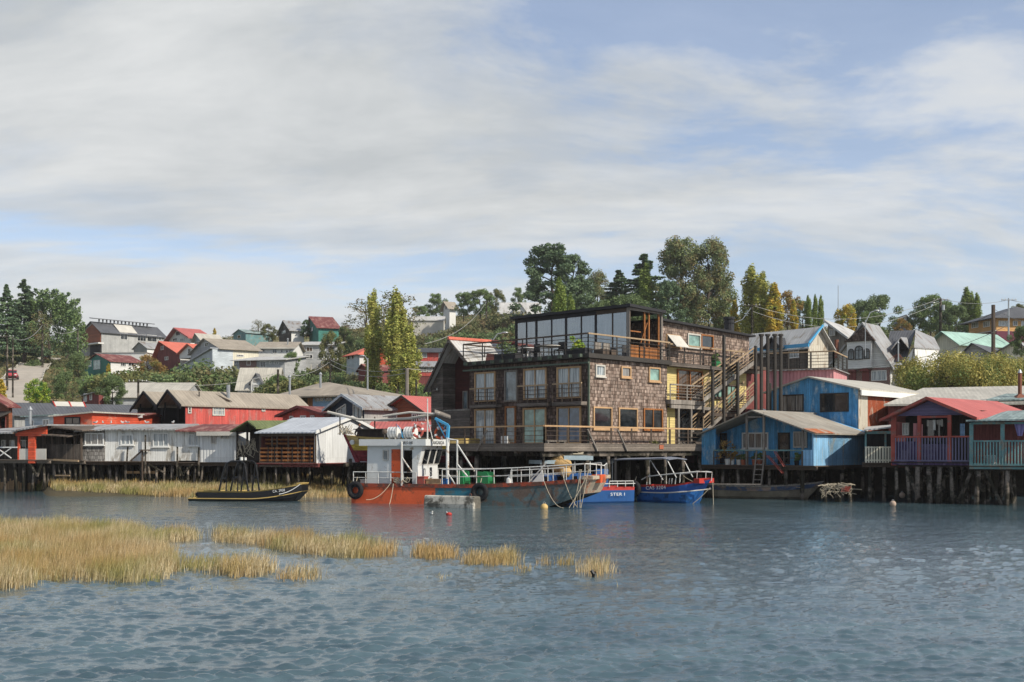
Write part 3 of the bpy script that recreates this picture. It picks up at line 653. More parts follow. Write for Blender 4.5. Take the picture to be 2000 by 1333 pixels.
reg = [(w2(A), 640, .62, .011, .25), (w2(ell(345, 1052, 44, 8)), 520, .50, .014, .2), (w2([(418, 1050), (470, 1048), (575, 1058), (660, 1064), (775, 1076), (768, 1086), (700, 1092), (640, 1090), (560, 1080), (500, 1066), (420, 1060)]), 460, .58, .014, .4),
       (w2([(345, 1108), (400, 1104), (520, 1108), (540, 1122), (480, 1130), (370, 1118)]), 430, .52, .015, .3), (w2(ell(585, 1130, 44, 8)), 420, .50, .014, .25),
       (w2(ell(850, 1086, 42, 9)), 430, .48, .018, .15), (w2(ell(958, 1098, 56, 9)), 380, .45, .017, .35), (w2(ell(1022, 1114, 18, 4)), 300, .28, .014, .3),
       (w2(ell(1088, 1102, 42, 5)), 240, .42, .015, .5), (w2(ell(1165, 1118, 36, 10)), 230, .5, .014, .6), (w2(ell(1195, 1148, 12, 3)), 60, .3, .012, .3), (w2(ell(860, 1128, 14, 2.5)), 200, .14, .012, .3), (w2(ell(380, 1150, 70, 3)), 50, .10, .014, .5)]
tag(blades('marsh_grass', reg, gmat), 'straw coloured marsh grass standing in tufts in the near water', 'grass')
bank = [((px - 1000) / FPX * d, d) for px, d in ((60, 84), (100, 79), (110, 75), (180, 73.6), (330, 71.2), (430, 70.3), (640, 69.8), (694, 70.2), (712, 74), (700, 86), (500, 89), (300, 88))]
blades('bank_grass', [(bank, 150, .62, .040, .2)], gmat, lambda x, y: np.maximum(ground(x, y), -.02))
bpy.data.objects['bank_grass']['label'] = 'dry tawny grass on the mud bank before the stilt houses'; bpy.data.objects['bank_grass']['category'] = 'grass'

# ---------------------------------------------------------------- plants
def cards(cen, nrm, size, seed, asp=1.5):
    r = np.random.default_rng(seed); n_ = len(cen); v = nrm + r.normal(0, .75, (n_, 3)); v /= np.linalg.norm(v, axis=1, keepdims=True) + 1e-9
    a = np.cross(v, r.normal(0, 1, (n_, 3))); a /= np.linalg.norm(a, axis=1, keepdims=True) + 1e-9; b_ = np.cross(v, a)
    s = (size * r.uniform(.6, 1.35, n_))[:, None]; a *= s * asp * .5; b_ *= s * .5
    return np.stack([cen - a, cen - b_ * .9 + a * .15, cen + a, cen + b_ * .9 + a * .1], 1).reshape(-1, 3)
def blobs(cs, rs, nl, size, seed, el=1.0):
    r = np.random.default_rng(seed); C_, N_ = [], []
    for c_, rr in zip(cs, rs):
        k = max(8, int(nl * (rr / np.mean(rs)) ** 2)); v = r.normal(0, 1, (k, 3)); v /= np.linalg.norm(v, axis=1, keepdims=True)
        q = v * (rr * r.uniform(.45, 1.08, (k, 1))); q[:, 2] *= el; C_.append(c_ + q); N_.append(v)
    return cards(np.concatenate(C_), np.concatenate(N_), size, seed + 1)
def trunkmesh(name, mat, H, r0, limbs=(), seed=0, bend=.03):
    m = MB(); rr = random.Random(seed); pts = [(H * bend * math.sin(i * 1.3 + seed) * i / 6, H * bend * math.cos(i * 1.7 + seed) * i / 6, H * i / 6 - (.6 if i == 0 else 0)) for i in range(7)]
    m.tube(pts, r0, 7, r2=r0 * .25)
    for (z, L_, a, up) in limbs:
        t = z / H * 6; i = int(min(5, t)); b0 = Vector(pts[i]).lerp(Vector(pts[i + 1]), t - i); e = Vector((math.cos(a) * L_, math.sin(a) * L_, up * L_))
        m.tube([b0, b0 + e * .5 + Vector((0, 0, .05 * L_)), b0 + e], r0 * .38, 5, r2=r0 * .08)
    o = m.build(name, mat, None); o.data.transform(Matrix.Translation(o.location)); o.location = (0, 0, 0)
    return o
def make_tree(kind, seed, H, mat, name, leafn=5200, leaf=.34):
    r = np.random.default_rng(seed); root = thing(name, '', 'tree', (0, 0, -500)); limbs = []; el = 1.0
    if kind == 'poplar':
        zs2 = r.uniform(.10, .97, 62); R = 1.15 * np.sin(np.pi * np.clip(zs2, 0, 1) ** .75) ** .7 * H / 14; a = r.uniform(0, 6.28, 62); q = r.uniform(.2, 1.05, 62)
        cs = np.stack([np.cos(a) * R * q, np.sin(a) * R * q, zs2 * H], 1); rs = (.22 + .30 * R / max(R.max(), .1)) * r.uniform(.7, 1.2, 62) * H / 14; el = 3.4
    elif kind == 'round':
        N = 46; a = r.uniform(0, 6.28, N); zz2 = r.uniform(-.85, 1, N); q = np.sqrt(np.clip(1 - zz2 ** 2, 0, 1)) * r.uniform(.35, 1.0, N)
        cs = np.stack([np.cos(a) * q * H * .40, np.sin(a) * q * H * .40, H * .52 + zz2 * H * .43], 1); rs = r.uniform(.06, .12, N) * H
    elif kind == 'eucalypt':
        N = 60; zz2 = r.uniform(.22, .98, N); a = r.uniform(0, 6.28, N); env = .30 * np.sin(np.pi * (zz2 * .82 + .12)) ** .8 * H; q = r.uniform(.3, 1.05, N)
        cs = np.stack([np.cos(a) * env * q, np.sin(a) * env * q, zz2 * H], 1); rs = r.uniform(.045, .085, N) * H; el = 1.25
    elif kind == 'pine':
        N = 95; zz2 = r.uniform(.12, .98, N); a = r.uniform(0, 6.28, N); env = (.36 - .27 * zz2 ** 1.8) * H; q = r.uniform(.35, 1.1, N)
        cs = np.stack([np.cos(a) * env * q, np.sin(a) * env * q, zz2 * H + .04 * H * q], 1); rs = r.uniform(.04, .075, N) * H; el = .85
    elif kind == 'shrub':
        N = 26; a = r.uniform(0, 6.28, N); q = r.uniform(0, 1, N) ** .6
        cs = np.stack([np.cos(a) * q * H * .72, np.sin(a) * q * H * .72, H * (.12 + .62 * r.random(N) * (1 - .5 * q))], 1); rs = r.uniform(.14, .28, N) * H
    elif kind == 'conifer':
        C_, N_ = [], []; nt_ = 26
        for i in range(nt_):
            t = (i + .5) / nt_; z = H * (.08 + .90 * t); L_ = H * .33 * (1 - t) ** .9 * r.uniform(.8, 1.15) + .12; nb = max(4, int(11 * (1 - t) + 3))
            for j in range(nb):
                a = r.uniform(0, 6.28); le = L_ * r.uniform(.6, 1.15); k = max(5, int(leafn / nt_ / nb)); s_ = r.uniform(.15, 1.0, k) ** .8
                x_ = np.cos(a) * le * s_; y_ = np.sin(a) * le * s_; wd = .22 * le * (1 - s_ * .6)
                C_.append(np.stack([x_ + r.normal(0, 1, k) * wd * .5, y_ + r.normal(0, 1, k) * wd * .5, z - le * .28 * s_ + r.normal(0, .06, k) * H / 12 + .12 * le * s_ ** 3], 1)); N_.append(np.tile([np.cos(a) * .4, np.sin(a) * .4, .8], (k, 1)))
        V = cards(np.concatenate(C_), np.concatenate(N_), leaf, seed)
    elif kind == 'cypress':    # a broad mass of upswept sprays
        N = 90; zz2 = r.uniform(.08, .97, N); a = r.uniform(0, 6.28, N); env = .40 * H * (1 - zz2 ** 2.2) ** .6; q = r.uniform(.35, 1.0, N) ** .6
        C_, N_ = [], []
        for i in range(N):
            k = leafn // N; d0 = np.array([np.cos(a[i]) * .75, np.sin(a[i]) * .75, .75]); s_ = r.random(k); L_ = H * r.uniform(.10, .2)
            b0 = np.array([np.cos(a[i]) * env[i] * q[i], np.sin(a[i]) * env[i] * q[i], zz2[i] * H * .9])
            C_.append(b0 + d0 * (s_[:, None] * L_) + r.normal(0, 1, (k, 3)) * (.045 * H * (1 - s_[:, None] * .8))); N_.append(np.tile(d0 * .4 + [0, 0, .5], (k, 1)))
        V = cards(np.concatenate(C_), np.concatenate(N_), leaf, seed)
    if kind not in ('conifer', 'cypress'):
        V = blobs(cs, rs, leafn / len(cs), leaf, seed, el)
        top = sorted(range(len(cs)), key=lambda i: -rs[i])[:14]
        for i in top:
            L_ = math.hypot(cs[i][0], cs[i][1])
            if L_ > .25 and cs[i][2] > .25 * H: limbs.append((max(.12 * H, cs[i][2] - L_ * .7), L_, math.atan2(cs[i][1], cs[i][0]), .6))
    t = trunkmesh('trunk', MT['bark'], H * (.9 if kind != 'shrub' else .5), H * .022 if kind != 'poplar' else H * .014, limbs, seed); t.parent = root
    c_ = fastmesh('crown', V, 4, mat, root)
    root['H'] = H
    return root
LM = {'bush': leafmat('leaf_bush', '#8a8a42', '#b3a350', '#66783c'), 'pop': leafmat('leaf_poplar', '#8c9a44', '#bdb95a', '#a09a48'), 'popg': leafmat('leaf_poplar_green', '#5f7a34', '#8f9f48'), 'gold': leafmat('leaf_gold', '#b79a2f', '#d3b23f', '#8c9a3c'),
      'pine': leafmat('leaf_pine', '#4c6448', '#6b8058'), 'fir': leafmat('leaf_fir', '#50694a', '#6d8558', '#5c7656'), 'cyp': leafmat('leaf_cypress', '#5f7a46', '#829858', '#546e46'),
      'euc': leafmat('leaf_eucalypt', '#62744a', '#84905c', '#8c7c50'), 'green': leafmat('leaf_green', '#58743f', '#7e9554', '#6a7744'), 'olive': leafmat('leaf_olive', '#5f6636', '#837f48', '#4a5a30'),
      'scrub': leafmat('leaf_scrub', '#55613a', '#7a7a4c', '#826e4a'), 'dark': leafmat('leaf_dark', '#566a42', '#738650'), 'bright': leafmat('leaf_bright', '#6f9a2e', '#b5bd3c', '#3f6f2c'), 'autumn': leafmat('leaf_autumn', '#8d6a3a', '#a8843f', '#6f7a3c')}
MODEL = {}
def model(k):
    if k not in MODEL:
        sp_, mt, H, nm, ln, lf, sd = SPEC[k]; MODEL[k] = make_tree(sp_, sd, H, LM[mt], nm, ln, lf)
    return MODEL[k]
SPEC = {'pop1': ('poplar', 'pop', 14, 'poplar_tree', 9500, .20, 1), 'pop2': ('poplar', 'pop', 14, 'poplar_tree', 9500, .20, 2), 'popg': ('poplar', 'popg', 14, 'poplar_tree', 9000, .21, 3), 'gold': ('poplar', 'gold', 12, 'poplar_tree', 7000, .26, 4),
        'goldr': ('round', 'gold', 8, 'willow_tree', 6500, .24, 14), 'pine1': ('pine', 'pine', 16, 'pine_tree', 14000, .30, 5), 'pine2': ('pine', 'pine', 16, 'pine_tree', 13000, .30, 6), 'fir1': ('conifer', 'fir', 14, 'fir_tree', 8000, .36, 7), 'fir2': ('conifer', 'pine', 14, 'fir_tree', 7500, .36, 8),
        'cyp': ('cypress', 'cyp', 14, 'cypress_tree', 11000, .34, 9), 'euc1': ('eucalypt', 'euc', 18, 'eucalyptus_tree', 17000, .26, 10), 'euc2': ('eucalypt', 'euc', 18, 'eucalyptus_tree', 17000, .26, 11), 'euc3': ('eucalypt', 'green', 18, 'eucalyptus_tree', 8000, .36, 21),
        'rnd1': ('round', 'green', 9, 'broadleaf_tree', 9500, .20, 12), 'rnd2': ('round', 'dark', 9, 'broadleaf_tree', 9500, .20, 13), 'rnd3': ('round', 'olive', 9, 'broadleaf_tree', 9500, .19, 15), 'aut': ('round', 'autumn', 9, 'broadleaf_tree', 5000, .24, 16), 'brt': ('round', 'bright', 6, 'broadleaf_tree', 6500, .17, 17),
        'sh1': ('shrub', 'olive', 2.2, 'shrub', 5200, .11, 18), 'sh2': ('shrub', 'scrub', 2.2, 'shrub', 5200, .11, 19), 'sh3': ('shrub', 'dark', 2.2, 'shrub', 5200, .11, 20), 'sh4': ('shrub', 'green', 2.2, 'shrub', 5200, .11, 22), 'shb': ('shrub', 'bush', 4.5, 'shrub', 24000, .10, 23), 'bare': ('eucalypt', 'scrub', 10, 'bare_tree', 1500, .2, 24)}
USED = set()
def tree(k, px, d, ytop, ybase, label, group=None, wide=1.0, cat=None):
    """stand a tree with its foot on the ground at (px, depth) so that it reaches from row ybase up to row ytop"""
    m = model(k); H = m['H']; x = (px - 1000) / FPX * d
    zt = zat(ytop, d); zb = zat(ybase, d) if ybase else gz(px, d) - .1
    s = (zt - zb) / (H * (.95 if 'sh' not in k else 1.0)); rz = random.uniform(0, 6.28); sc = (s * wide, s * wide, s)
    if k not in USED: USED.add(k); o = m; o.location = (x, d, zb); o.rotation_euler = (0, 0, rz); o.scale = sc; o['label'] = label
    else: o = dup(m, (x, d, zb), label, None, rz, sc)
    o['category'] = cat or ('shrub' if k.startswith('sh') else 'tree')
    if group: o['group'] = group
    elif 'group' in o: del o['group']
    return o
# ================================================================ houses on the hill
def stove(par, px, y0, y1, d, r=.12, mat='zinc', cap=True):
    x = (px - 1000) / FPX * d; m = MB(); m.tube([(x, d, zat(y1, d) - .3), (x, d, zat(y0, d))], r, 8); o = m.build('chimney', MT[mat], par)
    if cap: m = MB(); m.tube([(x, d, zat(y0, d) + .05), (x, d, zat(y0, d) + .30)], r * 1.7, 8, r2=r * .4); m.build('chimney_cap', MT[mat], o)
    return o
# long modern building with brown gable end (far left)
r_, fr, zb, ze, D = house('modern_house', 'long low grey timber building with brown gable end on the left hilltop', (158, 262), (198, 256), 690, 648, 'F', (180, 629), 'greywall', 'roof_slate', side=322,
      over=.5, sm='greywall', lwins=(), wins=[(159, 668, 170, 688, 'dark', 'darkf')] if False else [(174, 656, 178, 668, 'dark', None, 1, 1)], swins=[(235, 651, 249, 664, 'dark', None, 2), (268, 654, 285, 667, 'dark', None, 3), (287, 655, 306, 668, 'dark', None, 2), (309, 657, 315, 665, 'dark', None, 1)])
W_ = fr.w
m = MB(fr); pu = fr.u(180, -.15); m.prismv([(.1, ze - 2.6), (W_ - .1, ze - 2.6), (W_ - .1, ze - .1), (pu, fr.z(180, 632) - .2), (.1, ze - .1)], -.16, -.03); m.build('brown_gable', MT['brownboard'], r_)
m = MB(fr); m.box(-.3, W_ + 1.5, -1.6, -.17, ze - 2.9, ze - 2.6); m.build('canopy', MT['white'], r_)
m = MB(fr); m.box(W_ * .55, W_ * 1.05, -.5, -.17, zb - 1, ze - 2.92); m.build('dark_bay', MT['blackwood'], r_)
m = MB(fr); zr = fr.z(180, 629); Wc = pu + .6
for k in range(14): v = 1 + k * (D - 3) / 14; m.box(Wc, Wc + .1, v, v + .35, zr - .1, zr + .75)
m.slab([(pu - .8, -.4, zr + 1.0), (Wc + .5, -.4, zr + .75), (Wc + .5, D - 1, zr + .7), (pu - .8, D - 1, zr + .95)], .18); m.build('clerestory', MT['roof_slate'], r_)
m = MB(fr); q = fr.v(226, W_ * .8); m.slab([(pu + 1.0, q, zr - .45 + .2), (W_ - .2, q, ze + .35), (W_ - .2, q + 4.5, ze + .35), (pu + 1.0, q + 4.5, zr - .45 + .2)], .12); m.build('skylight', MT['offwhite'], r_)
house('green_house', 'teal green boarded house with a rusty maroon roof below the long grey building', (164, 205), (216, 197), 733, 706, 'F', (190, 692), 'tealboard', 'roof_maroon', side=278, sm='whitewall', gm='greenglass',
      wins=[(169, 704, 179, 717, 'greenglass', None, 2, 2), (183, 704, 196, 722, 'greenglass', None, 2, 2)], swins=[(235, 708, 246, 716, 'dark', None, 3), (250, 708, 262, 716, 'dark', None, 2)])
house('small_grey_house', 'small grey shed with a pointed gable beside the orange roofed cottage', (261, 238), (287, 236), 690, 680, 'F', (273, 669), 'greywall', 'roof_grey', side=318, sm='white', over=.3)
house('white_wall_shed', 'long flat white outbuilding just under the brown gable building', (186, 215), (285, 214), 697, 689, 'flat', (200, 690), 'white', 'roof_light', D=6, over=.2)
r_ = house('red_roof_chalet', 'white chalet with a broad red roof and dark eaves high on the left slope', (330, 252), (372, 244), 668, 659, 'F', (347, 643), 'white', 'roof_red', side=408, over=1.0,
      wins=[(344, 648, 352, 656, 'dark', None, 2, 1), (338, 661, 346, 667, 'dark', None, 2), (352, 661, 362, 667, 'curtain', None, 3)], rt=.3)[0]
house('beige_roof_house', 'small house with a pale roof tucked right of the red roofed chalet', (380, 240), (393, 238), 672, 662, 'F', (385, 652), 'greyboard', 'roof_cream', side=432, over=.6, wins=[(384, 660, 391, 668, 'dark', None, 1)])
r_, fr, zb, ze, D = house('orange_roof_house', 'cottage with a vivid orange roof and two pointed gables left of the big grey barn', (306, 215), (352, 208), 703, 690, 'F', (318, 668), 'maroon', 'roof_orange', side=395, over=.9, sm='white',
      wins=[(322, 697, 329, 704, 'dark', None, 2), (314, 676, 320, 684, 'curtain', None, 2)])
m = MB(fr); u0, u1 = fr.u(348, -1), fr.u(388, -1); um = fr.u(369, -1); zt_, ze_ = fr.z(369, 673, -1), fr.z(369, 688, -1); m.prismv([(u0 + .3, zb), (u1 - .3, zb), (u1 - .3, ze_), (um, zt_), (u0 + .3, ze_)], -.9, 4); o = m.build('gable_wing', MT['white'], r_)
m = MB(fr); m.slab([(u0, -1.4, ze_ - .1), (um, -1.4, zt_ + .15), (um, 5, zt_ + .15), (u0, 5, ze_ - .1)], .2); m.slab([(um, -1.4, zt_ + .15), (u1, -1.4, ze_ - .1), (u1, 5, ze_ - .1), (um, 5, zt_ + .15)], .2); m.build('wing_roof', MT['roof_orange'], o)
window(o, fr, plane(fr, 'F', -.9), um - .5, um + .5, zt_ - 1.7, zt_ - .75, MT['white'], MT['dark'], .08, (2, 1))
r_, fr, zb, ze, D = house('grey_barn_house', 'big grey house with steep gable and beige roof, lean-to on its left', (373, 200), (432, 188), 712, 681, 'F', (402, 662), 'greyboard', 'roof_beige', side=505, over=.5, sm='cream',
      wins=[(400, 670, 407, 677, 'dark', None, 2, 2), (416, 692, 424, 701, 'dark', None, 1)], swins=[(462, 693, 476, 697, 'dark', None, 4)])
m = MB(fr); u0 = fr.u(343, -1.5); u1 = fr.u(415, -1.5); m.prismv([(u0, zb - 2), (u1, zb - 2), (u1, ze - .2), (u0, ze - 2.6)], -1.5, 2.0)
o = m.build('lean_to', MT['palegrey'], r_); m = MB(fr); m.slab([(u0 - .4, -1.9, ze - 2.6), (u1 + .1, -1.9, ze + .05), (u1 + .1, 2.2, ze + .05), (u0 - .4, 2.2, ze - 2.6)], .14); m.build('lean_to_roof', MT['roof_silver'], o)
r_, fr, zb, ze, D = house('pink_white_house', 'long white house with a pinkish eave line and a row of five small windows', (502, 196), (573, 196), 700, 679, 'S', (530, 669), 'white', 'roof_beige', D=9, over=.5, trim='offwhite',
      wins=[(510, 681, 519, 688, 'lace', None, 3), (532, 682, 541, 691, 'dark', None, 2), (548, 683, 553, 689, 'dark', None, 1), (558, 684, 563, 690, 'dark', None, 1), (564, 684, 569, 690, 'dark', None, 1)])
stove(r_, 562, 664, 676, 198)
house('brick_white_house', 'low flat roofed house, half red brick and half white, under the pink and white one', (457, 176), (556, 174), 722, 703, 'shed', (500, 699), 'greyboard', 'roof_light', D=8, over=.5,
      wins=[(458, 705, 466, 712, 'blueglass', None, 2), (482, 705, 490, 714, 'dark', None, 1), (508, 706, 520, 718, 'dark', None, 2), (526, 706, 530, 712, 'dark', None, 1), (535, 707, 545, 712, 'dark', None, 2)])
fr = Fr(457, 176, 556, 174); m = MB(fr); m.box(fr.u(468), fr.u(501), -.06, -.005, zat(721, 175), zat(704.5, 175)); m.build('brick_panel', MT['brickwall'], bpy.data.objects['brick_white_house'])
r_, fr, zb, ze, D = house('steep_roof_house', 'white shingled house with a very steep pale roof and one pointed dormer', (464, 150), (540, 150), 770, 759, 'S', (500, 720), 'whitewall', 'roof_cream', D=5, over=.3,
      wins=[(470, 760, 485, 768, 'lace', None, 4), (524, 762, 530, 768, 'dark', None, 1)])
m = MB(fr); u0, u1 = fr.u(490, -.4), fr.u(510, -.4); um = (u0 + u1) / 2; za = fr.z(500, 746, -.4); zt_ = fr.z(500, 731, -.4); m.prismv([(u0, zb - 1), (u1, zb - 1), (u1, za), (um, zt_), (u0, za)], -.4, 2.3); o = m.build('dormer', MT['white'], r_)
m = MB(fr); m.slab([(u0 - .25, -.7, za - .3), (um, -.7, zt_ + .15), (um, 2.6, zt_ + .15), (u0 - .25, 2.6, za - .3)], .16); m.slab([(um, -.7, zt_ + .15), (u1 + .25, -.7, za - .3), (u1 + .25, 2.6, za - .3), (um, 2.6, zt_ + .15)], .16); m.build('dormer_roof', MT['roof_slate'], o)
window(o, fr, plane(fr, 'F', -.4), fr.u(494, -.4), fr.u(506, -.4), fr.z(500, 762, -.4), fr.z(500, 751, -.4), MT['white'], MT['lace'], .07, (3, 2))
window(o, fr, plane(fr, 'F', -.4), fr.u(496, -.4), fr.u(504, -.4), fr.z(500, 747, -.4), fr.z(500, 740, -.4), MT['offwhite'], MT['lace'], .05, (2, 1))
house('teal_shed', 'tiny teal blue shed with a pitched roof on the crest beside a pale wall', (456, 262), (480, 258), 664, 650, 'F', (468, 644), 'tealtrim', 'roof_teal', D=7, over=.3, wins=[(464, 655, 470, 661, 'dark', None, 1)])
house('crest_white_wall', 'plain low white hut behind the bare trees on the crest', (484, 268), (516, 268), 662, 650, 'shed', (500, 647), 'white', 'roof_light', D=5, over=.2)
house('grey_gable_house', 'dark shingled cottage with a steep pale grey roof on the crest', (545, 262), (569, 252), 654, 645, 'F', (557, 627), 'oldwood', 'roof_grey', side=594, over=.6, sm='white', wins=[(551, 646, 558, 652, 'dark', None, 1)])
house('rusty_roof_house', 'teal walled house with a large rusty red roof standing on the crest', (604, 256), (622, 245), 652, 640, 'F', (607, 619), 'tealboard', 'roof_maroon', side=662, over=.5, wins=[(607, 640, 611, 648, 'dark', None, 1)])
r_ = house('grey_block_house', 'two storey grey block house with six windows and open posts beneath it', (584, 205), (655, 205), 712, 674, 'shed', (620, 669), 'greyboard', 'roof_light', D=9, over=.5,
      wins=[(598, 678, 611, 687, 'warm', None, 2), (625, 677, 636, 686, 'warm', None, 2), (597, 693, 611, 701, 'dark', None, 2), (621, 694, 633, 702, 'dark', None, 3), (643, 694, 655, 701, 'dark', None, 2)])[0]
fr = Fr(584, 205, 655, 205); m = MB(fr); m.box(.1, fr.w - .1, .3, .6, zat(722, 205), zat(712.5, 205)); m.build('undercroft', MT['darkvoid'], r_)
m = MB(fr)
for i in range(7): m.box(i * fr.w / 6 - .1, i * fr.w / 6 + .1, -.05, .2, zat(724, 205), zat(712, 205))
m.build('posts', MT['offwhite'], r_)
house('orange_hip_house', 'small white two storey house with an orange roof left of the tall poplar', (677, 188), (702, 184), 712, 692, 'hip', (690, 681), 'palegrey', 'roof_orange', D=7, over=.6, hipr=.4, sm='white', wins=[(679, 694, 684, 703, 'dark', None, 1), (687, 694, 692, 702, 'dark', None, 1)])
house('vermilion_shed', 'bright vermilion shed glimpsed between the two poplars', (741, 180), (758, 180), 712, 688, 'F', (749, 681), 'orangeboard', 'roof_dark', D=6, over=.4)
house('maroon_cottage', 'dark maroon cottage in the bushes at the foot of the left poplar', (700, 170), (722, 168), 745, 722, 'F', (708, 712), 'maroon', 'roof_maroon', D=7, over=.3)
house('red_street_house', 'red boarded house with a dark grey roof and white windows right of the poplars', (820, 182), (868, 182), 704, 688, 'S', (845, 681), 'redboard', 'roof_dark', D=7, over=.5, wins=[(823, 689, 834, 699, 'curtain', None, 3), (857, 689, 867, 700, 'curtain', None, 3)])
r_, fr, zb, ze, D = house('glazed_veranda_house', 'red house with a white glazed veranda, just below the red boarded house', (814, 165), (868, 165), 738, 716, 'S', (845, 707), 'maroon', 'roof_grey', D=6, over=.4,
      wins=[(817 + i * 9.2, 717, 824.5 + i * 9.2, 727, 'dark', None, 2) for i in range(5)])
m = MB(fr); m.box(0, fr.w, -.06, -.005, zat(735, 165), zat(728.5, 165)); m.build('red_panel', MT['redboard'], r_)
house('salmon_roof_annex', 'low salmon pink roofed annex beyond the white windowed row', (572, 205), (590, 205), 700, 684, 'S', (580, 676), 'white', 'roof_red', D=7, over=.2)
house('crest_white_house', 'narrow two storey white house among trees on the skyline', (866, 285), (878, 282), 616, 600, 'F', (871, 590), 'white', 'roof_beige', side=890, over=.8, wins=[(870, 597, 874, 605, 'dark', None, 1)], swins=[(882, 598, 886, 605, 'dark', None, 1)])
house('crest_long_shed', 'long low pale roof running along the skyline left of the narrow white house', (805, 275), (866, 275), 630, 626, 'S', (835, 619), 'offwhite', 'roof_light', D=6, over=.3)
r_, fr, zb, ze, D = house('crest_chalet', 'white bungalow with central gable on the hilltop left of the big pine', (980, 262), (1052, 262), 622, 611, 'S', (1015, 592), 'white', 'roof_light', D=8, over=.6, wins=[(985, 612, 990, 618, 'dark', None, 1), (994, 612, 998, 618, 'dark', None, 1), (1040, 612, 1046, 618, 'dark', None, 2)])
m = MB(fr); u0, u1 = fr.u(1004, -1), fr.u(1026, -1); um = (u0 + u1) / 2; m.prismv([(u0, zb - 2), (u1, zb - 2), (u1, ze + .3), (um, ze + 2.0), (u0, ze + .3)], -1, 4); o = m.build('gable_wing', MT['white'], r_)
m = MB(fr); m.slab([(u0 - .4, -1.4, ze), (um, -1.4, ze + 2.25), (um, 4, ze + 2.25), (u0 - .4, 4, ze)], .2); m.slab([(um, -1.4, ze + 2.25), (u1 + .4, -1.4, ze), (u1 + .4, 4, ze), (um, 4, ze + 2.25)], .2); m.build('wing_roof', MT['roof_light'], o)
window(o, fr, plane(fr, 'F', -1), um - .9, um + .9, zb + .2, zb + 1.5, MT['white'], MT['dark'], .1, (3, 1))
house('long_warehouse', 'very long low shed with a dull silver metal roof behind the twin gabled red building', (208, 140), (352, 140), 790, 776, 'S', (300, 749), 'greyboard', 'roof_cream', D=12, over=.3)
house('beige_cottage', 'pale cottage with a flat grey roof left of the dark round tree', (166, 165), (214, 165), 760, 743, 'shed', (190, 737), 'cream', 'roof_grey', D=7, over=.4, wins=[(177, 744, 186, 750, 'dark', None, 2)])
house('brick_red_cottage', 'dark red cottage with a slanted grey roof just behind the bare shrubs', (160, 142), (193, 140), 790, 766, 'tilt', (160, 775), 'maroon', 'roof_grey', D=7, over=.4, wins=[(164, 769, 170, 785, 'curtain', None, 1), (176, 768, 180, 782, 'dark', None, 1)])
house('crest_dark_house', 'small dark A-frame house alone on the right skyline between round trees', (1758, 280), (1778, 280), 640, 626, 'F', (1768, 616), 'slateblue', 'roof_slate', D=5, over=.8, wins=[(1766, 620, 1770, 626, 'curtain', None, 1)])
r_, fr, zb, ze, D = house('mint_roof_house', 'low house with a mint green roof and patched pale gable behind the yellowish bushes', (1818, 150), (1872, 146), 700, 668, 'F', (1846, 649), 'cream', 'roof_mint' if 'roof_mint' in MT else 'mint', D=9, over=.8)
r_, fr, zb, ze, D = house('tan_corner_house', 'two storey orange tan house over a maroon ground floor with a dark hipped roof', (1892, 165), (1946, 158), 682, 621, 'hip', (1950, 607), 'tan', 'roof_slate', side=2060, over=1.0, hipr=.3,
      wins=[(1898, 630, 1911, 641, 'lace', None, 3), (1921, 628, 1934, 639, 'lace', None, 3), (1898, 654, 1911, 666, 'curtain', None, 3), (1918, 652, 1931, 665, 'curtain', None, 3)],
      swins=[(1950, 627, 1971, 638, 'curtain', None, 4), (1978, 627, 1987, 637, 'dark', None, 2), (1994, 627, 2010, 638, 'curtain', None, 2)])
m = MB(fr); zs1, zs2 = zat(684, 160), zat(650, 160); m.box(-.06, -.004, 0, D, zs1, zs2); m.box(0, fr.w, -.06, -.004, zs1, zs2); m.box(fr.w + .004, fr.w + .06, 0, D, zs1, zs2); m.build('lower_wall', MT['purplewall'], r_)
m = MB(fr); m.box(-.2, fr.w + .2, -.5, -.062, zs2, zs2 + .12); m.build('string_course', MT['offwhite'], r_)
house('slate_roof_shed', 'low dark roofed shed half hidden by bushes below the tan house', (1880, 130), (1935, 128), 720, 690, 'F', (1900, 672), 'greyboard', 'roof_slate', D=8, over=.6)
house('grey_roof_annex', 'small pale roofed outbuilding at the right edge above the bushes', (1955, 130), (2010, 128), 715, 682, 'F', (1985, 668), 'cream', 'roof_grey', D=8, over=.6)
# white chalet with steep roofs (right)
r_, fr, zb, ze, D = house('gabled_chalet', 'big white chalet with steep grey roofs, three arched windows and a brick ground floor', (1624, 124), (1738, 120), 745, 709, 'F', (1687, 634), 'whitewall', 'roof_grey', side=1764, over=.5, rt=.25,
      wins=[(1630, 727, 1654, 744, 'blueglass', None, 2), (1702, 724, 1732, 744, 'curtain', None, 3)])
m = MB(fr); zk = zat(719, 121); m.box(-.02, fr.w + .02, -.014, -.002, zb - 2, zk); m.build('brick_front', MT['brickwall'], r_)
for q in (1658, 1684):
    m = MB(fr); a0, a1 = fr.u(q, -.1), fr.u(q + 14, -.1); m.box(a0, a1, -.16, -.085, zb, zk - .25); m.prismv([(a0 - .2, zk - .3), (a1 + .2, zk - .3), ((a0 + a1) / 2, zk + .15)], -.5, -.085); m.build('door', MT['maroon'], r_)
bay0, bay1 = fr.u(1654, -.6), fr.u(1702, -.6); zb0, zb1 = fr.z(1680, 720, -.6), fr.z(1680, 667, -.6)
m = MB(fr); m.box(bay0, bay1, -.6, -.005, zb0, zb1); bay = m.build('bay', MT['whitewall'], r_)
m = MB(fr); zp = fr.z(1687, 640, -.6); pu = fr.u(1687, -.6); m.prismv([(bay0 - .3, zb1 + .004), (bay1 + .4, zb1 + .004), (pu, zp)], -.75, -.3); m.build('shingled_peak', MT['shingle_dark'], r_)
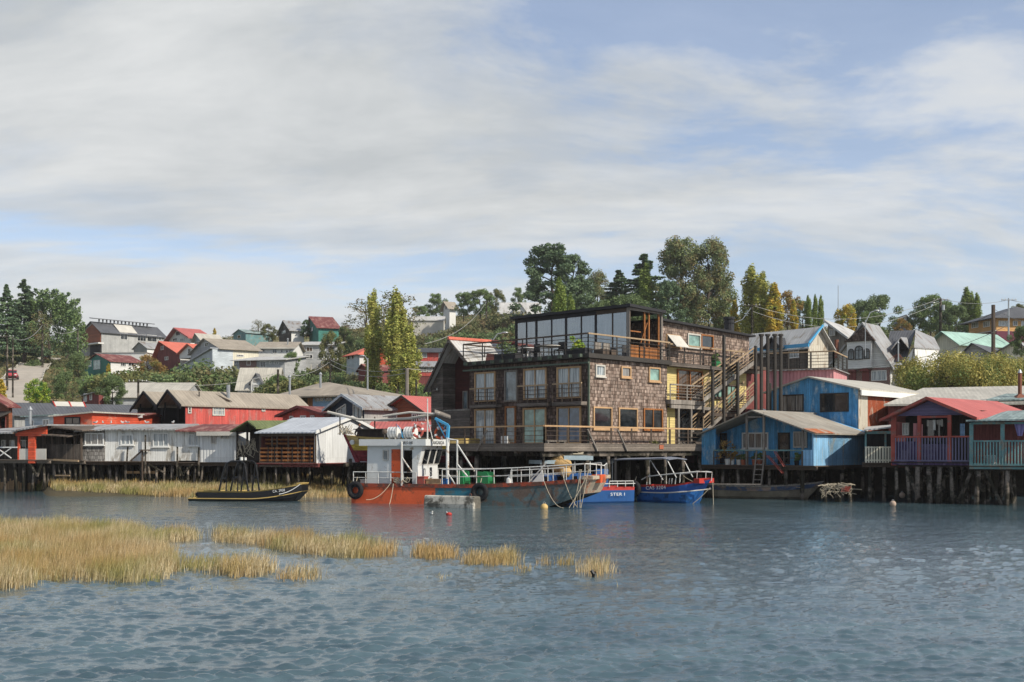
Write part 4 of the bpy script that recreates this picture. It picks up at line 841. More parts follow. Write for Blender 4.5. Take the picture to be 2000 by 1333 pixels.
for (a, b_, t0, t1) in ((1657, 1668, 682, 703.5), (1669.5, 1686, 676, 703.5), (1687.5, 1699, 681, 702)):
    u0, u1 = fr.u(a, -.6), fr.u(b_, -.6); z1, z0 = fr.z(a, t0, -.6), fr.z(a, t1, -.6); rr = (u1 - u0) / 2
    def arch(k): return [(u0 + rr - (rr - k) * math.cos(i * math.pi / 10), z1 - rr + (rr - k) * math.sin(i * math.pi / 10)) for i in range(11)] + [(u1 - k, z0 + k), (u0 + k, z0 + k)]
    m = MB(fr); A0, A1 = arch(0), arch(.1); n_ = len(A0)
    for i in range(n_): j = (i + 1) % n_; m.prismv([A0[i], A0[j], A1[j], A1[i]], -.68, -.605)
    m.box(u0 + rr - .03, u1 - rr + .03, -.66, -.605, z0, z1 - .1); m.box(u0 + .1, u1 - .1, -.66, -.605, z1 - rr - .05, z1 - rr + .03)
    o = m.build('arched_window', MT['rail_dark'], bay); m = MB(fr); m.prismv(arch(.08), -.63, -.602); m.build('pane', MT['grey'], o)
# right wing
f2 = Fr(1738, 122, 1759, 121); e0 = P(1732, 709, 121.5)
m = MB(); A_, B_, C_, D2 = P(1728, 709, 122), P(1768, 708, 120), P(1788, 645, 126), P(1738, 647, 127)
m.slab([A_, B_, C_, D2], .15, True); m.build('wing_roof', MT['roof_slate'], r_)
m = MB(); m.slab([P(1788, 644, 126), P(1785.5, 678, 119), P(1836, 682, 126)], .15, True); m.slab([P(1788, 644, 126), P(1836, 682, 126), P(1825, 660, 134)], .15, True); m.build('hipped_roof', MT['roof_grey'], r_)
m = MB(); 
def wallq(a, b_, c_, d_): m.add([a, b_, c_, d_, a + Vector((0, .25, 0)), b_ + Vector((0, .25, 0)), c_ + Vector((0, .25, 0)), d_ + Vector((0, .25, 0))], [(0, 1, 2, 3), (7, 6, 5, 4), (0, 4, 5, 1), (1, 5, 6, 2), (2, 6, 7, 3), (3, 7, 4, 0)], True)
wallq(P(1759, 752, 120.5), P(1794, 752, 118.8), P(1785.5, 680, 119.4), P(1767, 708, 120.3)); wallq(P(1794, 752, 118.8), P(1838, 752, 126), P(1834, 684, 125.8), P(1786, 680, 119.4)); m.build('side_wing', MT['whiteboard'], r_)
m = MB(); m.tube([P(1786, 680, 119), P(1784, 690, 119), P(1782, 700, 119), P(1792, 722, 118.3), P(1794, 752, 118.3)], .07, 6, True); m.build('drainpipe', MT['rail_dark'], r_)
m = MB(); m.bar(P(1735, 711, 119.8), P(1762, 711, 119.4), .22, True); m.build('gutter', MT['white'], r_)
f3 = Fr(1759, 120.2, 1794, 118.5); window(r_, f3, plane(f3, 'F', 0), f3.u(1771), f3.u(1791), zat(745, 119), zat(723, 119), MT['white'], MT['lace'], .09, (4, 3))
m = MB(); m.slab([P(1759, 659, 121), P(1741, 682, 121), P(1752, 664, 127)], .12, True); m.slab([P(1759, 659, 121), P(1776, 681, 121), P(1776, 660, 127)], .12, True); m.slab([P(1759, 659, 121), P(1776, 660, 127), P(1752, 664, 127)], .05, True)
dm = m.build('dormer_roof', MT['roof_grey'], r_); m = MB(); m.add([P(1745, 681, 121.6), P(1772, 681, 121.6), P(1759, 663, 121.6), P(1745, 681, 122.4), P(1772, 681, 122.4), P(1759, 663, 122.4)], [(0, 1, 2), (5, 4, 3), (0, 3, 4, 1), (1, 4, 5, 2), (2, 5, 3, 0)], True); m.build('dormer_front', MT['blackwood'], dm)
stove(r_, 1754.5, 672, 705, 118.5, .07)
m = MB(); a_ = P(1750, 706, 118.8); [m.bar(a_ + Vector((i * .25, 0, 0)), P(1754.5, 690, 118.6), .04, True) for i in range(-4, 5)]; m.build('antenna_frame', MT['rustpipe'], r_)
# cream corrugated house and tilted roof behind
r_, fr, zb, ze, D = house('cream_sided_house', 'cream metal sided house with blue edged pale roof behind the stair terrace', (1450, 104), (1578, 98), 716, 671, 'S', (1530, 648), 'oldwood_v', 'roof_light', side=1617, over=.5, sm='creamcorr',
      wins=[(1541, 674, 1561, 700, 'curtain', None, 2), (1486, 676, 1500, 698, 'dark', None, 2)])
m = MB(fr); m.box(-.5, fr.w + .55, -.62, -.5, ze - .35, ze - .05); m.tube([(fr.w + .55, -.55, ze - .05), (fr.w + .55, D / 2, fr.z(1530, 648, D / 2) + .18)], .1, 4); m.build('blue_edging', MT['cyan'], r_)
m = MB(fr); u0, u1 = fr.u(1494, -.8), fr.u(1530, -.8); um = (u0 + u1) / 2; m.slab([(u0, -1.2, ze - .2), (um, -1.2, ze + .75), (um, 2, ze + .75), (u0, 2, ze - .2)], .1); m.slab([(um, -1.2, ze + .75), (u1, -1.2, ze - .2), (u1, 2, ze - .2), (um, 2, ze + .75)], .1); m.prismv([(u0 + .3, ze - .3), (u1 - .3, ze - .3), (um, ze + .6)], -.9, 0); m.build('porch_gable', MT['roof_dark'], r_)
r_ = thing('tilted_roof_house', 'tall narrow house with one big pale roof slanting down to the right behind the chalet', 'house', P(1640, 700, 128))
m = MB(); m.slab([P(1608, 624, 127), P(1656, 659, 124), P(1675, 650, 134), P(1640, 634, 138)], .25, True); m.build('roof', MT['roof_light'], r_)
m = MB(); m.add([P(1617, 712, 128), P(1652, 712, 126), P(1652, 660, 126), P(1617, 634, 128), P(1640, 712, 138), P(1674, 712, 135), P(1672, 652, 135), P(1640, 638, 138)], [(0, 1, 2, 3), (1, 5, 6, 2), (4, 0, 3, 7), (3, 2, 6, 7), (5, 4, 7, 6)], True); m.build('wall', MT['greywood'], r_)
f3 = Fr(1617, 127.8, 1652, 125.8); window(r_, f3, plane(f3, 'F', 0), f3.u(1620), f3.u(1632), zat(656, 127), zat(643, 127), MT['offwhite'], MT['lace'], .09, (2, 1))
m = MB(); m.tube([P(1634, 700, 123), P(1634, 664, 123)], .22, 8, True); m.build('chimney', MT['rustpipe'], r_)

# ================================================================ street behind the stilt houses
r_, fr, zb, ze, D = house('dark_long_house', 'long dark grey roofed house with brick end behind the orange fronted sheds', (17, 104), (30, 100), 840, 812, 'F', (20, 790), 'maroon', 'roof_slate', side=270, over=.3, sm='greywall') if False else (None,) * 5
fr = Fr(28, 102, 275, 108); r_ = thing('dark_long_house', 'long dark slate roofed house with red framed skylights behind the orange fronted sheds', 'house', fr.pt(fr.w / 2, 4, 3))
zl = zat(811, 102); zr = zat(789, 106); m = MB(fr); m.prismu([(0, 2), (8, 2), (8, zl), (4, zr), (0, zl)], 0, fr.w); m.build('wall', MT['greywall'], r_)
m = MB(fr); m.slab([(-.3, -.4, zl), (fr.w + .2, -.4, zl), (fr.w + .2, 4, zr + .1), (-.3, 4, zr + .1)], .12); m.slab([(-.3, 4, zr + .1), (fr.w + .2, 4, zr + .1), (fr.w + .2, 8.4, zl), (-.3, 8.4, zl)], .12); m.build('roof', MT['roof_slate'], r_)
for a, b_ in ((109, 139), (140, 167)):
    u0, u1 = fr.u(a, 3), fr.u(b_, 3); m = MB(fr); m.slab([(u0, 2.2, zr - .62), (u1, 2.2, zr - .62), (u1, 3.9, zr + .28), (u0, 3.9, zr + .28)], .1); o = m.build('skylight', MT['offwhite'], r_)
    m = MB(fr); m.bar((u0, 2.2, zr - .62), (u1, 2.2, zr - .62), .12); m.bar((u0, 2.2, zr - .62), (u0 - .1, 3.9, zr + .28), .1); m.bar((u1, 2.2, zr - .62), (u1, 3.9, zr + .28), .1); m.build('red_frame', MT['redpaint'], o)
r_, fr, zb, ze, D = house('brown_porch_house', 'dark brown house with a shadowed porch at the left edge', (-45, 97), (17, 95), 850, 792, 'F', (-20, 768), 'brownboard', 'roof_maroon', side=24, over=.5, wins=[(-8, 815, 12, 838, 'dark', 'maroon', 2)])
m = MB(fr); m.slab([(-1, -3.2, ze - 1.7), (fr.w + .4, -3.2, ze - 1.7), (fr.w + .4, -.1, ze - .5), (-1, -.1, ze - .5)], .12); [m.bar((u, -3, zb - 1), (u, -3, ze - 1.6), .12) for u in (0, fr.w * .4, fr.w * .75, fr.w)]; m.build('porch', MT['rail_dark'], r_)
# red building with twin dark gables
fr = Fr(268, 101, 362, 94.5); W_ = fr.w; D = fr.v(600, W_) ; D = min(D, 26); zb = 2.6; ze = zat(791, 94.5); r_ = thing('twin_gable_building', 'long red boarded building with twin dark gabled balconies at its left end', 'building', fr.pt(W_ / 2, D / 2, zb))
u1 = fr.u(316); zp1 = fr.z(288, 768); zp2 = fr.z(338, 765)
m = MB(fr); m.prismv([(0, zb), (u1, zb), (u1, ze), (u1 / 2, zp1), (0, ze)], 1.3, D); m.prismv([(u1, zb), (W_, zb), (W_, ze), ((u1 + W_) / 2, zp2), (u1, ze)], 1.3, D); m.build('wall', MT['blackwood'], r_)
m = MB(fr); m.box(W_ + .004, W_ + .05, 0, D, zb - 1, ze - .12); m.build('side_wall', MT['redboard'], r_)
for (a, b_, zp) in ((0, u1, zp1), (u1, W_, zp2)):
    md = (a + b_) / 2; m = MB(fr); m.slab([(a - .25, -.5, ze - .02), (md, -.5, zp + .12), (md, D + .3, zp + .12), (a - .25, D + .3, ze - .02)], .12); m.slab([(md, -.5, zp + .12), (b_ + .25, -.5, ze - .02), (b_ + .25, D + .3, ze - .02), (md, D + .3, zp + .12)], .12); m.build('roof', MT['roof_beige'], r_)
    m = MB(fr); m.slab([(a - .28, -.6, ze - .2), (md, -.6, zp + .16), (md, -.5, zp + .16), (a - .28, -.5, ze - .2)], .22); m.slab([(md, -.6, zp + .16), (b_ + .28, -.6, ze - .2), (b_ + .28, -.5, ze - .02), (md, -.5, zp + .16)], .22); m.build('bargeboard', MT['blackwood'], r_)
    m = MB(fr); m.box(a + .05, a + .2, 0, 1.29, zb, ze); m.box(b_ - .2, b_ - .05, 0, 1.29, zb, ze); m.box(a + .2, b_ - .2, 0, .1, zb, zb + 1.0 + .9); m.box(a + .5, a + .62, -.02, .1, zb + 1.9, ze + .3); m.build('balcony', MT['blackwood'], r_)
    m = MB(fr); m.bar((a + .3, -.05, zb + 2.1), (b_ - .3, -.05, zb + 2.1), .09); m.build('handrail', MT['rail_brown'], r_)
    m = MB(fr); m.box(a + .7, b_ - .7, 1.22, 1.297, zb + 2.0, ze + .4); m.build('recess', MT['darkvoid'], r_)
pl = plane(fr, 'R', W_ + .05)
for (a, b_, t0, t1, g, mx, my) in ((366, 373, 790, 808, 'dark', 1, 3), (414, 438, 792, 812, 'curtain', 4, 2), (510, 517, 797, 804, 'curtain', 1, 1)):
    window(r_, fr, pl, fr.v(a, W_), fr.v(b_, W_), fr.zs(a, t1, W_), fr.zs(a, t0, W_), MT['offwhite'], MT[g], .09, (mx, my))
for px_, y0, y1, rr in ((446, 752, 778, .16), (389, 765, 784, .05)):
    v = fr.v(px_, W_ - 1.2); dd_ = fr.d(W_ - 1.2, v); m = MB(fr); m.tube([(W_ - 1.2, v, zat(y1, dd_) - .5), (W_ - 1.2, v, zat(y0, dd_))], rr, 8); m.build('chimney', MT['zinc' if rr > .1 else 'rail_dark'], r_)
m = MB(fr); v0, v1 = fr.v(418, W_ - .8), fr.v(440, W_ - .8); [m.bar((W_ - 2.6 + .12 * k, v0 + .15 * k, zp2 + .1), (W_ - .5 + .1 * k, v1 + .1 * k, ze + .4), .05) for k in range(4)]; m.build('roof_ladder', MT['rail_brown'], r_)
house('small_red_gable_house', 'low brick red house with a shallow gable in front of the long red building', (552, 94), (634, 91), 850, 810, 'F', (588, 796), 'redboard', 'roof_maroon', D=8, over=.45, rt=.14, wins=[(566, 813, 573, 823, 'lace', None, 2), (607, 812, 615, 822, 'lace', None, 2), (587, 812, 598, 824, 'dark', None, 2)], trim='maroon')
r_, fr, zb, ze, D = house('hipped_roof_house', 'house with a wide beige pyramid roof, powder blue wall and orange doors', (540, 120), (612, 112), 800, 773, 'F', (575, 760), 'cream', 'roof_beige', D=4, over=.3) if False else (None,) * 5
fr = Fr(560, 116, 712, 112); r_ = thing('hipped_roof_house', 'house under a wide beige pyramid roof with powder blue wall and orange doors', 'house', fr.pt(fr.w / 2, 5, 4)); ze = zat(773, 113); D = 10
pk = (fr.u(642, 5), 5, fr.z(642, 747, 5)); pk0 = (fr.u(625, 5), 5, fr.z(625, 748.5, 5)); a, b_ = -1.6, fr.w + 1.2
m = MB(fr); m.slab([(a, -1, ze), (b_, -1, ze), pk, pk0], .14); m.slab([(b_, -1, ze), (b_, 11, ze), pk], .14); m.slab([(b_, 11, ze), (a, 11, ze), pk0, pk], .14); m.slab([(a, 11, ze), (a, -1, ze), pk0], .14); m.build('roof', MT['roof_beige'], r_)
m = MB(fr); m.box(0, fr.u(597), .8, 9.9, 2.8, ze - .15); m.build('dark_porch_wall', MT['oldwood_v'], r_)
m = MB(fr); m.box(fr.u(611), fr.w, 0, 10, 2.8, ze - .15); m.build('wall', MT['powderblue'], r_)
m = MB(fr); m.box(fr.u(597) + .002, fr.u(611) - .002, .3, 9.9, 2.8, ze - .15); m.build('door', MT['orangewood'], r_)
for a, b_ in ((616, 632), (635, 649), (660, 675)): window(r_, fr, plane(fr, 'F', 0), fr.u(a), fr.u(b_), zat(784, 114), zat(775.5, 114), MT['offwhite'], MT['warm'], .07, (2, 1))
stove(r_, 626, 733, 752, 116); stove(r_, 566, 738, 765, 114, .11)
r_, fr, zb, ze, D = house('slate_blue_house', 'dark slate blue house with white framed slanting gable windows and grey roof', (645, 91), (711, 88), 850, 796, 'F', (676, 773), 'slateblue', 'roof_grey', D=12, over=.45, rt=.14, trim='palegrey', sm='greywall')
m = MB(fr)
for (q) in (((657, 802), (675, 790), (675, 830), (657, 830)), ((690, 788), (707, 801), (707, 830), (690, 830))):
    pts = [(fr.u(x, -.05), -.05, fr.z(x, y, -.05)) for x, y in q]
    for i in range(4): m.bar(pts[i], pts[(i + 1) % 4], .1)
    mid = [(pts[0][j] + pts[1][j]) / 2 for j in range(3)]; mb_ = [(pts[2][j] + pts[3][j]) / 2 for j in range(3)]; m.bar(mid, mb_, .07)
    t0 = [pts[0][0], -.05, pts[0][2] - .25]; t1 = [pts[1][0], -.05, pts[0][2] - .25]; m.bar(t0, t1, .06)
o = m.build('slanted_windows', MT['offwhite'], r_)
m = MB(fr)
for (q) in (((657, 802), (675, 790), (675, 830), (657, 830)), ((690, 788), (707, 801), (707, 830), (690, 830))): m.prismv([(fr.u(x), fr.z(x, y)) for x, y in q][::-1], -.02, -.004)
m.build('pane', MT['grey'], o)
r_, fr, zb, ze, D = house('brown_gable_house', 'brown boarded house with a low gable and pale windows beside the slate blue one', (744, 91), (832, 88), 850, 806, 'F', (791, 776), 'brownboard', 'roof_red', D=11, over=.4, rt=.14, trim='rail_brown', wins=[(754, 805, 776, 823, 'curtain', None, 3), (805, 808, 815, 826, 'dark', None, 2), (818, 807, 832, 822, 'curtain', None, 2)])
house('link_shed', 'plain grey green lean-to joining the slate blue and the brown house', (711, 92.5), (744, 92), 850, 806, 'S', (728, 785), 'greywall', 'roof_grey', D=9, over=.2, rt=.1, wins=[(714, 812, 724, 830, 'lace', None, 2), (727, 812, 740, 830, 'lace', None, 3)])
house('salmon_roof_shed', 'pale walled shed with a salmon red roof squeezed beside the old dark timber house', (826, 96), (846, 95), 850, 800, 'S', (836, 783), 'palegrey', 'roof_red', D=8, over=.4)
house('red_roof_boathouse', 'low building with a faded red roof behind the liferafts', (722, 83), (880, 83), 880, 842, 'S', (800, 826), 'oldwood', 'roof_red', D=7, over=.3)
# ================================================================ stilt houses on the left bank
def beams(par, fr, W_, D, z, mat, over=.15):
    m = MB(fr)
    for v in (.15, D * .5, D - .3): m.box(-over, W_ + over, v - .08, v + .08, z - .26, z - .06)
    m.box(-over, W_ + over, -over, D, z - .058, z); m.build('floor_deck', mat, par)
# orange veranda house
fr = Fr(-60, 80, 92, 78.5); W_ = fr.w; zf = zat(898, 79); ze = zat(848, 79); r_ = thing('orange_veranda_house', 'vermilion fronted veranda house with a crossed white rail at the left edge', 'stilt house', fr.pt(W_ / 2, 4, 0))
m = MB(fr); m.box(0, W_, 1.6, 9, zf, ze + .3); m.build('wall', MT['oldwood_v'], r_)
m = MB(fr); u = fr.u
m.prismv([(u(32), ze - .15), (u(92), ze - .15), (u(92), zat(832, 79)), (u(32), zat(845.5, 79))], -.1, .05); m.box(u(57), u(70), -.12, .06, zf - .25, ze - .16); m.box(u(35), u(38), -.05, .1, zf, ze - .16); m.build('orange_front', MT['orangeboard'], r_)
m = MB(fr); m.slab([(-.5, -.5, zat(845, 79)), (u(34), -.5, zat(845, 79)), (u(34) + 1, 9, zat(828, 86)), (-.5, 9, zat(828, 86))], .1); m.slab([(u(30), -.45, zat(843, 79) + .06), (W_ + .3, -.45, zat(831, 79) + .05), (W_ + .3, 8, zat(829, 84)), (u(30), 8, zat(833, 84))], .1); m.build('roof', MT['roof_grey'], r_)
beams(r_, fr, W_, 9, zf, MT['deckwood']); m = MB(fr)
for i in range(6):
    a, b_ = u(-60 + 0) + i * 1.15, u(-60) + (i + 1) * 1.15
    if b_ < u(36): m.bar((a, -.05, zf + .1), (b_, -.05, zf + .8), .06); m.bar((a, -.05, zf + .8), (b_, -.05, zf + .1), .06); m.bar((a, -.05, zf), (a, -.05, zf + .85), .07)
m.bar((0, -.05, zf + .85), (u(35), -.05, zf + .85), .08); m.build('crossed_railing', MT['white'], r_)
m = MB(fr); m.box(u(38), u(57), -.02, .03, zf, zf + .75); m.box(u(70), u(90), -.02, .03, zf, zf + .75); m.build('parapet', MT['offwhite'], r_)
for (a, b_, g) in ((40, 52, 'dark'), (4, 12, 'dark'), (20, 30, 'curtain')): window(r_, fr, plane(fr, 'F', 1.6), fr.u(a, 1.6), fr.u(b_, 1.6), zf + .5 * (a > 38) * 0 + .1 + .7 * (a < 38), ze - .4, MT['offwhite'], MT[g], .06, (1, 1))
piles(r_, fr, [(W_ * (i + .5) / 8, v) for v in (.2, 3.5) for i in range(8)], -.2, zf - .26, MT['pilewood'])
m = MB(fr)
for (a, b_) in ((60, 74), (82, 74)): m.bar((u(a), -.05, zf - .3), (u(b_), -.05, zf - 1.15), .11)
m.build('brace', MT['pilewood'], r_)
# fence of weathered reeds behind the piles, at the shore
fr2 = Fr(-60, 85, 112, 84); m = MB(fr2); k = 0
while k < fr2.w: h = 1.3 + random.random() * .35; m.box(k, k + .1, random.random() * .05, .08, gz(40, 84) - .9, gz(40, 84) + h - .2); k += .14
f_ = m.build('picket_fence', MT['palewood'], None); tag(f_, 'row of upright yellowish stakes in the shade beneath the orange veranda house', 'fence')
# pale blue and orange house behind it
r_, fr, zb, ze, D = house('pale_blue_shed', 'pale blue fronted shed with two windows and a slanting grey roof', (49, 89), (104, 88), 848, 812, 'tilt', (49, 815), 'palegrey', 'roof_teal', D=6, over=.25, wins=[(61, 820, 67, 838, 'lace', None, 1), (84, 819, 97, 838, 'lace', None, 2)])
stove(r_, 59, 802, 822, 87.5, .12)
r_, fr, zb, ze, D = house('orange_loft', 'orange boarded shed with one dark opening under a pale slanting roof', (104.5, 88), (180, 87), 850, 807, 'tilt', (104, 814), 'orangeboard', 'roof_cream', D=6, over=.3, wins=[(127, 815, 157, 830, 'warm', 'blackwood', 2)])
house('orange_strip_shed', 'low orange and maroon shed with a white eave behind the white stilt house', (180, 93), (272, 93), 850, 813, 'S', (225, 809), 'orangeboard', 'roof_maroon', D=6, over=.4, trim='white')
# dark weathered porch shack
fr = Fr(88, 79.5, 160, 78.5); W_ = fr.w; zf = zat(899, 79); r_ = thing('weathered_porch', 'dark weathered plank porch with a sagging roof beside the white stilt house', 'stilt porch', fr.pt(W_ / 2, 3, 0)); u = fr.u
m = MB(fr); m.slab([(-.1, -.6, zat(843, 79)), (u(118), -.6, zat(835, 79)), (u(118), 7, zat(833, 84)), (-.1, 7, zat(836, 84))], .09); m.slab([(u(114), -.7, zat(833.5, 79)), (W_ + .6, -.7, zat(841, 79)), (W_ + .6, 7, zat(833, 84)), (u(114), 7, zat(830, 84))], .09); m.slab([(u(100), -1.0, zat(849, 79)), (u(152), -1.0, zat(853, 79)), (u(156), .6, zat(846, 79)), (u(108), .6, zat(845, 79))], .07); m.build('roof', MT['roof_brown'], r_)
m = MB(fr); m.box(0, W_, 2.2, 7, zf, zat(841, 79)); m.build('wall', MT['oldwood_v'], r_)
m = MB(fr); k = 0
while k < W_ - .1:
    m.box(k, k + .10, -.06, -.02, zf + .02, zat(869.5 if k > 0 else 869, 79) + random.uniform(-.05, .05)); k += .12
m.bar((0, -.02, zat(869, 79)), (W_, -.02, zat(869, 79)), .08); m.build('plank_parapet', MT['oldwood_v'], r_)
m = MB(fr)
for a in (88, 102, 127, 146, 159): m.bar((u(a), 0, zf), (u(a), 0, zat(842, 79)), .11)
for a in (133, 139, 151): m.bar((u(a), .9, zf), (u(a), .9, zat(846, 79)), .06)
m.build('posts', MT['rail_brown'], r_)
beams(r_, fr, W_, 7, zf, MT['deckwood']); piles(r_, fr, [(W_ * (i + .5) / 7, v) for v in (.1, 2.5, 5) for i in range(7)], -.3, zf - .26, MT['pilewood'])
m = MB(fr); m.bar((u(112), -.2, zat(929, 79)), (u(140), -.2, zat(929, 79)), .09); m.bar((0, -.15, zf + .05), (W_, -.35, zf - .05), .13); m.build('loose_planks', MT['rail_wood'], r_)
# white plank stilt house
fr = Fr(160, 78.8, 345, 78); W_ = fr.w; zf = zat(901, 78.5); ze = zat(840, 78.5); u = fr.u; r_ = thing('white_stilt_house', 'long white plank stilt house with four windows and a grey metal roof', 'stilt house', fr.pt(W_ / 2, 3, 0)); D = 6.5; us = u(205)
m = MB(fr); m.box(us, W_, 0, D, zf, ze); m.build('wall', MT['whiteboard'], r_)
m = MB(fr); m.box(0, us - .004, -.05, D, zf, ze); m.build('shingled_bay', MT['shingle_grey'], r_)
m = MB(fr); m.slab([(-.3, -.5, ze - .05), (u(204), -.5, ze + .02), (u(204) + .4, 3.6, zat(829, 82)), (u(166), 3.6, zat(829, 82))], .09); m.slab([(u(200), -.45, ze + .06), (W_ + .1, -.45, ze + .04), (W_ + .1, 3.6, zat(828.5, 82)), (u(200), 3.6, zat(828.5, 82))], .09); m.slab([(0, 3.6, zat(829, 82)), (W_ + .1, 3.6, zat(829, 82)), (W_ + .1, 7, ze), (0, 7, ze)], .09); m.build('roof', MT['roof_grey'], r_)
for (a, b_, t0, t1, g, mx, my) in ((167, 204, 846, 869.5, 'lace', 3, 1), (236, 261.5, 849, 869.5, 'curtain', 3, 1), (299, 330, 846, 873, 'curtain', 3, 1)):
    off = .05 if a < 200 else 0; window(r_, fr, plane(fr, 'F', 0), u(a), u(b_), zat(t1, 78.4), zat(t0, 78.4), MT['white'], MT[g], .07, (mx, my), sill=True, off=off)
beams(r_, fr, W_, D, zf, MT['rail_brown']); piles(r_, fr, [(W_ * (i + .4) / 12, v) for v in (.1, 2.2, 4.6) for i in range(12)], .0, zf - .26, MT['pilewood'])
m = MB(fr)
for (a, t0, b_, t1) in ((253, 872, 248, 940), (287, 850, 287, 935), (293, 907, 323, 923)): m.bar((u(a), -.25, zat(t0, 78)), (u(b_), -.25, zat(t1, 78)), .09)
m.build('leaning_poles', MT['pilewood'], r_)
m = MB(fr); m.box(u(236), u(303), .5, .6, zat(926, 78), zat(921, 78)); m.build('ochre_plank', MT['palewood'], r_)
m = MB(fr); m.box(u(205), u(280), -.6, 0, zf - .06, zf - .005); m.bar((u(258), -.3, zf), (u(282), -.3, zf + .75), .09); m.box(u(278), u(294), -.5, -.1, zf + .72, zf + .8); m.bar((u(282), -.3, zf - 1.6), (u(282), -.3, zf + .72), .08); m.build('landing', MT['rail_brown'], r_)
# red roofed white house
fr = Fr(345.3, 78, 463, 77.2); W_ = fr.w; u = fr.u; zf = zat(903, 77.6); ze = zat(843, 77.6); r_ = thing('red_roof_stilt_house', 'weathered white stilt house with a faded red roof left of the dark net shed', 'stilt house', fr.pt(W_ / 2, 3, 0))
m = MB(fr); m.box(0, u(391), 0, D, zf + .1, ze); m.build('wall', MT['whiteboard'], r_)
m = MB(fr); m.box(u(391) + .004, W_, -.1, D, zf, ze - .05); m.build('metal_wall', MT['whiteside'], r_)
m = MB(fr); m.slab([(.12, -.5, ze + .08), (W_ + .2, -.5, ze - .05), (W_ + .2, 3.6, zat(829.5, 81)), (.12, 3.6, zat(828.5, 81))], .09); m.slab([(.12, 3.6, zat(828.5, 81)), (W_ + .2, 3.6, zat(829.5, 81)), (W_ + .2, 7, ze), (.12, 7, ze)], .09); m.build('roof', MT['roof_maroon'], r_)
m = MB(fr); m.box(u(391), W_ + .2, -.58, -.505, ze - .3, ze - .02); m.build('fascia', MT['offwhite'], r_)
for (a, b_, t0, t1, g, mx) in ((368, 389, 848, 871, 'curtain', 3), (413.5, 424, 850, 867, 'lace', 1), (433, 448, 847.5, 857, 'dark', 1)):
    window(r_, fr, plane(fr, 'F', 0), u(a), u(b_), zat(t1, 77.6), zat(t0, 77.6), MT['white' if a < 400 else 'offwhite'], MT[g], .06, (mx, 1), sill=(a < 400), off=.1 if a > 400 else 0)
beams(r_, fr, W_, D, zf, MT['rail_brown']); piles(r_, fr, [(W_ * (i + .4) / 8, v) for v in (.1, 2.2, 4.6) for i in range(8)], .1, zf - .26, MT['pilewood'])
m = MB(fr)
for (a, t0, b_, t1) in ((341 + 8, 910, 361, 931), (379, 908, 362, 925), (391, 874, 391, 930), (349, 873, 349, 932)): m.bar((u(a), -.2, zat(t0, 77)), (u(b_), -.2, zat(t1, 77)), .1)
m.build('brace', MT['pilewood'], r_)
# dark net shed
fr = Fr(463.5, 76.5, 507, 75.5); W_ = fr.w; u = fr.u; zf = zat(899, 76); r_ = thing('net_shed', 'dark open shed hung with nets under a mossy low gable', 'shed', fr.pt(W_ / 2, 3, 0)); pk = u(493); ze = zat(842, 76)
m = MB(fr); m.prismv([(0, zf), (W_, zf), (W_, zat(840, 76)), (pk, zat(825, 76)), (0, ze)], 1.2, 7); m.build('wall', MT['darkwood'], r_)
m = MB(fr); m.slab([(-.2, -.5, ze), (pk, -.5, zat(822, 76)), (pk + 1, 8, zat(822, 83)), (-.2, 8, zat(832, 83))], .1); m.slab([(pk, -.5, zat(822, 76)), (W_ + .15, -.5, zat(836, 76)), (W_ + .9, 8, zat(832, 83)), (pk + 1, 8, zat(822, 83))], .1); m.build('roof', MT['roof_moss'], r_)
m = MB(fr); m.bar((0, 0, zf), (0, 0, ze), .12); m.bar((u(483), 0, zf - .3), (u(483), 0, zat(830, 76)), .12); m.bar((u(497), .2, zf), (u(497), .2, zat(860, 76)), .08); m.box(0, W_, 0, .08, zf - .1, zf + 1.0); m.build('posts', MT['darkwood'], r_)
m = MB(fr); rr = random.Random(3)
for i in range(26):
    a = .15 + rr.random() * (W_ - .3); z0 = zat(856 + rr.random() * 12, 76); q = [(a + rr.uniform(-.15, .15) * k, -.06 - .02 * rr.random(), z0 - k * .28) for k in range(rr.randint(3, 6))]; m.tube(q, .018, 4)
m.build('hanging_nets', MT['rope'], r_); beams(r_, fr, W_, 7, zf, MT['darkwood']); piles(r_, fr, [(W_ * (i + .4) / 4, v) for v in (.1, 2.5, 5) for i in range(4)], .2, zf - .26, MT['pilewood'])
# crate-fronted boat shed with white gable
fr = Fr(507.5, 75, 617, 73.5); W_ = fr.w; u = fr.u; zf = zat(905, 74); ze = zat(843, 74); vs = fr.v(738, W_); r_ = thing('crate_shed', 'silver roofed shed with an open front of stacked orange crates and a white metal gable', 'shed', fr.pt(W_ / 2, 3, 0)); vs = min(vs, 9); zp = fr.zs(678, 817, W_)
pk = vs * .52
m = MB(fr); m.prismu([(0, zf), (vs, zf), (vs, ze), (pk, zp), (0, ze)], W_ - .12, W_); m.build('gable_wall', MT['whiteside'], r_)
m = MB(fr); m.box(0, W_ - .13, 2.4, vs, zf, ze); m.box(0, .1, .1, 2.39, zf, ze); m.build('wall', MT['maroon'], r_)
m = MB(fr); m.slab([(-.2, -.35, ze - .05), (W_ + .15, -.35, ze - .05), (W_ + .15, pk, zp + .08), (-.2, pk, zp + .08)], .08); m.slab([(-.2, pk, zp + .08), (W_ + .15, pk, zp + .08), (W_ + .15, vs + .3, ze), (-.2, vs + .3, ze)], .08); m.build('roof', MT['roof_silver'], r_)
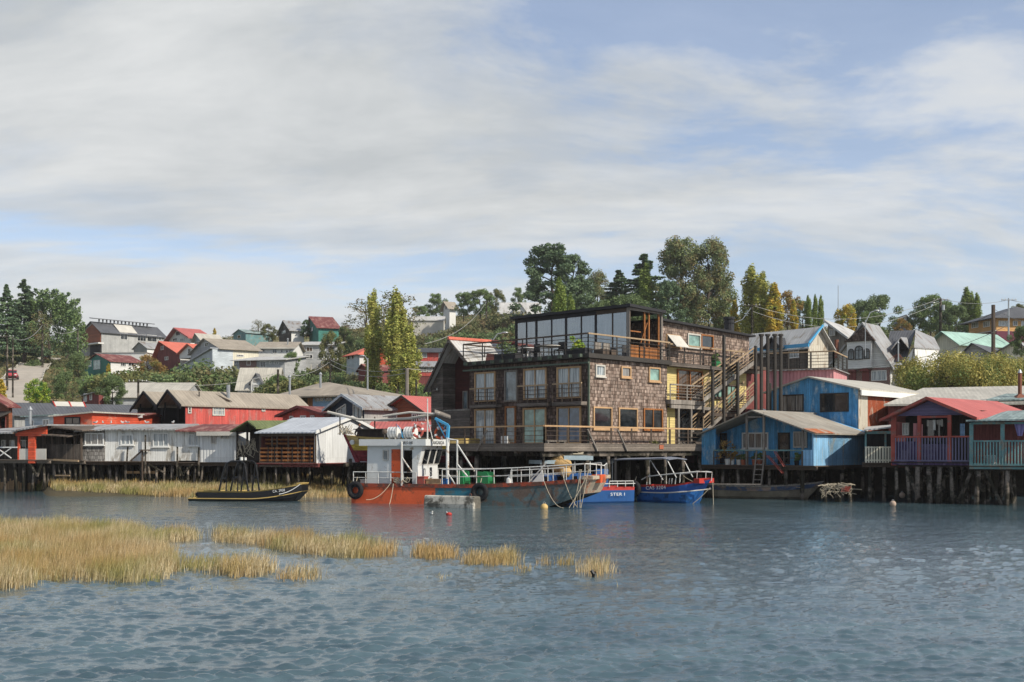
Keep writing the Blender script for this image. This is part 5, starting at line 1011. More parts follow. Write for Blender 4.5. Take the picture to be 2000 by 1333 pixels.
m = MB(fr); m.slab([(W_ + .16, -.35, ze + .03), (W_ + .24, -.35, ze + .03), (W_ + .24, pk, zp + .16), (W_ + .16, pk, zp + .16)], .2); m.slab([(W_ + .16, pk, zp + .16), (W_ + .24, pk, zp + .16), (W_ + .24, vs + .3, ze + .08), (W_ + .16, vs + .3, ze + .08)], .2); m.build('bargeboard', MT['white'], r_)
m = MB(fr)
for a in (508, 531, 541, 563, 582, 594, 616): m.bar((u(a), .02, zf), (u(a), .02, ze - .1), .1)
m.bar((0, 0, zf), (W_, 0, zf), .14); m.bar((0, 0, zf - .2), (W_ * .4, 0, zf - .2), .12); m.box(0, W_ - .13, -.05, .05, ze - .32, ze - .13); m.build('frame', MT['rail_brown'], r_)
m = MB(fr); 
for k in range(8):
    z0 = zf + .12 + k * .26 + (.06 if k > 3 else 0)
    a = u(509)
    while a < W_ - .4: b_ = a + random.choice((.9, 1.3, 1.7)); m.box(a, min(b_, W_ - .25), -.04 + (.5 if k > 3 else 0), .0 + (.5 if k > 3 else 0), z0, z0 + .12); a = b_ + .04
m.build('crate_slats', MT['orangewood'], r_)
m = MB(fr); [m.box(a, a + .05, -.08, -.045, zf + .05, zf + 1.15) for a in [u(x) for x in (524, 537, 551, 571, 590, 606)]]; m.build('uprights', MT['blackwood'], r_)
beams(r_, fr, W_, vs, zf, MT['maroon']); piles(r_, fr, [(W_ * (i + .4) / 5, v) for v in (.1, 3, 6) for i in range(5)], .2, zf - .26, MT['pilewood'])
# ================================================================ the big shingled timber building
C0 = (1150, 65.0)
hx = Vector((150 / FPX * 65, 65.0)) + Vector((.689, .725)) * 20
fr = Fr(1150, 65.0, 1000 + hx.x / hx.y * FPX, hx.y); HF = fr
XS = fr.u(1303); YL = fr.v(918, 0); ZF = 2.98; ZT3 = zat(690, 65)
r_ = thing('shingled_lodge', 'large weathered shingle clad timber lodge on piles with roof terrace and glass pavilion', 'lodge', fr.pt(4, 5, 0)); LODGE = r_
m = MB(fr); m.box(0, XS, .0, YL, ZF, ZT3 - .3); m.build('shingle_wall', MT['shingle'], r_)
m = MB(fr); m.box(-.03, -.003, .12, YL, ZF, ZT3 - .3); m.build('shaded_wall', MT['shingle_dark'], r_)  # darker shingle copy: the shade of this front is put into its colour
m = MB(fr); m.box(-.045, .05, -.045, .05, ZF, ZT3 - .3); m.build('corner_board', MT['mosstrim'], r_)
# windows of the left front
pl = plane(fr, 'L', -.03)
def lw_(a, b_, t0, t1, g, f, mx, name='window'):
    v0, v1 = fr.v(a, 0), fr.v(b_, 0); zc1 = (fr.zs(a, t0, 0) + fr.zs(b_, t0, 0)) / 2; zc0 = (fr.zs(a, t1, 0) + fr.zs(b_, t1, 0)) / 2
    window(r_, fr, pl, v0, v1, zc0, zc1, MT[f], MT[g], .1, (mx, 1), name=name, deep=.08)
UP = (727, 785), (722, 785), (720, 781), (716.5, 778.5)
for (a, b_, t, g, f, mx) in ((928.5, 969.4, UP[0], 'curtain', 'palewood', 2), (1024, 1069, UP[2], 'curtain', 'palewood', 2), (1089, 1136.3, UP[3], 'curtain', 'palewood', 2)): lw_(a, b_, *t, g, f, mx)
lw_(987, 1012, 723.6, 785, 'grey', 'greywood', 1)
for (a, b_, t0, t1, g, f, mx, nm) in ((928.5, 969, 799, 870, 'curtain', 'palewood', 2, 'window'), (988, 1009, 794, 868, 'grey', 'orangewood', 1, 'door'), (1023, 1068.5, 797, 868, 'greenglass', 'palewood', 2, 'window'), (1089, 1136.3, 794.5, 867, 'blueglass', 'palewood', 2, 'window')): lw_(a, b_, t0, t1, g, f, mx, nm)
# balconies of the left front
for (a, b_, tr, tb) in ((919, 970, 759, 790), (1012, 1071, 753.5, 787), (1080, 1137, 749.5, 785)):
    v0, v1 = fr.v(a, -.5), fr.v(b_, -.5); zb_ = (fr.zs(a, tb, -.5) + fr.zs(b_, tb, -.5)) / 2; h = (fr.zs(a, tr, -.5) + fr.zs(b_, tr, -.5)) / 2 - zb_
    m = MB(fr); m.box(-.6, -.035, min(v0, v1), max(v0, v1), zb_ - .22, zb_); o = m.build('balcony', MT['oldwood'], r_)
    railing(o, fr, (-.55, v0, zb_), (-.55, v1, zb_), h, MT['rail_brown'], MT['rail_wood'], 4, 3)
# windows of the right front
pf = plane(fr, 'F', 0)
def fw_(a, b_, t0, t1, g, f, mx, v=0.0, par=None, fwd=.09, name='window', off=0.0):
    p_ = plane(fr, 'F', v); z1 = (fr.z(a, t0, v) + fr.z(b_, t0, v)) / 2; z0 = (fr.z(a, t1, v) + fr.z(b_, t1, v)) / 2
    return window(par or r_, fr, p_, fr.u(a, v), fr.u(b_, v), z0, z1, MT[f], MT[g], fwd, (mx, 1), deep=.09, sill=True, name=name, off=off)
for q in ((1162, 1180.5, 713, 736, 'curtain', 'offwhite', 1), (1212, 1231, 716.5, 738, 'lace', 'palewood', 1), (1266, 1288, 718, 746, 'greenglass', 'palewood', 1),
          (1157.6, 1194, 795, 839, 'dark', 'palewood', 1), (1207, 1244, 797, 840, 'dark', 'palewood', 1), (1256, 1293, 798.5, 840, 'dark', 'orangewood', 2)): fw_(*q)
# roof terrace
m = MB(fr); m.box(-.35, XS + .1, -.3, YL + .2, ZT3 - .28, ZT3 - .02); m.build('terrace_floor', MT['rail_dark'], r_)
m = MB(fr); [m.box(-.62, -.36, v - .06, v + .06, ZT3 - .24, ZT3 - .06) for v in np.linspace(.2, YL - .1, 13)]; m.box(-.45, -.36, -.31, YL + .2, ZT3 - .62, ZT3 - .52); m.build('joist_ends', MT['mosstrim'], r_)
ZB = ZT3; hr = zat(652.5, 65) - ZT3
railing(r_, fr, (-.3, -.2, ZB), (-.3, YL + .3, ZB), hr, MT['rail_dark'], MT['rail_brown'], 7, 4, .018, name='terrace_railing')
railing(r_, fr, (-.3, -.2, ZB), (XS, -.2, ZB), hr, MT['rail_dark'], MT['rail_wood'], 4, 4, .018, name='terrace_railing')
railing(r_, fr, (-.3, YL + .3, ZB), (3.5, YL + .3, ZB), hr, MT['rail_dark'], MT['rail_brown'], 3, 4, .018, name='terrace_railing')
# glass pavilion
PX0, PX1 = fr.u(1230, .1), fr.u(1291, .1); PV0, PV1 = .1, fr.v(1008, PX0); ZR = zat(599, fr.d(PX0, .1))
pv = MB(fr); pv.slab([(PX0 - .35, PV0 - .3, ZR + .12), (PX1 + .15, PV0 - .3, ZR + .02), (PX1 + .15, PV1 + .2, ZR + .02), (PX0 - .35, PV1 + .2, ZR + .12)], .17); pv.build('pavilion_roof', MT['roof_black'], r_)
vs_ = [fr.v(p, PX0) for p in (1230, 1197, 1165, 1136, 1107, 1078, 1049, 1029, 1008)]; vs_[0] = PV0; vs_[-1] = PV1
for i in range(len(vs_) - 1):
    a, b_ = vs_[i], vs_[i + 1]; m = MB(fr); big_ = i % 2 == 0
    w1 = .11 if big_ else .035
    m.box(PX0 - .06, PX0 + .08, a, a + w1, ZB, ZR - .02); m.box(PX0 - .03, PX0 + .05, a + w1, b_, ZB, ZB + .1); m.box(PX0 - .05, PX0 + .06, a + w1, b_, ZR - .3, ZR - .03)
    o = m.build('pavilion_frame', MT['rail_brown' if i == 0 or i == 1 else 'roof_black'], r_)
    m = MB(fr); m.box(PX0 + .0, PX0 + .02, a + w1, b_, ZB + .1, ZR - .3); m.build('pane', MT['pavglass'], o)
m = MB(fr); m.box(PX0 - .06, PX0 + .1, PV1 - .1, PV1 + .05, ZB, ZR); [m.box(PX1 - .1, PX1, v, v + .1, ZB, ZR - .1) for v in (2.5, 5, PV1 - .1)]; m.build('pavilion_posts', MT['roof_black'], r_)
m = MB(fr)
for p in (1259.5, 1268, 1287): u_ = fr.u(p, .1); m.box(u_ - .05, u_ + .05, PV0 + .0, PV0 + .1, ZB, ZR - .12)
m.box(PX0 + .1, fr.u(1255), PV0 + .02, PV0 + .08, ZB + 1.55, ZB + 1.62); m.box(PX0 + .1, fr.u(1255), PV0 + .02, PV0 + .08, ZB + 1.1, ZB + 1.18); m.bar((fr.u(1255), PV0 + .05, ZB + .9), (fr.u(1268), PV0 + .05, ZB + 2.2), .05)
m.build('open_door_frame', MT['orangewood'], r_)
m = MB(fr); m.box(PX0 + .1, fr.u(1250), PV0, PV0 + .06, ZB, ZB + .75); m.box(fr.u(1252.5), fr.u(1287), PV0, PV0 + .06, ZB, ZB + .72); m.build('orange_panel', MT['orangewood'], r_)
m = MB(fr); m.box(PX1 - .02, PX1 + .12, PV0 - .05, PV0 + .12, ZB - .3, ZR); m.box(PX0 - .08, PX0 - .062, PV0 - .05, PV0 + .2, ZB - .3, ZR); m.box(PX0 - .05, PX1 + .1, PV0 - .1, PV0 - .01, ZR - .22, ZR - .06); m.build('corner_posts', MT['greywood'], r_)
m = MB(fr); m.box(PX0 + .3, PX1 - .3, 3.4, 3.5, ZB, ZB + 2.2); m.build('inner_wall', MT['shingle_dark'], r_)
# upper right storey, walkway and yellow storeys
V1 = .42; U0, U1 = XS - .25, fr.u(1463, V1); zt0, zt1 = fr.z(1300, 629, V1), fr.z(1461, 658, V1)
m = MB(fr); m.prismv([(U0, ZT3 - .1), (U1, ZT3 - .1), (U1, zt1), (U0, zt0)], V1, 7.5); m.build('upper_shingle_wall', MT['shingle'], r_)
m = MB(fr); m.slab([(U0 - .2, V1 - .35, zt0 + .14), (U1 + .3, V1 - .35, zt1 + .12), (U1 + .3, 7.8, zt1 + .12), (U0 - .2, 7.8, zt0 + .14)], .14); m.build('upper_roof', MT['roof_black'], r_)
fw_(1342, 1367, 652.5, 680, 'greenglass', 'offwhite', 1, V1); fw_(1368, 1392, 654.5, 681, 'dark', 'orangewood', 1, V1)
o = fw_(1300, 1327, 654, 678, 'curtain', 'palewood', 1, V1)
u0, u1 = fr.u(1301, V1), fr.u(1326, V1); zt_ = fr.z(1312, 655, V1); m = MB(fr); m.slab([(u0, V1 - .1, zt_), (u1, V1 - .1, zt_), (u1 + .05, V1 - .75, zt_ - .75), (u0 + .05, V1 - .75, zt_ - .75)], .04); m.build('tilted_sash', MT['offwhite'], o)
cu = fr.u(1424, 4); cd = fr.d(cu, 4); m = MB(fr); m.tube([(cu, 4, zat(655, cd)), (cu, 4, zat(621, cd))], .36, 12); o = m.build('chimney', MT['chim'], r_); m = MB(fr); m.tube([(cu, 4, zat(624, cd)), (cu, 4, zat(620, cd))], .44, 12); m.tube([(cu, 4, zat(632, cd)), (cu, 4, zat(630, cd))], .42, 12); m.build('chimney_band', MT['chim'], o)
UW = fr.u(1458, V1)
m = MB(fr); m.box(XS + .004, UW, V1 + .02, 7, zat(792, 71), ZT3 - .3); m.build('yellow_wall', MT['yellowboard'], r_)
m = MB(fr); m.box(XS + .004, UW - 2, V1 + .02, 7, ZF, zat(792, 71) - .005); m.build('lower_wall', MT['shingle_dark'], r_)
m = MB(fr); m.box(XS + .01, fr.u(1317, V1), V1 - .05, V1 + .015, ZF, ZF + 2.6); m.build('yellow_panel', MT['yellowboard'], r_)
m = MB(fr); m.box(XS, U1 + .5, -.1, V1, ZT3 - .32, ZT3 - .1); m.build('walkway', MT['oldwood'], r_)
fw_(1322, 1371, 723, 785, 'warm', 'orangewood', 2, V1, name='door'); fw_(1322.5, 1372, 800, 866, 'dark', 'oldwood', 2, V1, name='door')
for a, b_, t0, t1 in ((1393, 1410, 730, 778), (1418, 1437, 752, 795), (1418, 1437, 712, 740)): fw_(a, b_, t0, t1, 'greenglass', 'rail_brown', 2, V1)
zw = ZT3 - .1; railing(r_, fr, (XS, -.05, zw), (fr.u(1455, -.05), -.05, zw), hr + .05, MT['rail_dark'], MT['rail_wood'], 6, 4, .016, name='terrace_railing')
# middle balcony
zb_ = fr.z(1340, 786, -.2); ub = fr.u(1412, -.2); m = MB(fr); m.box(XS - .1, fr.u(1374, -.2), -.35, V1, zb_ - .16, zb_ + .12); m.box(fr.u(1374, -.2), ub, -.3, V1, zb_ - .45, zb_ - .25); m.build('middle_balcony', MT['greywood'], r_)
railing(r_, fr, (XS - .1, -.3, zb_ + .12), (fr.u(1374, -.3), -.3, zb_ + .12), fr.z(1340, 753, -.3) - zb_ - .12, MT['greywood'], MT['greywood'], 3, 4, .018)
m = MB(fr)
for p in (1325, 1350, 1374): u_ = fr.u(p, -.25); m.box(u_ - .06, u_ + .06, -.3, -.2, ZF, zb_ - .16)
m.box(XS, fr.u(1374, -.25), -.32, -.18, zb_ - .42, zb_ - .2); m.build('balcony_posts', MT['greywood'], r_)
# outside stairs
def stair(a, b_, v0, v1, n_):
    m = MB(fr); A, B = Vector((fr.u(a[0], v0), 0, fr.z(a[0], a[1], v0))), Vector((fr.u(b_[0], v0), 0, fr.z(b_[0], b_[1], v0)))
    for i in range(n_):
        t = (i + .5) / n_; p = A.lerp(B, t); m.box(p.x - .15, p.x + .15, v0, v1, p.z - .05, p.z)
    for v in (v0, v1): m.slab([(A.x, v - .03, A.z + .1), (B.x, v - .03, B.z + .1), (B.x, v + .03, B.z + .1), (A.x, v + .03, A.z + .1)], .28)
    o = m.build('staircase', MT['greywood'], r_)
    for v in (v0, v1): railing(o, fr, (A.x, v, A.z), (B.x, v, B.z), .95, MT['rail_wood'], MT['rail_wood'], 4, 3, .018, .05)
stair((1374, 781), (1472, 708), -.9, 0, 15); stair((1374, 846), (1416, 806), -.9, 0, 9); stair((1440, 808), (1476, 772), -.9, 0, 8)
m = MB(fr)
for (p, t0, t1) in ((1413, 655, 830), (1440, 708, 830), (1391, 722, 830), (1475, 676, 830)): u_ = fr.u(p, -.95); d_ = fr.d(u_, -.95); m.box(u_ - .1, u_ + .1, -1.05, -.92, zat(t1, d_), zat(t0, d_))
m.build('stair_posts', MT['rail_dark'], r_)
m = MB(fr); u0, u1 = fr.u(1374, -.5), fr.u(1440, -.5); m.box(u0, u1, -.95, V1 - .01, fr.z(1400, 808, -.5) - .2, fr.z(1400, 808, -.5)); m.box(fr.u(1440, -.9), fr.u(1500, -.9), -.9, V1, fr.z(1460, 714, -.9) - .2, fr.z(1460, 714, -.9)); m.build('landing', MT['rail_brown'], r_)
m = MB(fr); m.box(fr.u(1458, V1), fr.u(1500, V1), V1 + .1, 6, 2, fr.z(1480, 716, V1)); m.build('end_wall', MT['maroon'], r_)
# front deck and its rail
DX0, DV0, DXR, DVL = -4.93, -1.0, fr.u(1378, -1.0), fr.v(872, -4.93)
m = MB(fr); m.prismz([(DX0, DV0), (DXR, DV0), (DXR, V1 + 1), (.3, V1 + 1), (.3, YL + 4), (DX0, DVL)], ZF - .12, ZF); m.build('deck', MT['deckwood'], r_)
m = MB(fr); m.box(DX0 - .05, DXR, DV0 - .06, DV0 - .002, ZF - .12, ZF + .32); m.box(DX0 - .06, DX0 - .002, DV0 - .05, DVL, ZF - .12, ZF + .32); m.build('deck_fascia', MT['deckwood'], r_)
hd = 1.25
railing(r_, fr, (DX0, DV0, ZF), (DXR, DV0, ZF), hd, MT['rail_brown'], MT['palewood'], 9, 4, .016, .09, 'deck_railing'); railing(r_, fr, (DX0, DV0, ZF), (DX0, DVL, ZF), hd, MT['rail_brown'], MT['palewood'], 6, 4, .016, .09, 'deck_railing')
m = MB(fr); m.bar((DX0 + 3.5, DV0 - .1, ZF + 1.1), (DX0 + 4.3, DV0 - .15, ZF - .1), .08); m.bar((DX0 + 6.2, DV0 - .1, ZF + 1.1), (DX0 + 7.0, DV0 - .15, ZF - .1), .08); m.bar((DX0 - .1, 3.2, ZF + 1.1), (DX0 - .1, 4.0, ZF - .1), .08); m.build('deck_brace', MT['greywood'], r_)
m = MB(fr)
for v in np.linspace(DV0 + .2, YL + 3, 8): m.box(DX0, XS + 6, v - .09, v + .09, ZF - .4, ZF - .13)
m.build('floor_beams', MT['pilewood'], r_)
pp_ = [(x_, v) for x_ in np.linspace(DX0 + .1, XS + 6, 11) for v in (DV0 + .15, 2.0, 5.5)] + [(DX0 + .1, v) for v in (4.2, 6.2, 8.2)] + [(x_, v) for x_ in (-2.5, 0, 3, 6, 9) for v in (8.5, 11)]
piles(r_, fr, pp_, -.8, ZF - .4, MT['pilewood'], .14)
m = MB(fr); a = fr.u(1200, -.7); m.box(a, a + 1.5, -.75, -.6, zat(889, 65), zat(886, 65)); m.bar((a + .1, -.7, zat(889, 65)), (a + .1, -.7, -.5), .12); m.bar((a + 1.4, -.7, zat(889, 65)), (a + 1.4, -.7, -.5), .12); m.build('mooring_frame', MT['greywood'], r_)
# terrace furniture (dark silhouettes behind the rail)
def bench(u, v, z, w_, label, mat='rail_brown', L_=1.5, group=None):
    t = thing('bench', label, 'bench', fr.pt(u, v, z), group); m = MB(fr); m.box(u - L_ / 2, u + L_ / 2, v - .2, v + .2, z + .42, z + .47); m.build('seat', MT[mat], t)
    for s_ in (-1, 1): m = MB(fr); m.box(u + s_ * L_ * .42 - .04, u + s_ * L_ * .42 + .04, v - .18, v + .18, z, z + .418); m.build('leg', MT[mat], t)
    return t
def chair(u, v, z, label, mat, fr=fr, group='chairs on the roof terrace'):
    t = thing('chair', label, 'chair', fr.pt(u, v, z), group); m = MB(fr); m.box(u - .24, u + .24, v - .24, v + .24, z + .42, z + .47); m.build('seat', MT[mat], t)
    m = MB(fr); m.box(u + .2, u + .25, v - .24, v + .24, z + .475, z + .95); m.build('backrest', MT[mat], t)
    for a in (-.2, .2):
        for b_ in (-.2, .2): m = MB(fr); m.box(u + a - .02, u + a + .02, v + b_ - .02, v + b_ + .02, z, z + .418); m.build('leg', MT[mat], t)
    return t
def table(u, v, z, label, mat, R=.45, fr=fr):
    t = thing('table', label, 'table', fr.pt(u, v, z)); m = MB(fr); m.tube([(u, v, z + .70), (u, v, z + .74)], R, 16); m.build('tabletop', MT[mat], t)
    m = MB(fr); m.tube([(u, v, z), (u, v, z + .70)], .04, 8); m.tube([(u, v, z), (u, v, z + .03)], R * .5, 12); m.build('pedestal', MT[mat], t)
TV = [(fr.v(p, 1.2), l) for p, l in ((1018, 'dark chair at the left end of the roof terrace, beside the round white table'), (1044, 'dark chair on the roof terrace between the two white tables'), (1092, 'dark chair on the roof terrace before the third glass bay'))]
for v, l in TV: chair(1.2, v, ZT3, l, 'roof_black')
table(1.2, fr.v(1030, 1.2), ZT3, 'small round white table at the left end of the roof terrace', 'white'); table(1.2, fr.v(1072, 1.2), ZT3, 'larger pale oval table before the glass wall on the roof terrace', 'offwhite', .8)
def planter(u, v, z, label, leafk, s=.5, mat='roof_black', fr=fr, box=(.8, .3, .35)):
    t = thing('planter', label, 'planter', fr.pt(u, v, z)); m = MB(fr); m.box(u - box[1], u + box[1], v - box[0], v + box[0], z, z + box[2]); m.build('box', MT[mat], t)
    r = np.random.default_rng(int(abs(u * 97 + v * 31)) + 5); c = np.array(fr.pt(u, v, z + box[2] + s * .35) - wloc(t)); cs = c + r.normal(0, 1, (7, 3)) * [box[0] * .35, box[0] * .35, s * .22]; fastmesh('foliage', blobs(cs, np.full(7, s * .3), 60, .1, 3), 4, LM[leafk], t)
planter(.3, fr.v(992, .3), ZT3, 'long dark planter with a small pointed shrub at the corner of the roof terrace', 'dark', .9, box=(.9, .3, .35)); planter(.4, fr.v(1128, .4), ZT3, 'dark planter with bushy yellow green plant near the terrace corner', 'bright', .6)
for (u, l) in ((2.2, 'dark wooden box seat behind the terrace rail above the first small window'), (3.0, 'second dark box seat on the terrace nearer the pavilion')):
    t = thing('box_seat', l, 'seat', fr.pt(u, .9, ZT3)); m = MB(fr); m.box(u - .3, u + .3, .5, 1.2, ZT3, ZT3 + .4); m.build('base', MT['rail_brown'], t); m = MB(fr); m.box(u - .3, u + .3, 1.1, 1.2, ZT3 + .404, ZT3 + .85); m.build('backrest', MT['greywood'], t)
bench(-3.2, -.2, ZF, 1, 'plain wooden bench on the lower deck beneath the blue reflecting window', 'greywood', 1.6)
t = thing('sandwich_board', 'small white notice board leaning on the lower deck under the green tinted window', 'board', fr.pt(DX0 + .6, 2.4, ZF)); m = MB(fr); m.box(DX0 + .5, DX0 + .54, 2.2, 2.7, ZF, ZF + .75); m.build('panel', MT['white'], t); m = MB(fr); m.bar((DX0 + .9, 2.3, ZF), (DX0 + .55, 2.3, ZF + .7), .04); m.build('strut', MT['greywood'], t)
planter(5.5, -.6, ZF, 'row of low potted plants on the lower deck by the yellow panel', 'olive', .4, 'terracotta', box=(.5, .2, .25)); 
uu = fr.u(1397, .3); planter(uu, .3, ZT3 - .1, 'green tub with a plant on the upper walkway above the yellow wall', 'green', .5, 'green', box=(.25, .25, .4))
# four tall pipes
for i, p in enumerate((1487, 1499.5, 1513.5, 1525)):
    d_ = 72.5; x_ = (p - 1000) / FPX * d_; t = thing('flue_pipe', ['leftmost of the four tall dark pipes beside the stairs', 'second from left of the four tall dark pipes beside the stairs', 'third from left of the four tall dark pipes by the pink wall', 'rightmost of the four tall dark pipes, against the pink wall'][i], 'pipe', (x_, d_, 3), 'tall dark pipes beside the stairs')
    m = MB(); m.tube([(x_, d_, 2.5), (x_, d_, zat(657, d_))], .11, 8); m.build('pipe', MT['rail_dark'], t); m = MB(); m.tube([(x_, d_, zat(657, d_)), (x_, d_, zat(653, d_))], .17, 8); m.build('cap', MT['rail_dark'], t)
# pink metal building with terrace
r_, fr2, zb, ze, D = house('pink_metal_building', 'pink corrugated building with a railed flat terrace on its roof beside the dark pipes', (1497, 82), (1628, 80), 800, 722, 'flat', (1500, 700), 'pinkcorr', 'roof_grey', D=6, over=.2)
m = MB(fr2); m.box(-.1, fr2.w + .1, -.15, 6, ze + .0, ze + .14); m.build('terrace_floor', MT['oldwood'], r_)
railing(r_, fr2, (0, 0, ze + .14), (fr2.w, 0, ze + .14), 1.15, MT['rail_dark'], MT['rail_wood'], 4, 4, .02, .1, 'terrace_railing'); railing(r_, fr2, (fr2.w, 0, ze + .14), (fr2.w, 6, ze + .14), 1.15, MT['rail_dark'], MT['rail_wood'], 4, 4, .02, .1, 'terrace_railing')
# old dark timber house on the left of the lodge
fr = Fr(842, 75.0, 917.5, 71.7); W_ = fr.w; zf = 2.95; ze = zat(752, 75); zer = zat(706, 71.8); pk = fr.u(885); zp = fr.z(885, 668); D = 9; r_ = thing('gabled_timber_house', 'dark red boarded house with a tall steep gable and pale roof left of the lodge', 'house', fr.pt(W_ / 2, 4, 0))
m = MB(fr); m.prismv([(0, zf), (W_, zf), (W_, zer), (pk, zp), (0, ze)], 1.0, D); m.build('wall', MT['redwood'], r_)
m = MB(fr); m.prismv([(0, zf), (fr.u(865), zf), (fr.u(865), ze + 1.6), (0, ze)], .0, .996); m.box(fr.u(865), W_, 0, .996, zf, fr.z(890, 803)); m.build('plank_front', MT['oldwood'], r_)
m = MB(fr); m.box(fr.u(865), W_, 0, .99, fr.z(890, 803) + .004, fr.z(890, 803) + .1); m.build('ledge', MT['greywood'], r_)
m = MB(fr); m.slab([(-.3, -.3, ze - .35), (pk, -.3, zp + .12), (pk, D, zp + .12), (-.3, D, ze - .35)], .14); m.slab([(pk, -.3, zp + .12), (W_ + .2, -.3, zer - .1), (W_ + 1.9, D, zer - 1.8), (pk, D, zp + .12)], .14); m.build('roof', MT['roof_light'], r_)
m = MB(fr); m.slab([(-.33, -.4, ze - .36), (pk, -.4, zp + .16), (pk, -.303, zp + .16), (-.33, -.303, ze - .36)], .22); m.slab([(pk, -.4, zp + .16), (W_ + .2, -.4, zer - .08), (W_ + .2, -.303, zer - .08), (pk, -.303, zp + .16)], .22); m.build('bargeboard', MT['oldwood'], r_)
m = MB(fr); m.tube([(pk, -.4, zp + .2), (pk, D, zp + .2)], .12, 6); m.build('ridge_cap', MT['roof_orange'], r_)
window(r_, fr, plane(fr, 'F', 1.0), fr.u(905, 1), fr.u(915, 1), zat(800, 73), zat(763, 73), MT['greywood'], MT['grey'], .08, (1, 1)); window(r_, fr, plane(fr, 'F', 0), fr.u(849, 0), fr.u(858, 0), zat(766, 75), zat(757, 75), MT['oldwood'], MT['dark'], .08, (1, 1))
beams(r_, fr, W_, D, zf, MT['oldwood']); piles(r_, fr, [(W_ * (i + .5) / 4, v) for v in (.1, 3, 6) for i in range(4)], -.8, zf - .26, MT['pilewood'])
# ================================================================ stilt houses on the right
# upper blue house
r_, fr, zb, ze, D = house('upper_blue_house', 'bright blue boarded gabled house standing above and behind the lower blue one', (1500, 77), (1676, 72.5), 860, 760, 'F', (1580.5, 738), 'blueboard', 'roof_cream', D=10, over=.25, rt=.1,
      wins=[(1522, 771, 1570, 805, 'lace', 'rail_dark', 3), (1602, 768, 1658, 805, 'dark', 'rail_dark', 2)])
W_ = fr.w; va = fr.v(1694, W_)
m = MB(fr); m.box(W_ + .004, W_ + .03, 0, va, zb - 1, ze - .02); m.build('pale_side_wall', MT['creamcorr'], r_); m = MB(fr); m.box(W_ + .004, W_ + .03, va + .002, D, zb - 1, ze - .02); m.build('rusty_side_wall', MT['rustwall'], r_)
m = MB(fr); m.box(W_ + .26, W_ + .34, -.2, D, ze - .42, ze - .08); m.build('fascia', MT['white'], r_)
m = MB(fr); m.tube([(.35, -.3, ze - 2.5), (.35, -.3, ze + .6)], .09, 8); m.build('flue', MT['rail_dark'], r_)
t = thing('satellite_dish', 'small white dish fixed to the left corner of the upper blue house', 'dish', fr.pt(-.1, -.4, ze - 1.5)); m = MB(fr); m.ball((-.1, -.45, ze - 1.5), .34, .12, .4, 12, 6); m.build('reflector', MT['white'], t); m = MB(fr); m.bar((-.1, -.4, ze - 1.6), (.1, 0, ze - 1.9), .05); m.build('bracket', MT['rail_dark'], t)
# lower blue house
fr = Fr(1372, 71.3, 1589, 66); W_ = fr.w; zf = zat(910, 66.2); r_ = thing('lower_blue_house', 'blue stilt house with a shady porch of flower pots and pale blue side wall', 'stilt house', fr.pt(W_ / 2, 3, 0)); DS = fr.v(1687, W_); u = fr.u
ze = zat(845, 66); zel = zat(848, 71.3); pk = u(1473); zp = fr.z(1473, 803.5); VR = 1.7
m = MB(fr); m.prismv([(0, zf), (W_ - .0, zf), (W_ - .0, ze), (pk, zp - .1), (0, zel)], VR, 7.5); m.build('wall', MT['blueboard'], r_)
m = MB(fr); m.box(0, u(1397), 0, .08, zf, zel + .35); m.box(-.06, -.003, 0, 7, zf, zel); m.build('end_panel', MT['blueboard'], r_)
m = MB(fr); m.box(W_ - .1, W_, 0, DS, zf - .06, ze - .02); m.build('pale_metal_wall', MT['lightblue'], r_)
m = MB(fr); m.box(u(1568), W_ - .105, -.03, .03, zf, zat(879, 66)); m.build('low_panel', MT['lightblue'], r_)
m = MB(fr); m.slab([(-.25, -.3, zel - .02), (pk, -.3, zp + .08), (pk, 7.6, zp + .08), (-.25, 7.6, zel - .02)], .08); m.slab([(pk, -.3, zp + .08), (W_ + .25, -.3, ze - .04), (W_ + .25, DS + .3, ze - .04), (pk, DS + .3, zp + .08)], .08); m.build('roof', MT['roof_old'], r_)
m = MB(fr); sl = (zp - ze) / (W_ - pk); m.slab([(W_ - .5, -.32, ze - .04 + sl * .75 + .03), (W_ + .3, -.32, ze - .02), (W_ + .3, 2.0, ze - .02), (W_ - .5, 2.0, ze - .04 + sl * .75 + .03)], .03); m.build('rusty_sheet', MT['roof_rust'], r_)
m = MB(fr); 
for p in (1457.7, 1491, 1567): m.box(u(p) - .06, u(p) + .06, 0, .12, zf, zat(816 if p < 1560 else 838, 68) + (0.3 if p < 1560 else 0))
m.box(u(1457.7), u(1491), .0, .1, zat(816, 68.3), zat(813, 68.3)); m.build('porch_posts', MT['greywood'], r_)
window(r_, fr, plane(fr, 'F', VR), u(1450, VR), u(1501, VR), zat(877, 70), zat(845, 70), MT['white'], MT['lace'], .08, (4, 1), sill=True); window(r_, fr, plane(fr, 'F', VR), u(1550, VR), u(1577, VR), zat(875, 68), zat(843, 68), MT['offwhite'], MT['lace'], .08, (2, 1))
for a, b_ in ((1520, 1543), (1407, 1420)): o = window(r_, fr, plane(fr, 'F', VR), u(a, VR), u(b_, VR), zf + .05, zat(845, 69), MT['rail_dark'], MT['dark'], .1, (1, 1), name='door')
railing(r_, fr, (u(1395), -.05, zf), (u(1568), -.05, zf), zat(880, 68) - zf, MT['rail_brown'], MT['tealtrim'], 6, 1, .02, .06)
beams(r_, fr, W_, 7, zf, MT['rail_brown']); piles(r_, fr, [(W_ * (i + .3) / 7, v) for v in (.1, 2.6, 5.4) for i in range(7)] + [(W_ - .1, v) for v in (3.6, 5.0, 6.3)], -.8, zf - .26, MT['pilewood'], .13)
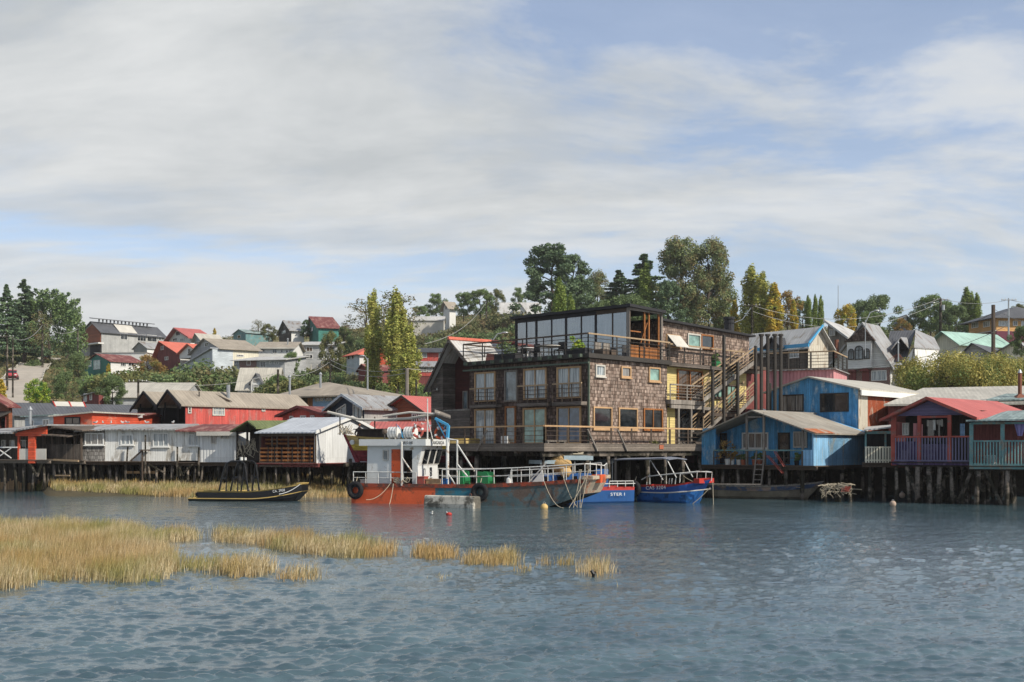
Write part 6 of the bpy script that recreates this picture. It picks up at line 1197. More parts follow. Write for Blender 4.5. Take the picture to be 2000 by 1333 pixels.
# things on the porch
def pot(fr, u, v, z, label, leafk, h=.7, mat='plasticwhite', group='flower pots on the blue porch', R=.16):
    t = thing('flower_pot', label, 'flower pot', fr.pt(u, v, z), group); m = MB(fr); m.tube([(u, v, z), (u, v, z + R * 1.9)], R * .75, 12, r2=R); m.build('pot', MT[mat], t)
    r = np.random.default_rng(int(u * 50 + 9)); c = np.array(fr.pt(u, v, z + R * 2 + h * .45) - wloc(t)); cs = c + r.normal(0, 1, (8, 3)) * [h * .2, h * .2, h * .25]; fastmesh('foliage', blobs(cs, np.full(8, h * .2), 45, .085, int(u * 10)), 4, LM[leafk], t)
for (p, l, k, h, mt, R) in ((1421, 'white pot with tall reddish shrub, left of its twin white pot', 'autumn', 1.2, 'plasticwhite', .19), (1429, 'white pot with low leaves, right of the tall reddish shrub', 'autumn', .6, 'plasticwhite', .19), (1443, 'pale pink square pot beside the two white pots', 'olive', .25, 'offwhite', .17),
                             (1452, 'terracotta pot next to the pale pink one', 'green', .35, 'terracotta', .17), (1474, 'terracotta pot just left of the ladder top', 'dark', .4, 'terracotta', .18), (1484, 'terracotta pot behind the ladder top', 'green', .4, 'terracotta', .18), (1556, 'small dark pot with a leafy plant by the low pale blue panel', 'green', .5, 'rubber', .15)):
    pot(fr, u(p, .25), .25, zf, l, k, h, mt, R=R)
t = thing('ladder', 'grey wooden ladder reaching from the blue porch down to the rowboat', 'ladder', fr.pt(u(1482, -.4), -.4, .2)); a, b_ = u(1472, -.4), u(1488, -.4)
for s_ in (a, b_): m = MB(fr); m.bar((s_, -.6, .25), (s_ + .02, -.1, zf + .9), .07); m.build('rail', MT['greywood'], t)
for k in range(7): z_ = .55 + k * .3; y_ = -.6 + .5 * (z_ - .25) / (zf + .65); m = MB(fr); m.bar((a, y_, z_), (b_, y_, z_), .05); m.build('rung', MT['greywood'], t)
t = thing('folding_chair', 'red metal folding chair frame hanging tilted over the porch rail', 'chair', fr.pt(u(1515), -.3, zf - .4)); a = u(1503)
for (q) in (((a, zat(890, 67)), (a + 1.05, zat(925, 67))), ((a + .5, zat(882, 67)), (a + 1.15, zat(912, 67)))):
    m = MB(fr); [m.tube([(q[0][0], v, q[0][1]), (q[1][0], v, q[1][1])], .025, 5) for v in (-.35, -.15)]; m.build('leg', MT['redtrim'], t)
m = MB(fr); [m.tube([(a + .3 + k * .12, -.35, zat(897 + k * 4, 67)), (a + .3 + k * .12, -.15, zat(897 + k * 4, 67))], .02, 5) for k in range(5)]; m.build('seat', MT['redtrim'], t)
# cream slatted balcony between the blue and the purple house
fr = Fr(1689, 66, 1743, 65.5); W_ = fr.w; u = fr.u; zf = zat(904, 66); r_ = thing('cream_balcony_shed', 'narrow dark shed with a cream slatted balcony between the blue and purple houses', 'shed', fr.pt(W_ / 2, 2, 0))
m = MB(fr); m.box(0, W_, 1.4, 7, zf, zat(842, 66)); m.build('wall', MT['blackwood'], r_); m = MB(fr); m.slab([(-.1, -.3, zat(840, 66)), (W_, -.3, zat(834, 66)), (W_, 7, zat(828, 70)), (-.1, 7, zat(832, 70))], .08); m.build('roof', MT['roof_light'], r_)
m = MB(fr); m.box(0, .1, 0, .1, zf, zat(842, 66)); m.box(0, W_, 0, .08, zat(848, 66), zat(842.5, 66)); m.box(u(1727), u(1731), .5, .6, zf, zat(848, 66)); m.build('posts', MT['tealtrim'], r_)
m = MB(fr); k = .02
while k < W_ - .08: m.box(k, k + .10, -.07, -.03, zf, zat(872.5, 66)); k += .155
m.box(0, W_, -.03, .0, zat(875, 66), zat(873, 66)); m.box(0, W_, -.03, .0, zf + .1, zf + .18); m.build('slatted_balustrade', MT['cream'], r_)
beams(r_, fr, W_, 6, zf, MT['rail_brown']); piles(r_, fr, [(W_ * (i + .4) / 2, v) for v in (.1, 2.5, 5) for i in range(2)], -.8, zf - .26, MT['pilewood'], .12)
# long pale metal roof behind
r_ = thing('long_pale_roof_house', 'long low building under a wide pale cream metal roof behind the purple house', 'house', P(1860, 840, 76))
m = MB(); m.slab([P(1726, 790, 73), P(2090, 784, 70), P(2090, 752, 80), P(1803, 758, 82)], .12, True); m.slab([P(1803, 758, 82), P(2090, 752, 80), P(2090, 775, 90), P(1800, 785, 92)], .12, True); m.build('roof', MT['roof_cream'], r_)
fr = Fr(1736, 73.6, 2090, 70.6); m = MB(fr); m.box(0, fr.w, 0, 9, 1.8, zat(793, 73)); m.build('wall', MT['maroon'], r_)
m = MB(fr); m.slab([(fr.u(1925), -.4, zat(781.5, 72.5)), (fr.w, -.4, zat(781, 72.5)), (fr.w, 2.2, zat(771, 73)), (fr.u(1975), 2.2, zat(768, 73))], .1); m.build('porch_roof', MT['roof_teal'], r_)
m = MB(); x_ = (1992 - 1000) / FPX * 72; m.tube([(x_, 72, zat(775, 72)), (x_, 72, zat(728, 72))], .12, 8); o = m.build('chimney', MT['rustpipe'], r_); m = MB(); m.tube([(x_, 72, zat(729, 72)), (x_, 72, zat(722, 72))], .15, 8, r2=.05); m.build('chimney_cap', MT['zinc'], o); m = MB(); m.tube([(x_, 72, zat(778, 72)), (x_, 72, zat(770, 72))], .55, 4, r2=.12); m.build('chimney_flashing', MT['rustpipe'], o)
# purple house
fr = Fr(1743, 64, 1894, 61.2); W_ = fr.w; u = fr.u; zf = zat(903, 62.5); ze = zat(812, 62.2); pk = u(1816); zp = fr.z(1816, 779); r_ = thing('purple_house', 'purple gabled stilt house with a red roof, red posts and lilac railing', 'stilt house', fr.pt(W_ / 2, 3, 0)); VR = 1.9
m = MB(fr); m.prismv([(.25, ze + .02), (W_ - .15, ze + .02), (pk, zp - .08)], .05, .2); m.build('gable_boards', MT['purple'], r_)
m = MB(fr); m.box(0, W_, VR, 8, zf, ze + .3); m.build('wall', MT['darkwood'], r_)
m = MB(fr); ov = .55; s1 = (zp - ze) / pk; s2 = (zp - ze) / (W_ - pk)
m.slab([(-ov, -.45, ze - s1 * ov + .08), (pk, -.45, zp + .08), (pk, 8, zp + .08), (-ov, 8, ze - s1 * ov + .08)], .09); m.slab([(pk, -.45, zp + .08), (W_ + ov, -.45, ze - s2 * ov + .08), (W_ + ov + 1.5, 8, ze - s2 * ov + .0), (pk + 1, 8, zp + .08)], .09); m.build('roof', MT['roof_red'], r_)
m = MB(fr); m.slab([(-ov, -.53, ze - s1 * ov + .1), (pk, -.53, zp + .1), (pk, -.455, zp + .1), (-ov, -.455, ze - s1 * ov + .1)], .16); m.slab([(pk, -.53, zp + .1), (W_ + ov, -.53, ze - s2 * ov + .1), (W_ + ov, -.455, ze - s2 * ov + .1), (pk, -.455, zp + .1)], .16); m.build('bargeboard', MT['redtrim'], r_)
for p, w_ in ((1745, .14), (1795, .09), (1854, .09)):
    m = MB(fr); m.box(u(p) - w_ / 1, u(p) + w_ / 1, -.02, .12, zf - (.2 if p < 1750 else 0), ze + .02); m.build('post', MT['redtrim'], r_)
m = MB(fr); m.box(u(1795), u(1854), .0, .1, ze - .12, ze - .01); m.build('lintel', MT['redtrim'], r_)
zr = zat(853.5, 62.5); balusters(r_, fr, (0.1, .0, zf), (W_, .0, zf), zr - zf, 25, MT['lilactrim'], MT['redtrim'], .055)
m = MB(fr); m.box(.1, u(1795) - .1, .12, .16, zf, zr - .25); m.box(u(1795) + .1, u(1854) - .1, .12, .16, zf, zr - .4); m.build('purple_panels', MT['purpleboard'], r_)
m = MB(fr); m.box(.0, W_, -.06, -.002, zf - .16, zf + .02); m.build('floor_edge', MT['purpleboard'], r_)
window(r_, fr, plane(fr, 'F', VR), u(1763, VR), u(1776, VR), zat(850, 64), zat(825, 64), MT['white'], MT['curtain'], .06, (2, 2)); window(r_, fr, plane(fr, 'F', VR), u(1808, VR), u(1848, VR), zf + .1, ze - .1, MT['blackwood'], MT['dark'], .1, (2, 1), name='door')
beams(r_, fr, W_, 7, zf, MT['darkwood']); piles(r_, fr, [(W_ * (i + .3) / 7, v) for v in (.1, 2.2, 4.4, 6.6) for i in range(7)], -.9, zf - .26, MT['pilewood'], .14)
m = MB(fr); m.bar((u(1766), .3, zf - .3), (u(1791), .3, zat(975, 62)), .17); m.build('brace', MT['pilewood'], r_); m = MB(fr); m.bar((u(1897), .3, zf - .3), (u(1868), .3, zat(980, 62)), .17); m.build('brace', MT['pilewood'], r_)
for i, (p, y0, y1, mt, l) in enumerate(((1788, 826, 870, 'pinkcorr', 'long pink cloth drying beside the middle red post of the purple porch'), (1799, 828, 868, 'pinkcorr', 'narrow pink cloth drying right of the pink cloth'), (1812, 820, 832, 'offwhite', 'small pale sock on the line, leftmost in the open doorway'), (1825, 820, 840, 'white', 'white cloth on the line in the middle of the open doorway'), (1840, 819, 833, 'offwhite', 'small pale cloth on the line at the right of the open doorway'), (1880, 828, 855, 'powderblue', 'pale bluish towel hanging at the right end of the purple porch'))):
    w_ = (9, 5, 3, 5, 4, 9)[i] / FPX * 62; x0 = u(p, .35); t = MB(fr); n_ = 6
    t.add([(x0 + w_ * (k / n_ - .5), .35 + .04 * math.sin(k * 2.2 + i), zat(y, 62)) for y in (y0, (y0 + y1) / 2, y1) for k in range(n_ + 1)], [(r * 7 + k, r * 7 + k + 1, (r + 1) * 7 + k + 1, (r + 1) * 7 + k) for r in range(2) for k in range(n_)])
    o = t.build('hanging_cloth', MT[mt]); sol = o.modifiers.new('thickness', 'SOLIDIFY'); sol.thickness = .012; tag(o, l, 'laundry', 'laundry on the purple porch')
# teal deck house
fr = Fr(1895.5, 61, 2060, 59.2); W_ = fr.w; u = fr.u; zf = zat(910, 60.5); r_ = thing('teal_deck_house', 'teal railed veranda with a ragged pale roof at the right edge', 'stilt house', fr.pt(W_ / 2, 3, 0))
m = MB(fr); m.slab([(-.2, -.4, zat(821, 61)), (W_, -.4, zat(819, 60)), (W_, 5, zat(800, 64)), (u(1960), 5, zat(803, 65))], .08); m.build('roof', MT['roof_teal'], r_)
m = MB(fr); m.box(0, W_, 2.0, 7, zf, zat(824, 62)); m.build('wall', MT['maroon'], r_)
for p in (1897, 1958, 2030): m = MB(fr); m.box(u(p) - .1, u(p) + .1, 0, .14, zf, zat(826, 60.6)); m.build('post', MT['tealtrim'], r_)
m = MB(fr); m.box(0, W_, 0, .1, zat(829, 60.6), zat(825, 60.6)); m.box(-.05, W_, -.08, -.002, zf - .18, zf + .04); m.build('trim', MT['tealtrim'], r_)
balusters(r_, fr, (.15, .0, zf), (W_, .0, zf), zat(862, 60.8) - zf, 26, MT['tealtrim'], MT['tealtrim'], .07)
beams(r_, fr, W_, 6, zf, MT['darkwood']); piles(r_, fr, [(u(p), v) for p in (1911, 1968, 2025) for v in (.1, 2.4, 5)], -.9, zf - .26, MT['pilewood'], .17)
m = MB(fr); m.bar((u(1925), .3, zf - .3), (u(1955), .3, zat(985, 61)), .16); m.build('brace', MT['pilewood'], r_)
t = MB(fr); x0 = u(1992, .4); t.add([(x0 + .28 * (k / 6 - .5) * 2 * (1 - .3 * r), .4 + .05 * math.sin(k * 2.0), zat(828 + r * 12, 60.5)) for r in range(3) for k in range(7)], [(r * 7 + k, r * 7 + k + 1, (r + 1) * 7 + k + 1, (r + 1) * 7 + k) for r in range(2) for k in range(6)])
o = t.build('hanging_cloth', surf('lilac_cloth', '#8f86c4', var=.15)); o.modifiers.new('thickness', 'SOLIDIFY').thickness = .02; tag(o, 'lilac patterned cloth hanging in the teal veranda', 'laundry')
for (p, l, mt) in ((1909, 'orange round basket standing behind the teal balusters', 'orangepaint'), (1934, 'white heap of plastic items behind the teal balusters', 'plasticwhite')):
    t = thing('basket', l, 'basket', fr.pt(u(p, .6), .6, zf)); m = MB(fr); m.tube([(u(p, .6), .6, zf), (u(p, .6), .6, zf + .5)], .22, 12, r2=.32); m.build('body', MT[mt], t); m = MB(fr); m.torus((u(p, .6), .6, zf + .52), .32, .03, 'z'); m.build('rim', MT[mt], t)
# heap of nets and sticks on posts
t = thing('net_rack', 'low rack of posts piled with sticks and tangled nets beside the rowboat', 'rack', P(1635, 970, 64)); m = MB()
for p in (1612, 1635, 1640, 1660): q = P(p, 950, 64); m.tube([(q.x, q.y + random.uniform(-.5, .5), -.8), (q.x, q.y, .95)], .09, 7)
m.build('posts', MT['pilewood'], t); m = MB(); rr = random.Random(9)
for i in range(70): a = P(rr.uniform(1604, 1664), rr.uniform(944, 964), 64 + rr.uniform(-.6, .6)); m.bar(a, a + Vector((rr.uniform(-.6, .6), rr.uniform(-.3, .3), rr.uniform(-.12, .12))), .035, True)
m.build('sticks', MT['rope'], t); m = MB()
for i in range(16): a = P(rr.uniform(1606, 1664), rr.uniform(948, 960), 63.6); m.tube([a + Vector((.1 * math.sin(k * 1.3 + i), 0, -.11 * k)) for k in range(5)], .014, 4, True)
m.build('hanging_line', MT['rope'], t); m = MB(); [m.bar(P(rr.uniform(1642, 1662), rr.uniform(950, 960), 63.5), P(rr.uniform(1642, 1662), rr.uniform(950, 960), 63.5), .05, True) for i in range(12)]; m.build('red_netting', MT['redtrim'], t)
# ================================================================ boats
def loft(fr, st, mats, par, name='hull', smooth=False, transom=True, rake=None):
    """st: list of stations (u, [(half_beam, z), ...] from keel to sheer), vc centre line offset; each band becomes its own part."""
    vc = st[0][2]; nb = len(st[0][1]) - 1; U_ = lambda i, u, z: u + (rake(i / (len(st) - 1)) * (st[i][1][-1][1] - z) if rake else 0)
    for b in range(nb):
        m = MB(fr)
        for s_ in (-1, 1):
            rows = [[(U_(i, u, pr[b][1]), vc_ + s_ * pr[b][0], pr[b][1]), (U_(i, u, pr[b + 1][1]), vc_ + s_ * pr[b + 1][0], pr[b + 1][1])] for i, (u, pr, vc_) in enumerate(st)]
            pts = [p for r in rows for p in r]; F_ = [(2 * i, 2 * i + 2, 2 * i + 3, 2 * i + 1) if s_ < 0 else (2 * i + 1, 2 * i + 3, 2 * i + 2, 2 * i) for i in range(len(rows) - 1)]
            m.add(pts, F_)
        if transom:
            for k in (0, -1):
                u, pr, vc_ = st[k]; i = k % len(st); ua, ub = U_(i, u, pr[b][1]), U_(i, u, pr[b + 1][1]); m.add([(ua, vc_ - pr[b][0], pr[b][1]), (ua, vc_ + pr[b][0], pr[b][1]), (ub, vc_ + pr[b + 1][0], pr[b + 1][1]), (ub, vc_ - pr[b + 1][0], pr[b + 1][1])], [(0, 1, 2, 3)])
        m.build(name if b == 0 else mats[b][1], mats[b][0], par, smooth)
def deckplate(fr, st, z, mat, par, name='deck', inset=.03):
    m = MB(fr)
    L_ = [(u, vc_ - max(0, pr[-1][0] - inset), pr[-1][1] - z) for u, pr, vc_ in st]; R_ = [(u, vc_ + max(0, pr[-1][0] - inset), pr[-1][1] - z) for u, pr, vc_ in st]
    n_ = len(st); m.add(L_ + R_, [(i, i + 1, n_ + i + 1, n_ + i) for i in range(n_ - 1)]); m.build(name, mat, par)
def tyre(fr, u, v, z, label, R=.36, r=.13, group='tyres hung as fenders', axis='v'):
    t = thing('tyre_fender', label, 'tyre', fr.pt(u, v, z - R), group); m = MB(fr); m.torus((u, v, z), R, r, axis, 18, 8); m.build('tyre', MT['rubber'], t, True)
    m = MB(fr); m.torus((u, v, z), R * .62, r * .35, axis, 14, 5); m.build('rim', MT['blackpaint'], t); m = MB(fr); m.tube([(u, v + .05, z + R), (u, v + .25, z + R + .35)], .02, 5); m.build('rope', MT['rope'], t)
    return t
def text(par, fr, body, u, v, z, h, mat, name='lettering', face=None, width=None, tilt=0.0, rotz=None):
    c = bpy.data.curves.new(name, 'FONT'); c.body = body; c.size = h * 1.4; c.extrude = .004; c.align_x = 'LEFT'; c.space_character = 1.08
    c.materials.append(mat); o = bpy.data.objects.new(name, c); COL.objects.link(o)
    if par: o.parent = par
    a = math.atan2(fr.ux.y, fr.ux.x) if rotz is None else rotz
    o.rotation_euler = (math.radians(90) , tilt, a) if False else (Matrix.Rotation(a, 4, 'Z') @ Matrix.Rotation(math.radians(90), 4, 'X') @ Matrix.Rotation(tilt, 4, 'Z')).to_euler()
    o.location = fr.pt(u, v, z) - (wloc(par) if par else Vector((0, 0, 0)))
    if width:
        bpy.context.view_layer.update(); w0 = o.dimensions.x
        if w0 > 0: o.scale = (width / w0, 1, 1)
    bpy.context.view_layer.update(); dg = bpy.context.evaluated_depsgraph_get(); me = bpy.data.meshes.new_from_object(o.evaluated_get(dg)); q = bpy.data.objects.new(name, me); COL.objects.link(q); q.parent = par; q.matrix_basis = o.matrix_basis.copy()
    if not me.materials: me.materials.append(mat)
    bpy.data.objects.remove(o); q.name = name
    return q
def ropeline(fr, a, b, sag, mat, label, cat='rope', r=.018, n_=9, group=None, name='mooring_rope'):
    a, b = Vector(fr.pt(*a)), Vector(fr.pt(*b)); m = MB(); m.tube([a.lerp(b, i / (n_ - 1)) - Vector((0, 0, sag * 4 * (i / (n_ - 1)) * (1 - i / (n_ - 1)))) for i in range(n_)], r, 5, True)
    return tag(m.build(name, mat), label, cat, group)
# ---- the big workboat
fr = Fr(688, 63.0, 1140, 58.0); L_ = fr.w; u = fr.u; BW = 2.9; WB = thing('workboat', 'long rusty orange and teal workboat with a white wheelhouse moored in front of the lodge', 'boat', fr.pt(L_ / 2, BW / 2, 0)); r_ = WB
zg = lambda x: 1.10 + .02 * x / L_ + .34 * max(0, (x / L_ - .45) / .55) ** 1.6      # sheer line
xs_ = list(np.linspace(0, L_, 15))
def hullside(x0, x1, z0f, z1f, v0, name, mat, n_=9, t=.05):
    m = MB(fr); X_ = np.linspace(x0, x1, n_); pts = []
    for x in X_: pts += [(x, v0, z0f(x)), (x, v0, z1f(x)), (x, v0 + t, z1f(x)), (x, v0 + t, z0f(x))]
    F_ = []
    for i in range(n_ - 1):
        a, b_ = 4 * i, 4 * i + 4; F_ += [(a, b_, b_ + 1, a + 1), (a + 1, b_ + 1, b_ + 2, a + 2), (a + 2, b_ + 2, b_ + 3, a + 3), (a + 3, b_ + 3, b_, a)]
    F_ += [(0, 1, 2, 3), (4 * n_ - 1, 4 * n_ - 2, 4 * n_ - 3, 4 * n_ - 4)]
    m.add(pts, F_); return m.build(name, mat, r_)
keel = lambda x: -.35 + (0 if x < L_ * .72 else 1.05 * ((x / L_ - .72) / .28) ** 1.5)
xo, xt, xg = u(850), u(933), L_
hm = surf('worn_hull', '#50666a', var=.25, rough=.7, col2='#5d4f46', amt=.3, grime=.5, scale=1.6); hc = surf('scraped_bow', '#b0a28c', var=.3, rough=.75, col2='#9c5f40', amt=.22, grime=.4, scale=1.8)
orh = surf('orange_hull', '#d8562a', var=.12, rough=.55, col2='#8a4a30', amt=.14, grime=.25, scale=1.3); rub = surf('rusty_rubbing_strake', '#a5432a', var=.25, rough=.75, col2='#5d3b30', amt=.4, scale=2.5)
for v0 in (0, BW - .05):
    hullside(0, xo, keel, lambda x: zg(x) - .16, v0, 'hull', orh); hullside(xo + .002, xt, keel, lambda x: zg(x) - .2, v0, 'teal_hull', MT['tealhull']); hullside(xt + .002, L_, keel, lambda x: zg(x) - .2, v0, 'worn_hull', hm, 13)
    hullside(-.05, L_, lambda x: zg(x) - .2, zg, v0 - .04 if v0 == 0 else v0 + .01, 'rubbing_strake', rub, 13, .08)
m = MB(fr); m.box(-.06, -.002, 0, BW, -.35, zg(0)); m.build('stern_plate', orh, r_)
m = MB(fr); bx0, bx1 = L_, L_ + .42; zt_, zk = zg(L_), keel(L_); m.add([(bx0, 0, zk), (bx0, BW, zk), (bx1, BW, zt_), (bx1, 0, zt_), (bx0 - .05, 0, zk), (bx0 - .05, BW, zk), (bx0 - .05, BW, zt_), (bx0 - .05, 0, zt_)], [(0, 1, 2, 3), (3, 2, 6, 7), (0, 3, 7, 4), (1, 5, 6, 2), (4, 5, 1, 0)]); m.build('bow_plate', hc, r_)
m = MB(fr); m.box(L_ - .1, bx1 + .1, -.08, BW + .1, zt_ - .02, zt_ + .16); m.build('bow_rail_plate', hc, r_); m = MB(fr); m.box(L_ + .1, bx1 + .16, BW * .35, BW * .65, zt_ - .22, zt_ + .2); m.build('orange_cushion', orh, r_)
m = MB(fr); m.add([(x, v, zg(x) - .35) for x in (0, L_ * .5, L_) for v in (.05, BW - .05)], [(0, 2, 3, 1), (2, 4, 5, 3)]); m.build('deck', surf('rusty_deck', '#7a4a38', var=.2, rough=.85), r_)
m = MB(fr); m.add([(0, 0, -.34), (L_ * .72, 0, -.34), (L_ * .72, BW, -.34), (0, BW, -.34), (L_, 0, keel(L_)), (L_, BW, keel(L_))], [(3, 2, 1, 0), (2, 5, 4, 1)]); m.build('bottom', MT['blackpaint'], r_)
# wheelhouse
cx0, cx1 = u(712), u(808); zc0 = 1.0; zc1 = zat(871, 61.5); cv0, cv1 = .25, BW - .15; xf = cx1 + .35
wp_ = surf('cabin_white', '#c9cbc8', var=.04, rough=.45, grime=.12, col2='#8a7a66', amt=.06)
m = MB(fr); zk1 = zc0 + 1.05; m.prismv([(cx0, zc0), (cx1 - .05, zc0), (cx1 + .15, zc0), (cx1 + .12, zk1), (cx1 + .42, zc1), (cx0 + .05, zc1)], cv0, cv1); cab = m.build('wheelhouse', wp_, r_)
m = MB(fr); zr0 = zc1 + .0; m.box(cx0 - .35, cx1 + .72, cv0 - .25, cv1 + .3, zr0 + .003, zr0 + .36); m.build('roof', wp_, cab)
pl = plane(fr, 'F', cv0)
o = window(cab, fr, pl, u(744), u(755), zat(900, 61.5), zat(879, 61.5), MT['offwhite'], MT['grey'], .05, (1, 1))
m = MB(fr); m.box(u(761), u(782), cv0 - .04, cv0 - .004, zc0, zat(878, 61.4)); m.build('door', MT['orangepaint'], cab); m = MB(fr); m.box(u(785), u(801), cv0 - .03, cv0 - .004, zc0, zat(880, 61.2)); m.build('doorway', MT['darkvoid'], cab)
# raked front windows, on the forward face
fx = lambda z: cx1 + .12 + .30 * (z - zk1) / (zc1 - zk1)
for k in range(3):
    a, b_ = cv0 + .35 + k * .78, cv0 + .35 + k * .78 + .68; z0, z1 = zk1 + .08, zc1 - .16
    for (nm, gr, mt, off) in (('window', 0, MT['offwhite'], .012), ('pane', .05, MT['dark'], .03)):
        m = MB(fr); q = [(fx(z0 + gr) + off, a + gr, z0 + gr), (fx(z0 + gr) + off, b_ - gr, z0 + gr), (fx(z1 - gr) + off, b_ - gr, z1 - gr), (fx(z1 - gr) + off, a + gr, z1 - gr)]; qq = [(p[0] - .02, p[1], p[2]) for p in q]
        m.add(q + qq, [(0, 1, 2, 3), (7, 6, 5, 4), (0, 4, 5, 1), (1, 5, 6, 2), (2, 6, 7, 3), (3, 7, 4, 0)]); o2 = m.build(nm, mt, cab if nm == 'window' else o2)
rzf = math.atan2(fr.bx.y, fr.bx.x)
text(cab, fr, 'TANGAROA', cx1 + .73, cv0 + .45, zr0 + .08, .2, MT['ink'], rotz=rzf, width=1.6); text(cab, fr, '2833 HB', u(786, cv0 - .26), cv0 - .265, zr0 + .10, .15, MT['ink'], width=.62)
for (v, w_, mt, k) in ((cv0 + .62, .26, 'zinc', 0), (cv0 + 1.42, .26, 'ink', 1)):     # two emblems on the forward face
    m = MB(fr); x = cx1 + .155; z = zk1 - .12
    if k == 0: m.tube([(x, v + .02, z - .35), (x, v + .05, z - .05), (x, v + .16, z)], .018, 5); m.tube([(x, v + .24, z - .35), (x, v + .24, z - .08), (x, v + .16, z)], .018, 5); m.box(x - .005, x + .01, v - .03, v + .28, z - .62, z - .45)
    else: m.torus((x, v + .14, z - .18), .10, .03, 'u', 12, 5); m.box(x - .005, x + .012, v + .02, v + .26, z - .08, z + .04); m.torus((x, v + .14, z - .36), .09, .03, 'u', 12, 5); m.box(x - .005, x + .012, v - .02, v + .3, z - .56, z - .53)
    m.build('emblem', MT[mt], cab)
# rails
def rail_run(us, v, h, z0=None, n_=7, name='railing', mid=1):
    m = MB(fr); P_ = [(x, v, (z0 if z0 is not None else zg(x)) + h) for x in np.linspace(us[0], us[1], n_)]; m.tube(P_, .028, 6)
    for k in range(mid): m.tube([(p[0], p[1], p[2] - h * (k + 1) / (mid + 1)) for p in P_], .02, 5)
    for p in P_: m.tube([p, (p[0], p[1], p[2] - h)], .026, 6)
    return m.build(name, MT['steelwhite'], r_)
rail_run((.05, u(812)), .04, .62, n_=6, mid=1); rail_run((u(863), L_ + .05), .04, .78, n_=9); rail_run((u(760), L_ + .05), BW - .04, .78, n_=8)
m = MB(fr); z_ = zg(L_) + .78; m.tube([(L_ + .05, .04, z_), (L_ + .4, .9, z_ - .05), (L_ + .5, BW - 1, z_ - .12), (L_ + .4, BW - .2, z_ + .0), (L_ + .4, BW - .2, zg(L_) + .1)], .028, 6); [m.tube([(L_ + .42, v, z_ - .08), (L_ + .42, v, zg(L_) + .1)], .026, 6) for v in (.8, 1.6, 2.3)]; m.build('bow_railing', MT['steelwhite'], r_)
rail_run((u(985), u(1090)), .9, .65, n_=6, mid=1, name='inner_railing')
# goalpost frame, crane and gear
m = MB(fr); ug = u(784, -.05); m.tube([(ug, -.02, 1.0), (ug, -.02, zat(863, 61.5))], .06, 8); m.tube([(ug, -.02, zat(893, 61.5)), (ug + .62, -.02, zat(922, 61.5))], .04, 6); m.build('cabin_post', MT['steelwhite'], r_)
u1, u2 = u(874, .5), u(893, .5); zp1, zp2 = zat(857, 61), zat(860, 61)
m = MB(fr); m.tube([(u1, .5, 1.0), (u1, .5, zat(855, 61))], .09, 8); m.build('crane_post', MT['steelwhite'], r_)
m = MB(fr); m.tube([(u2, .5, 1.0), (u2, .5, zp2), (u1, .5, zat(858, 61))], .06, 8); m.tube([(u2, .5, zat(868, 61)), (u(927, .5), .5, zat(921, 61))], .045, 6); m.tube([(u2, .5, zat(907, 61)), (u(913, .5), .5, zat(931, 61))], .045, 6); m.tube([(u1, .5, zat(924, 61)), (u(891, .5), .5, zat(950, 61))], .045, 6); m.build('a_frame', MT['steelwhite'], r_)
m = MB(fr); zz0 = zat(858, 61); q = [(u1, .5, zz0), (u1 + .05, .5, zz0 + .75), (u(850, .5), .5, zat(817, 61))]; m.bar(q[0], q[1], .14); m.bar(q[1], q[2], .12); m.bar((u1 - .12, .5, zz0 + .1), q[2], .05)
for k in range(4): m.bar((u1 - .1 - .12 * k, .5, zz0 + .35 + .22 * k), (u1 + .05 - .16 * k, .5, zz0 + .6 + .16 * k), .04)
m.build('crane_arm', MT['cyan'], r_)
m = MB(fr); m.tube([(u(835, 1.5), 1.5, zr0 + .36), (u(835, 1.5), 1.5, zat(778, 62.5))], .045, 8, r2=.03); m.tube([(u(835, 1.5), 1.5, zat(818, 62.5)), (u(845, 1.5), 1.5, zr0 + .36)], .025, 5); m.build('mast', MT['steelwhite'], r_)
# liferafts, lifebuoys, bits on the wheelhouse roof
zt2 = zr0 + .365
for (p, l) in ((770, 'white canister liferaft on the wheelhouse roof, left one behind the blue flag'), (802, 'white canister liferaft on the wheelhouse roof, right one beside the lifebuoy')):
    t = thing('liferaft', l, 'liferaft', fr.pt(u(p, 1.2), 1.2, zt2)); x = u(p, 1.2); m = MB(fr); m.tube([(x - .30, 1.2, zt2 + .36), (x - .25, 1.2, zt2 + .36), (x + .25, 1.2, zt2 + .36), (x + .30, 1.2, zt2 + .36)], .33, 14); m.build('canister', MT['plasticwhite'], t, False)
    m = MB(fr); [m.tube([(x + k, 1.2, zt2 + .36), (x + k + .03, 1.2, zt2 + .36)], .345, 14) for k in (-.18, .0, .18)]; m.build('strap', MT['zinc'], t); m = MB(fr); [m.box(x + k, x + k + .06, .95, 1.45, zt2, zt2 + .1) for k in (-.2, .16)]; m.build('cradle', MT['offwhite'], t)
for (p, z_, l) in ((816, zt2 + .42, 'red and white lifebuoy standing on the wheelhouse roof beside the liferafts'), (860, zt2 + .32, 'orange lifebuoy at the front corner of the wheelhouse roof under the blue crane')):
    t = thing('lifebuoy', l, 'lifebuoy', fr.pt(u(p, .6), .6, z_ - .36)); x = u(p, .6); m = MB(fr); m.torus((x, .6, z_), .29, .075, 'v', 20, 8); m.build('ring', MT['orangepaint'] if p > 840 else flat('buoy_red', '#a8483c'), t, True)
    m = MB(fr)
    for k in range(4):
        th = k * math.pi / 2 + .4; m.ball((x + .29 * math.cos(th), .6, z_ + .29 * math.sin(th)), .095, n=8, m=5)
    m.build('white_band', MT['plasticwhite'], t)
t = thing('flag', 'blue pennant drooping over the liferafts', 'flag', fr.pt(u(776, .8), .8, zt2)); x = u(774, .8); m = MB(fr); m.tube([(x, .8, zt2), (x, .8, zt2 + .85)], .015, 5); m.build('pole', MT['rail_dark'], t)
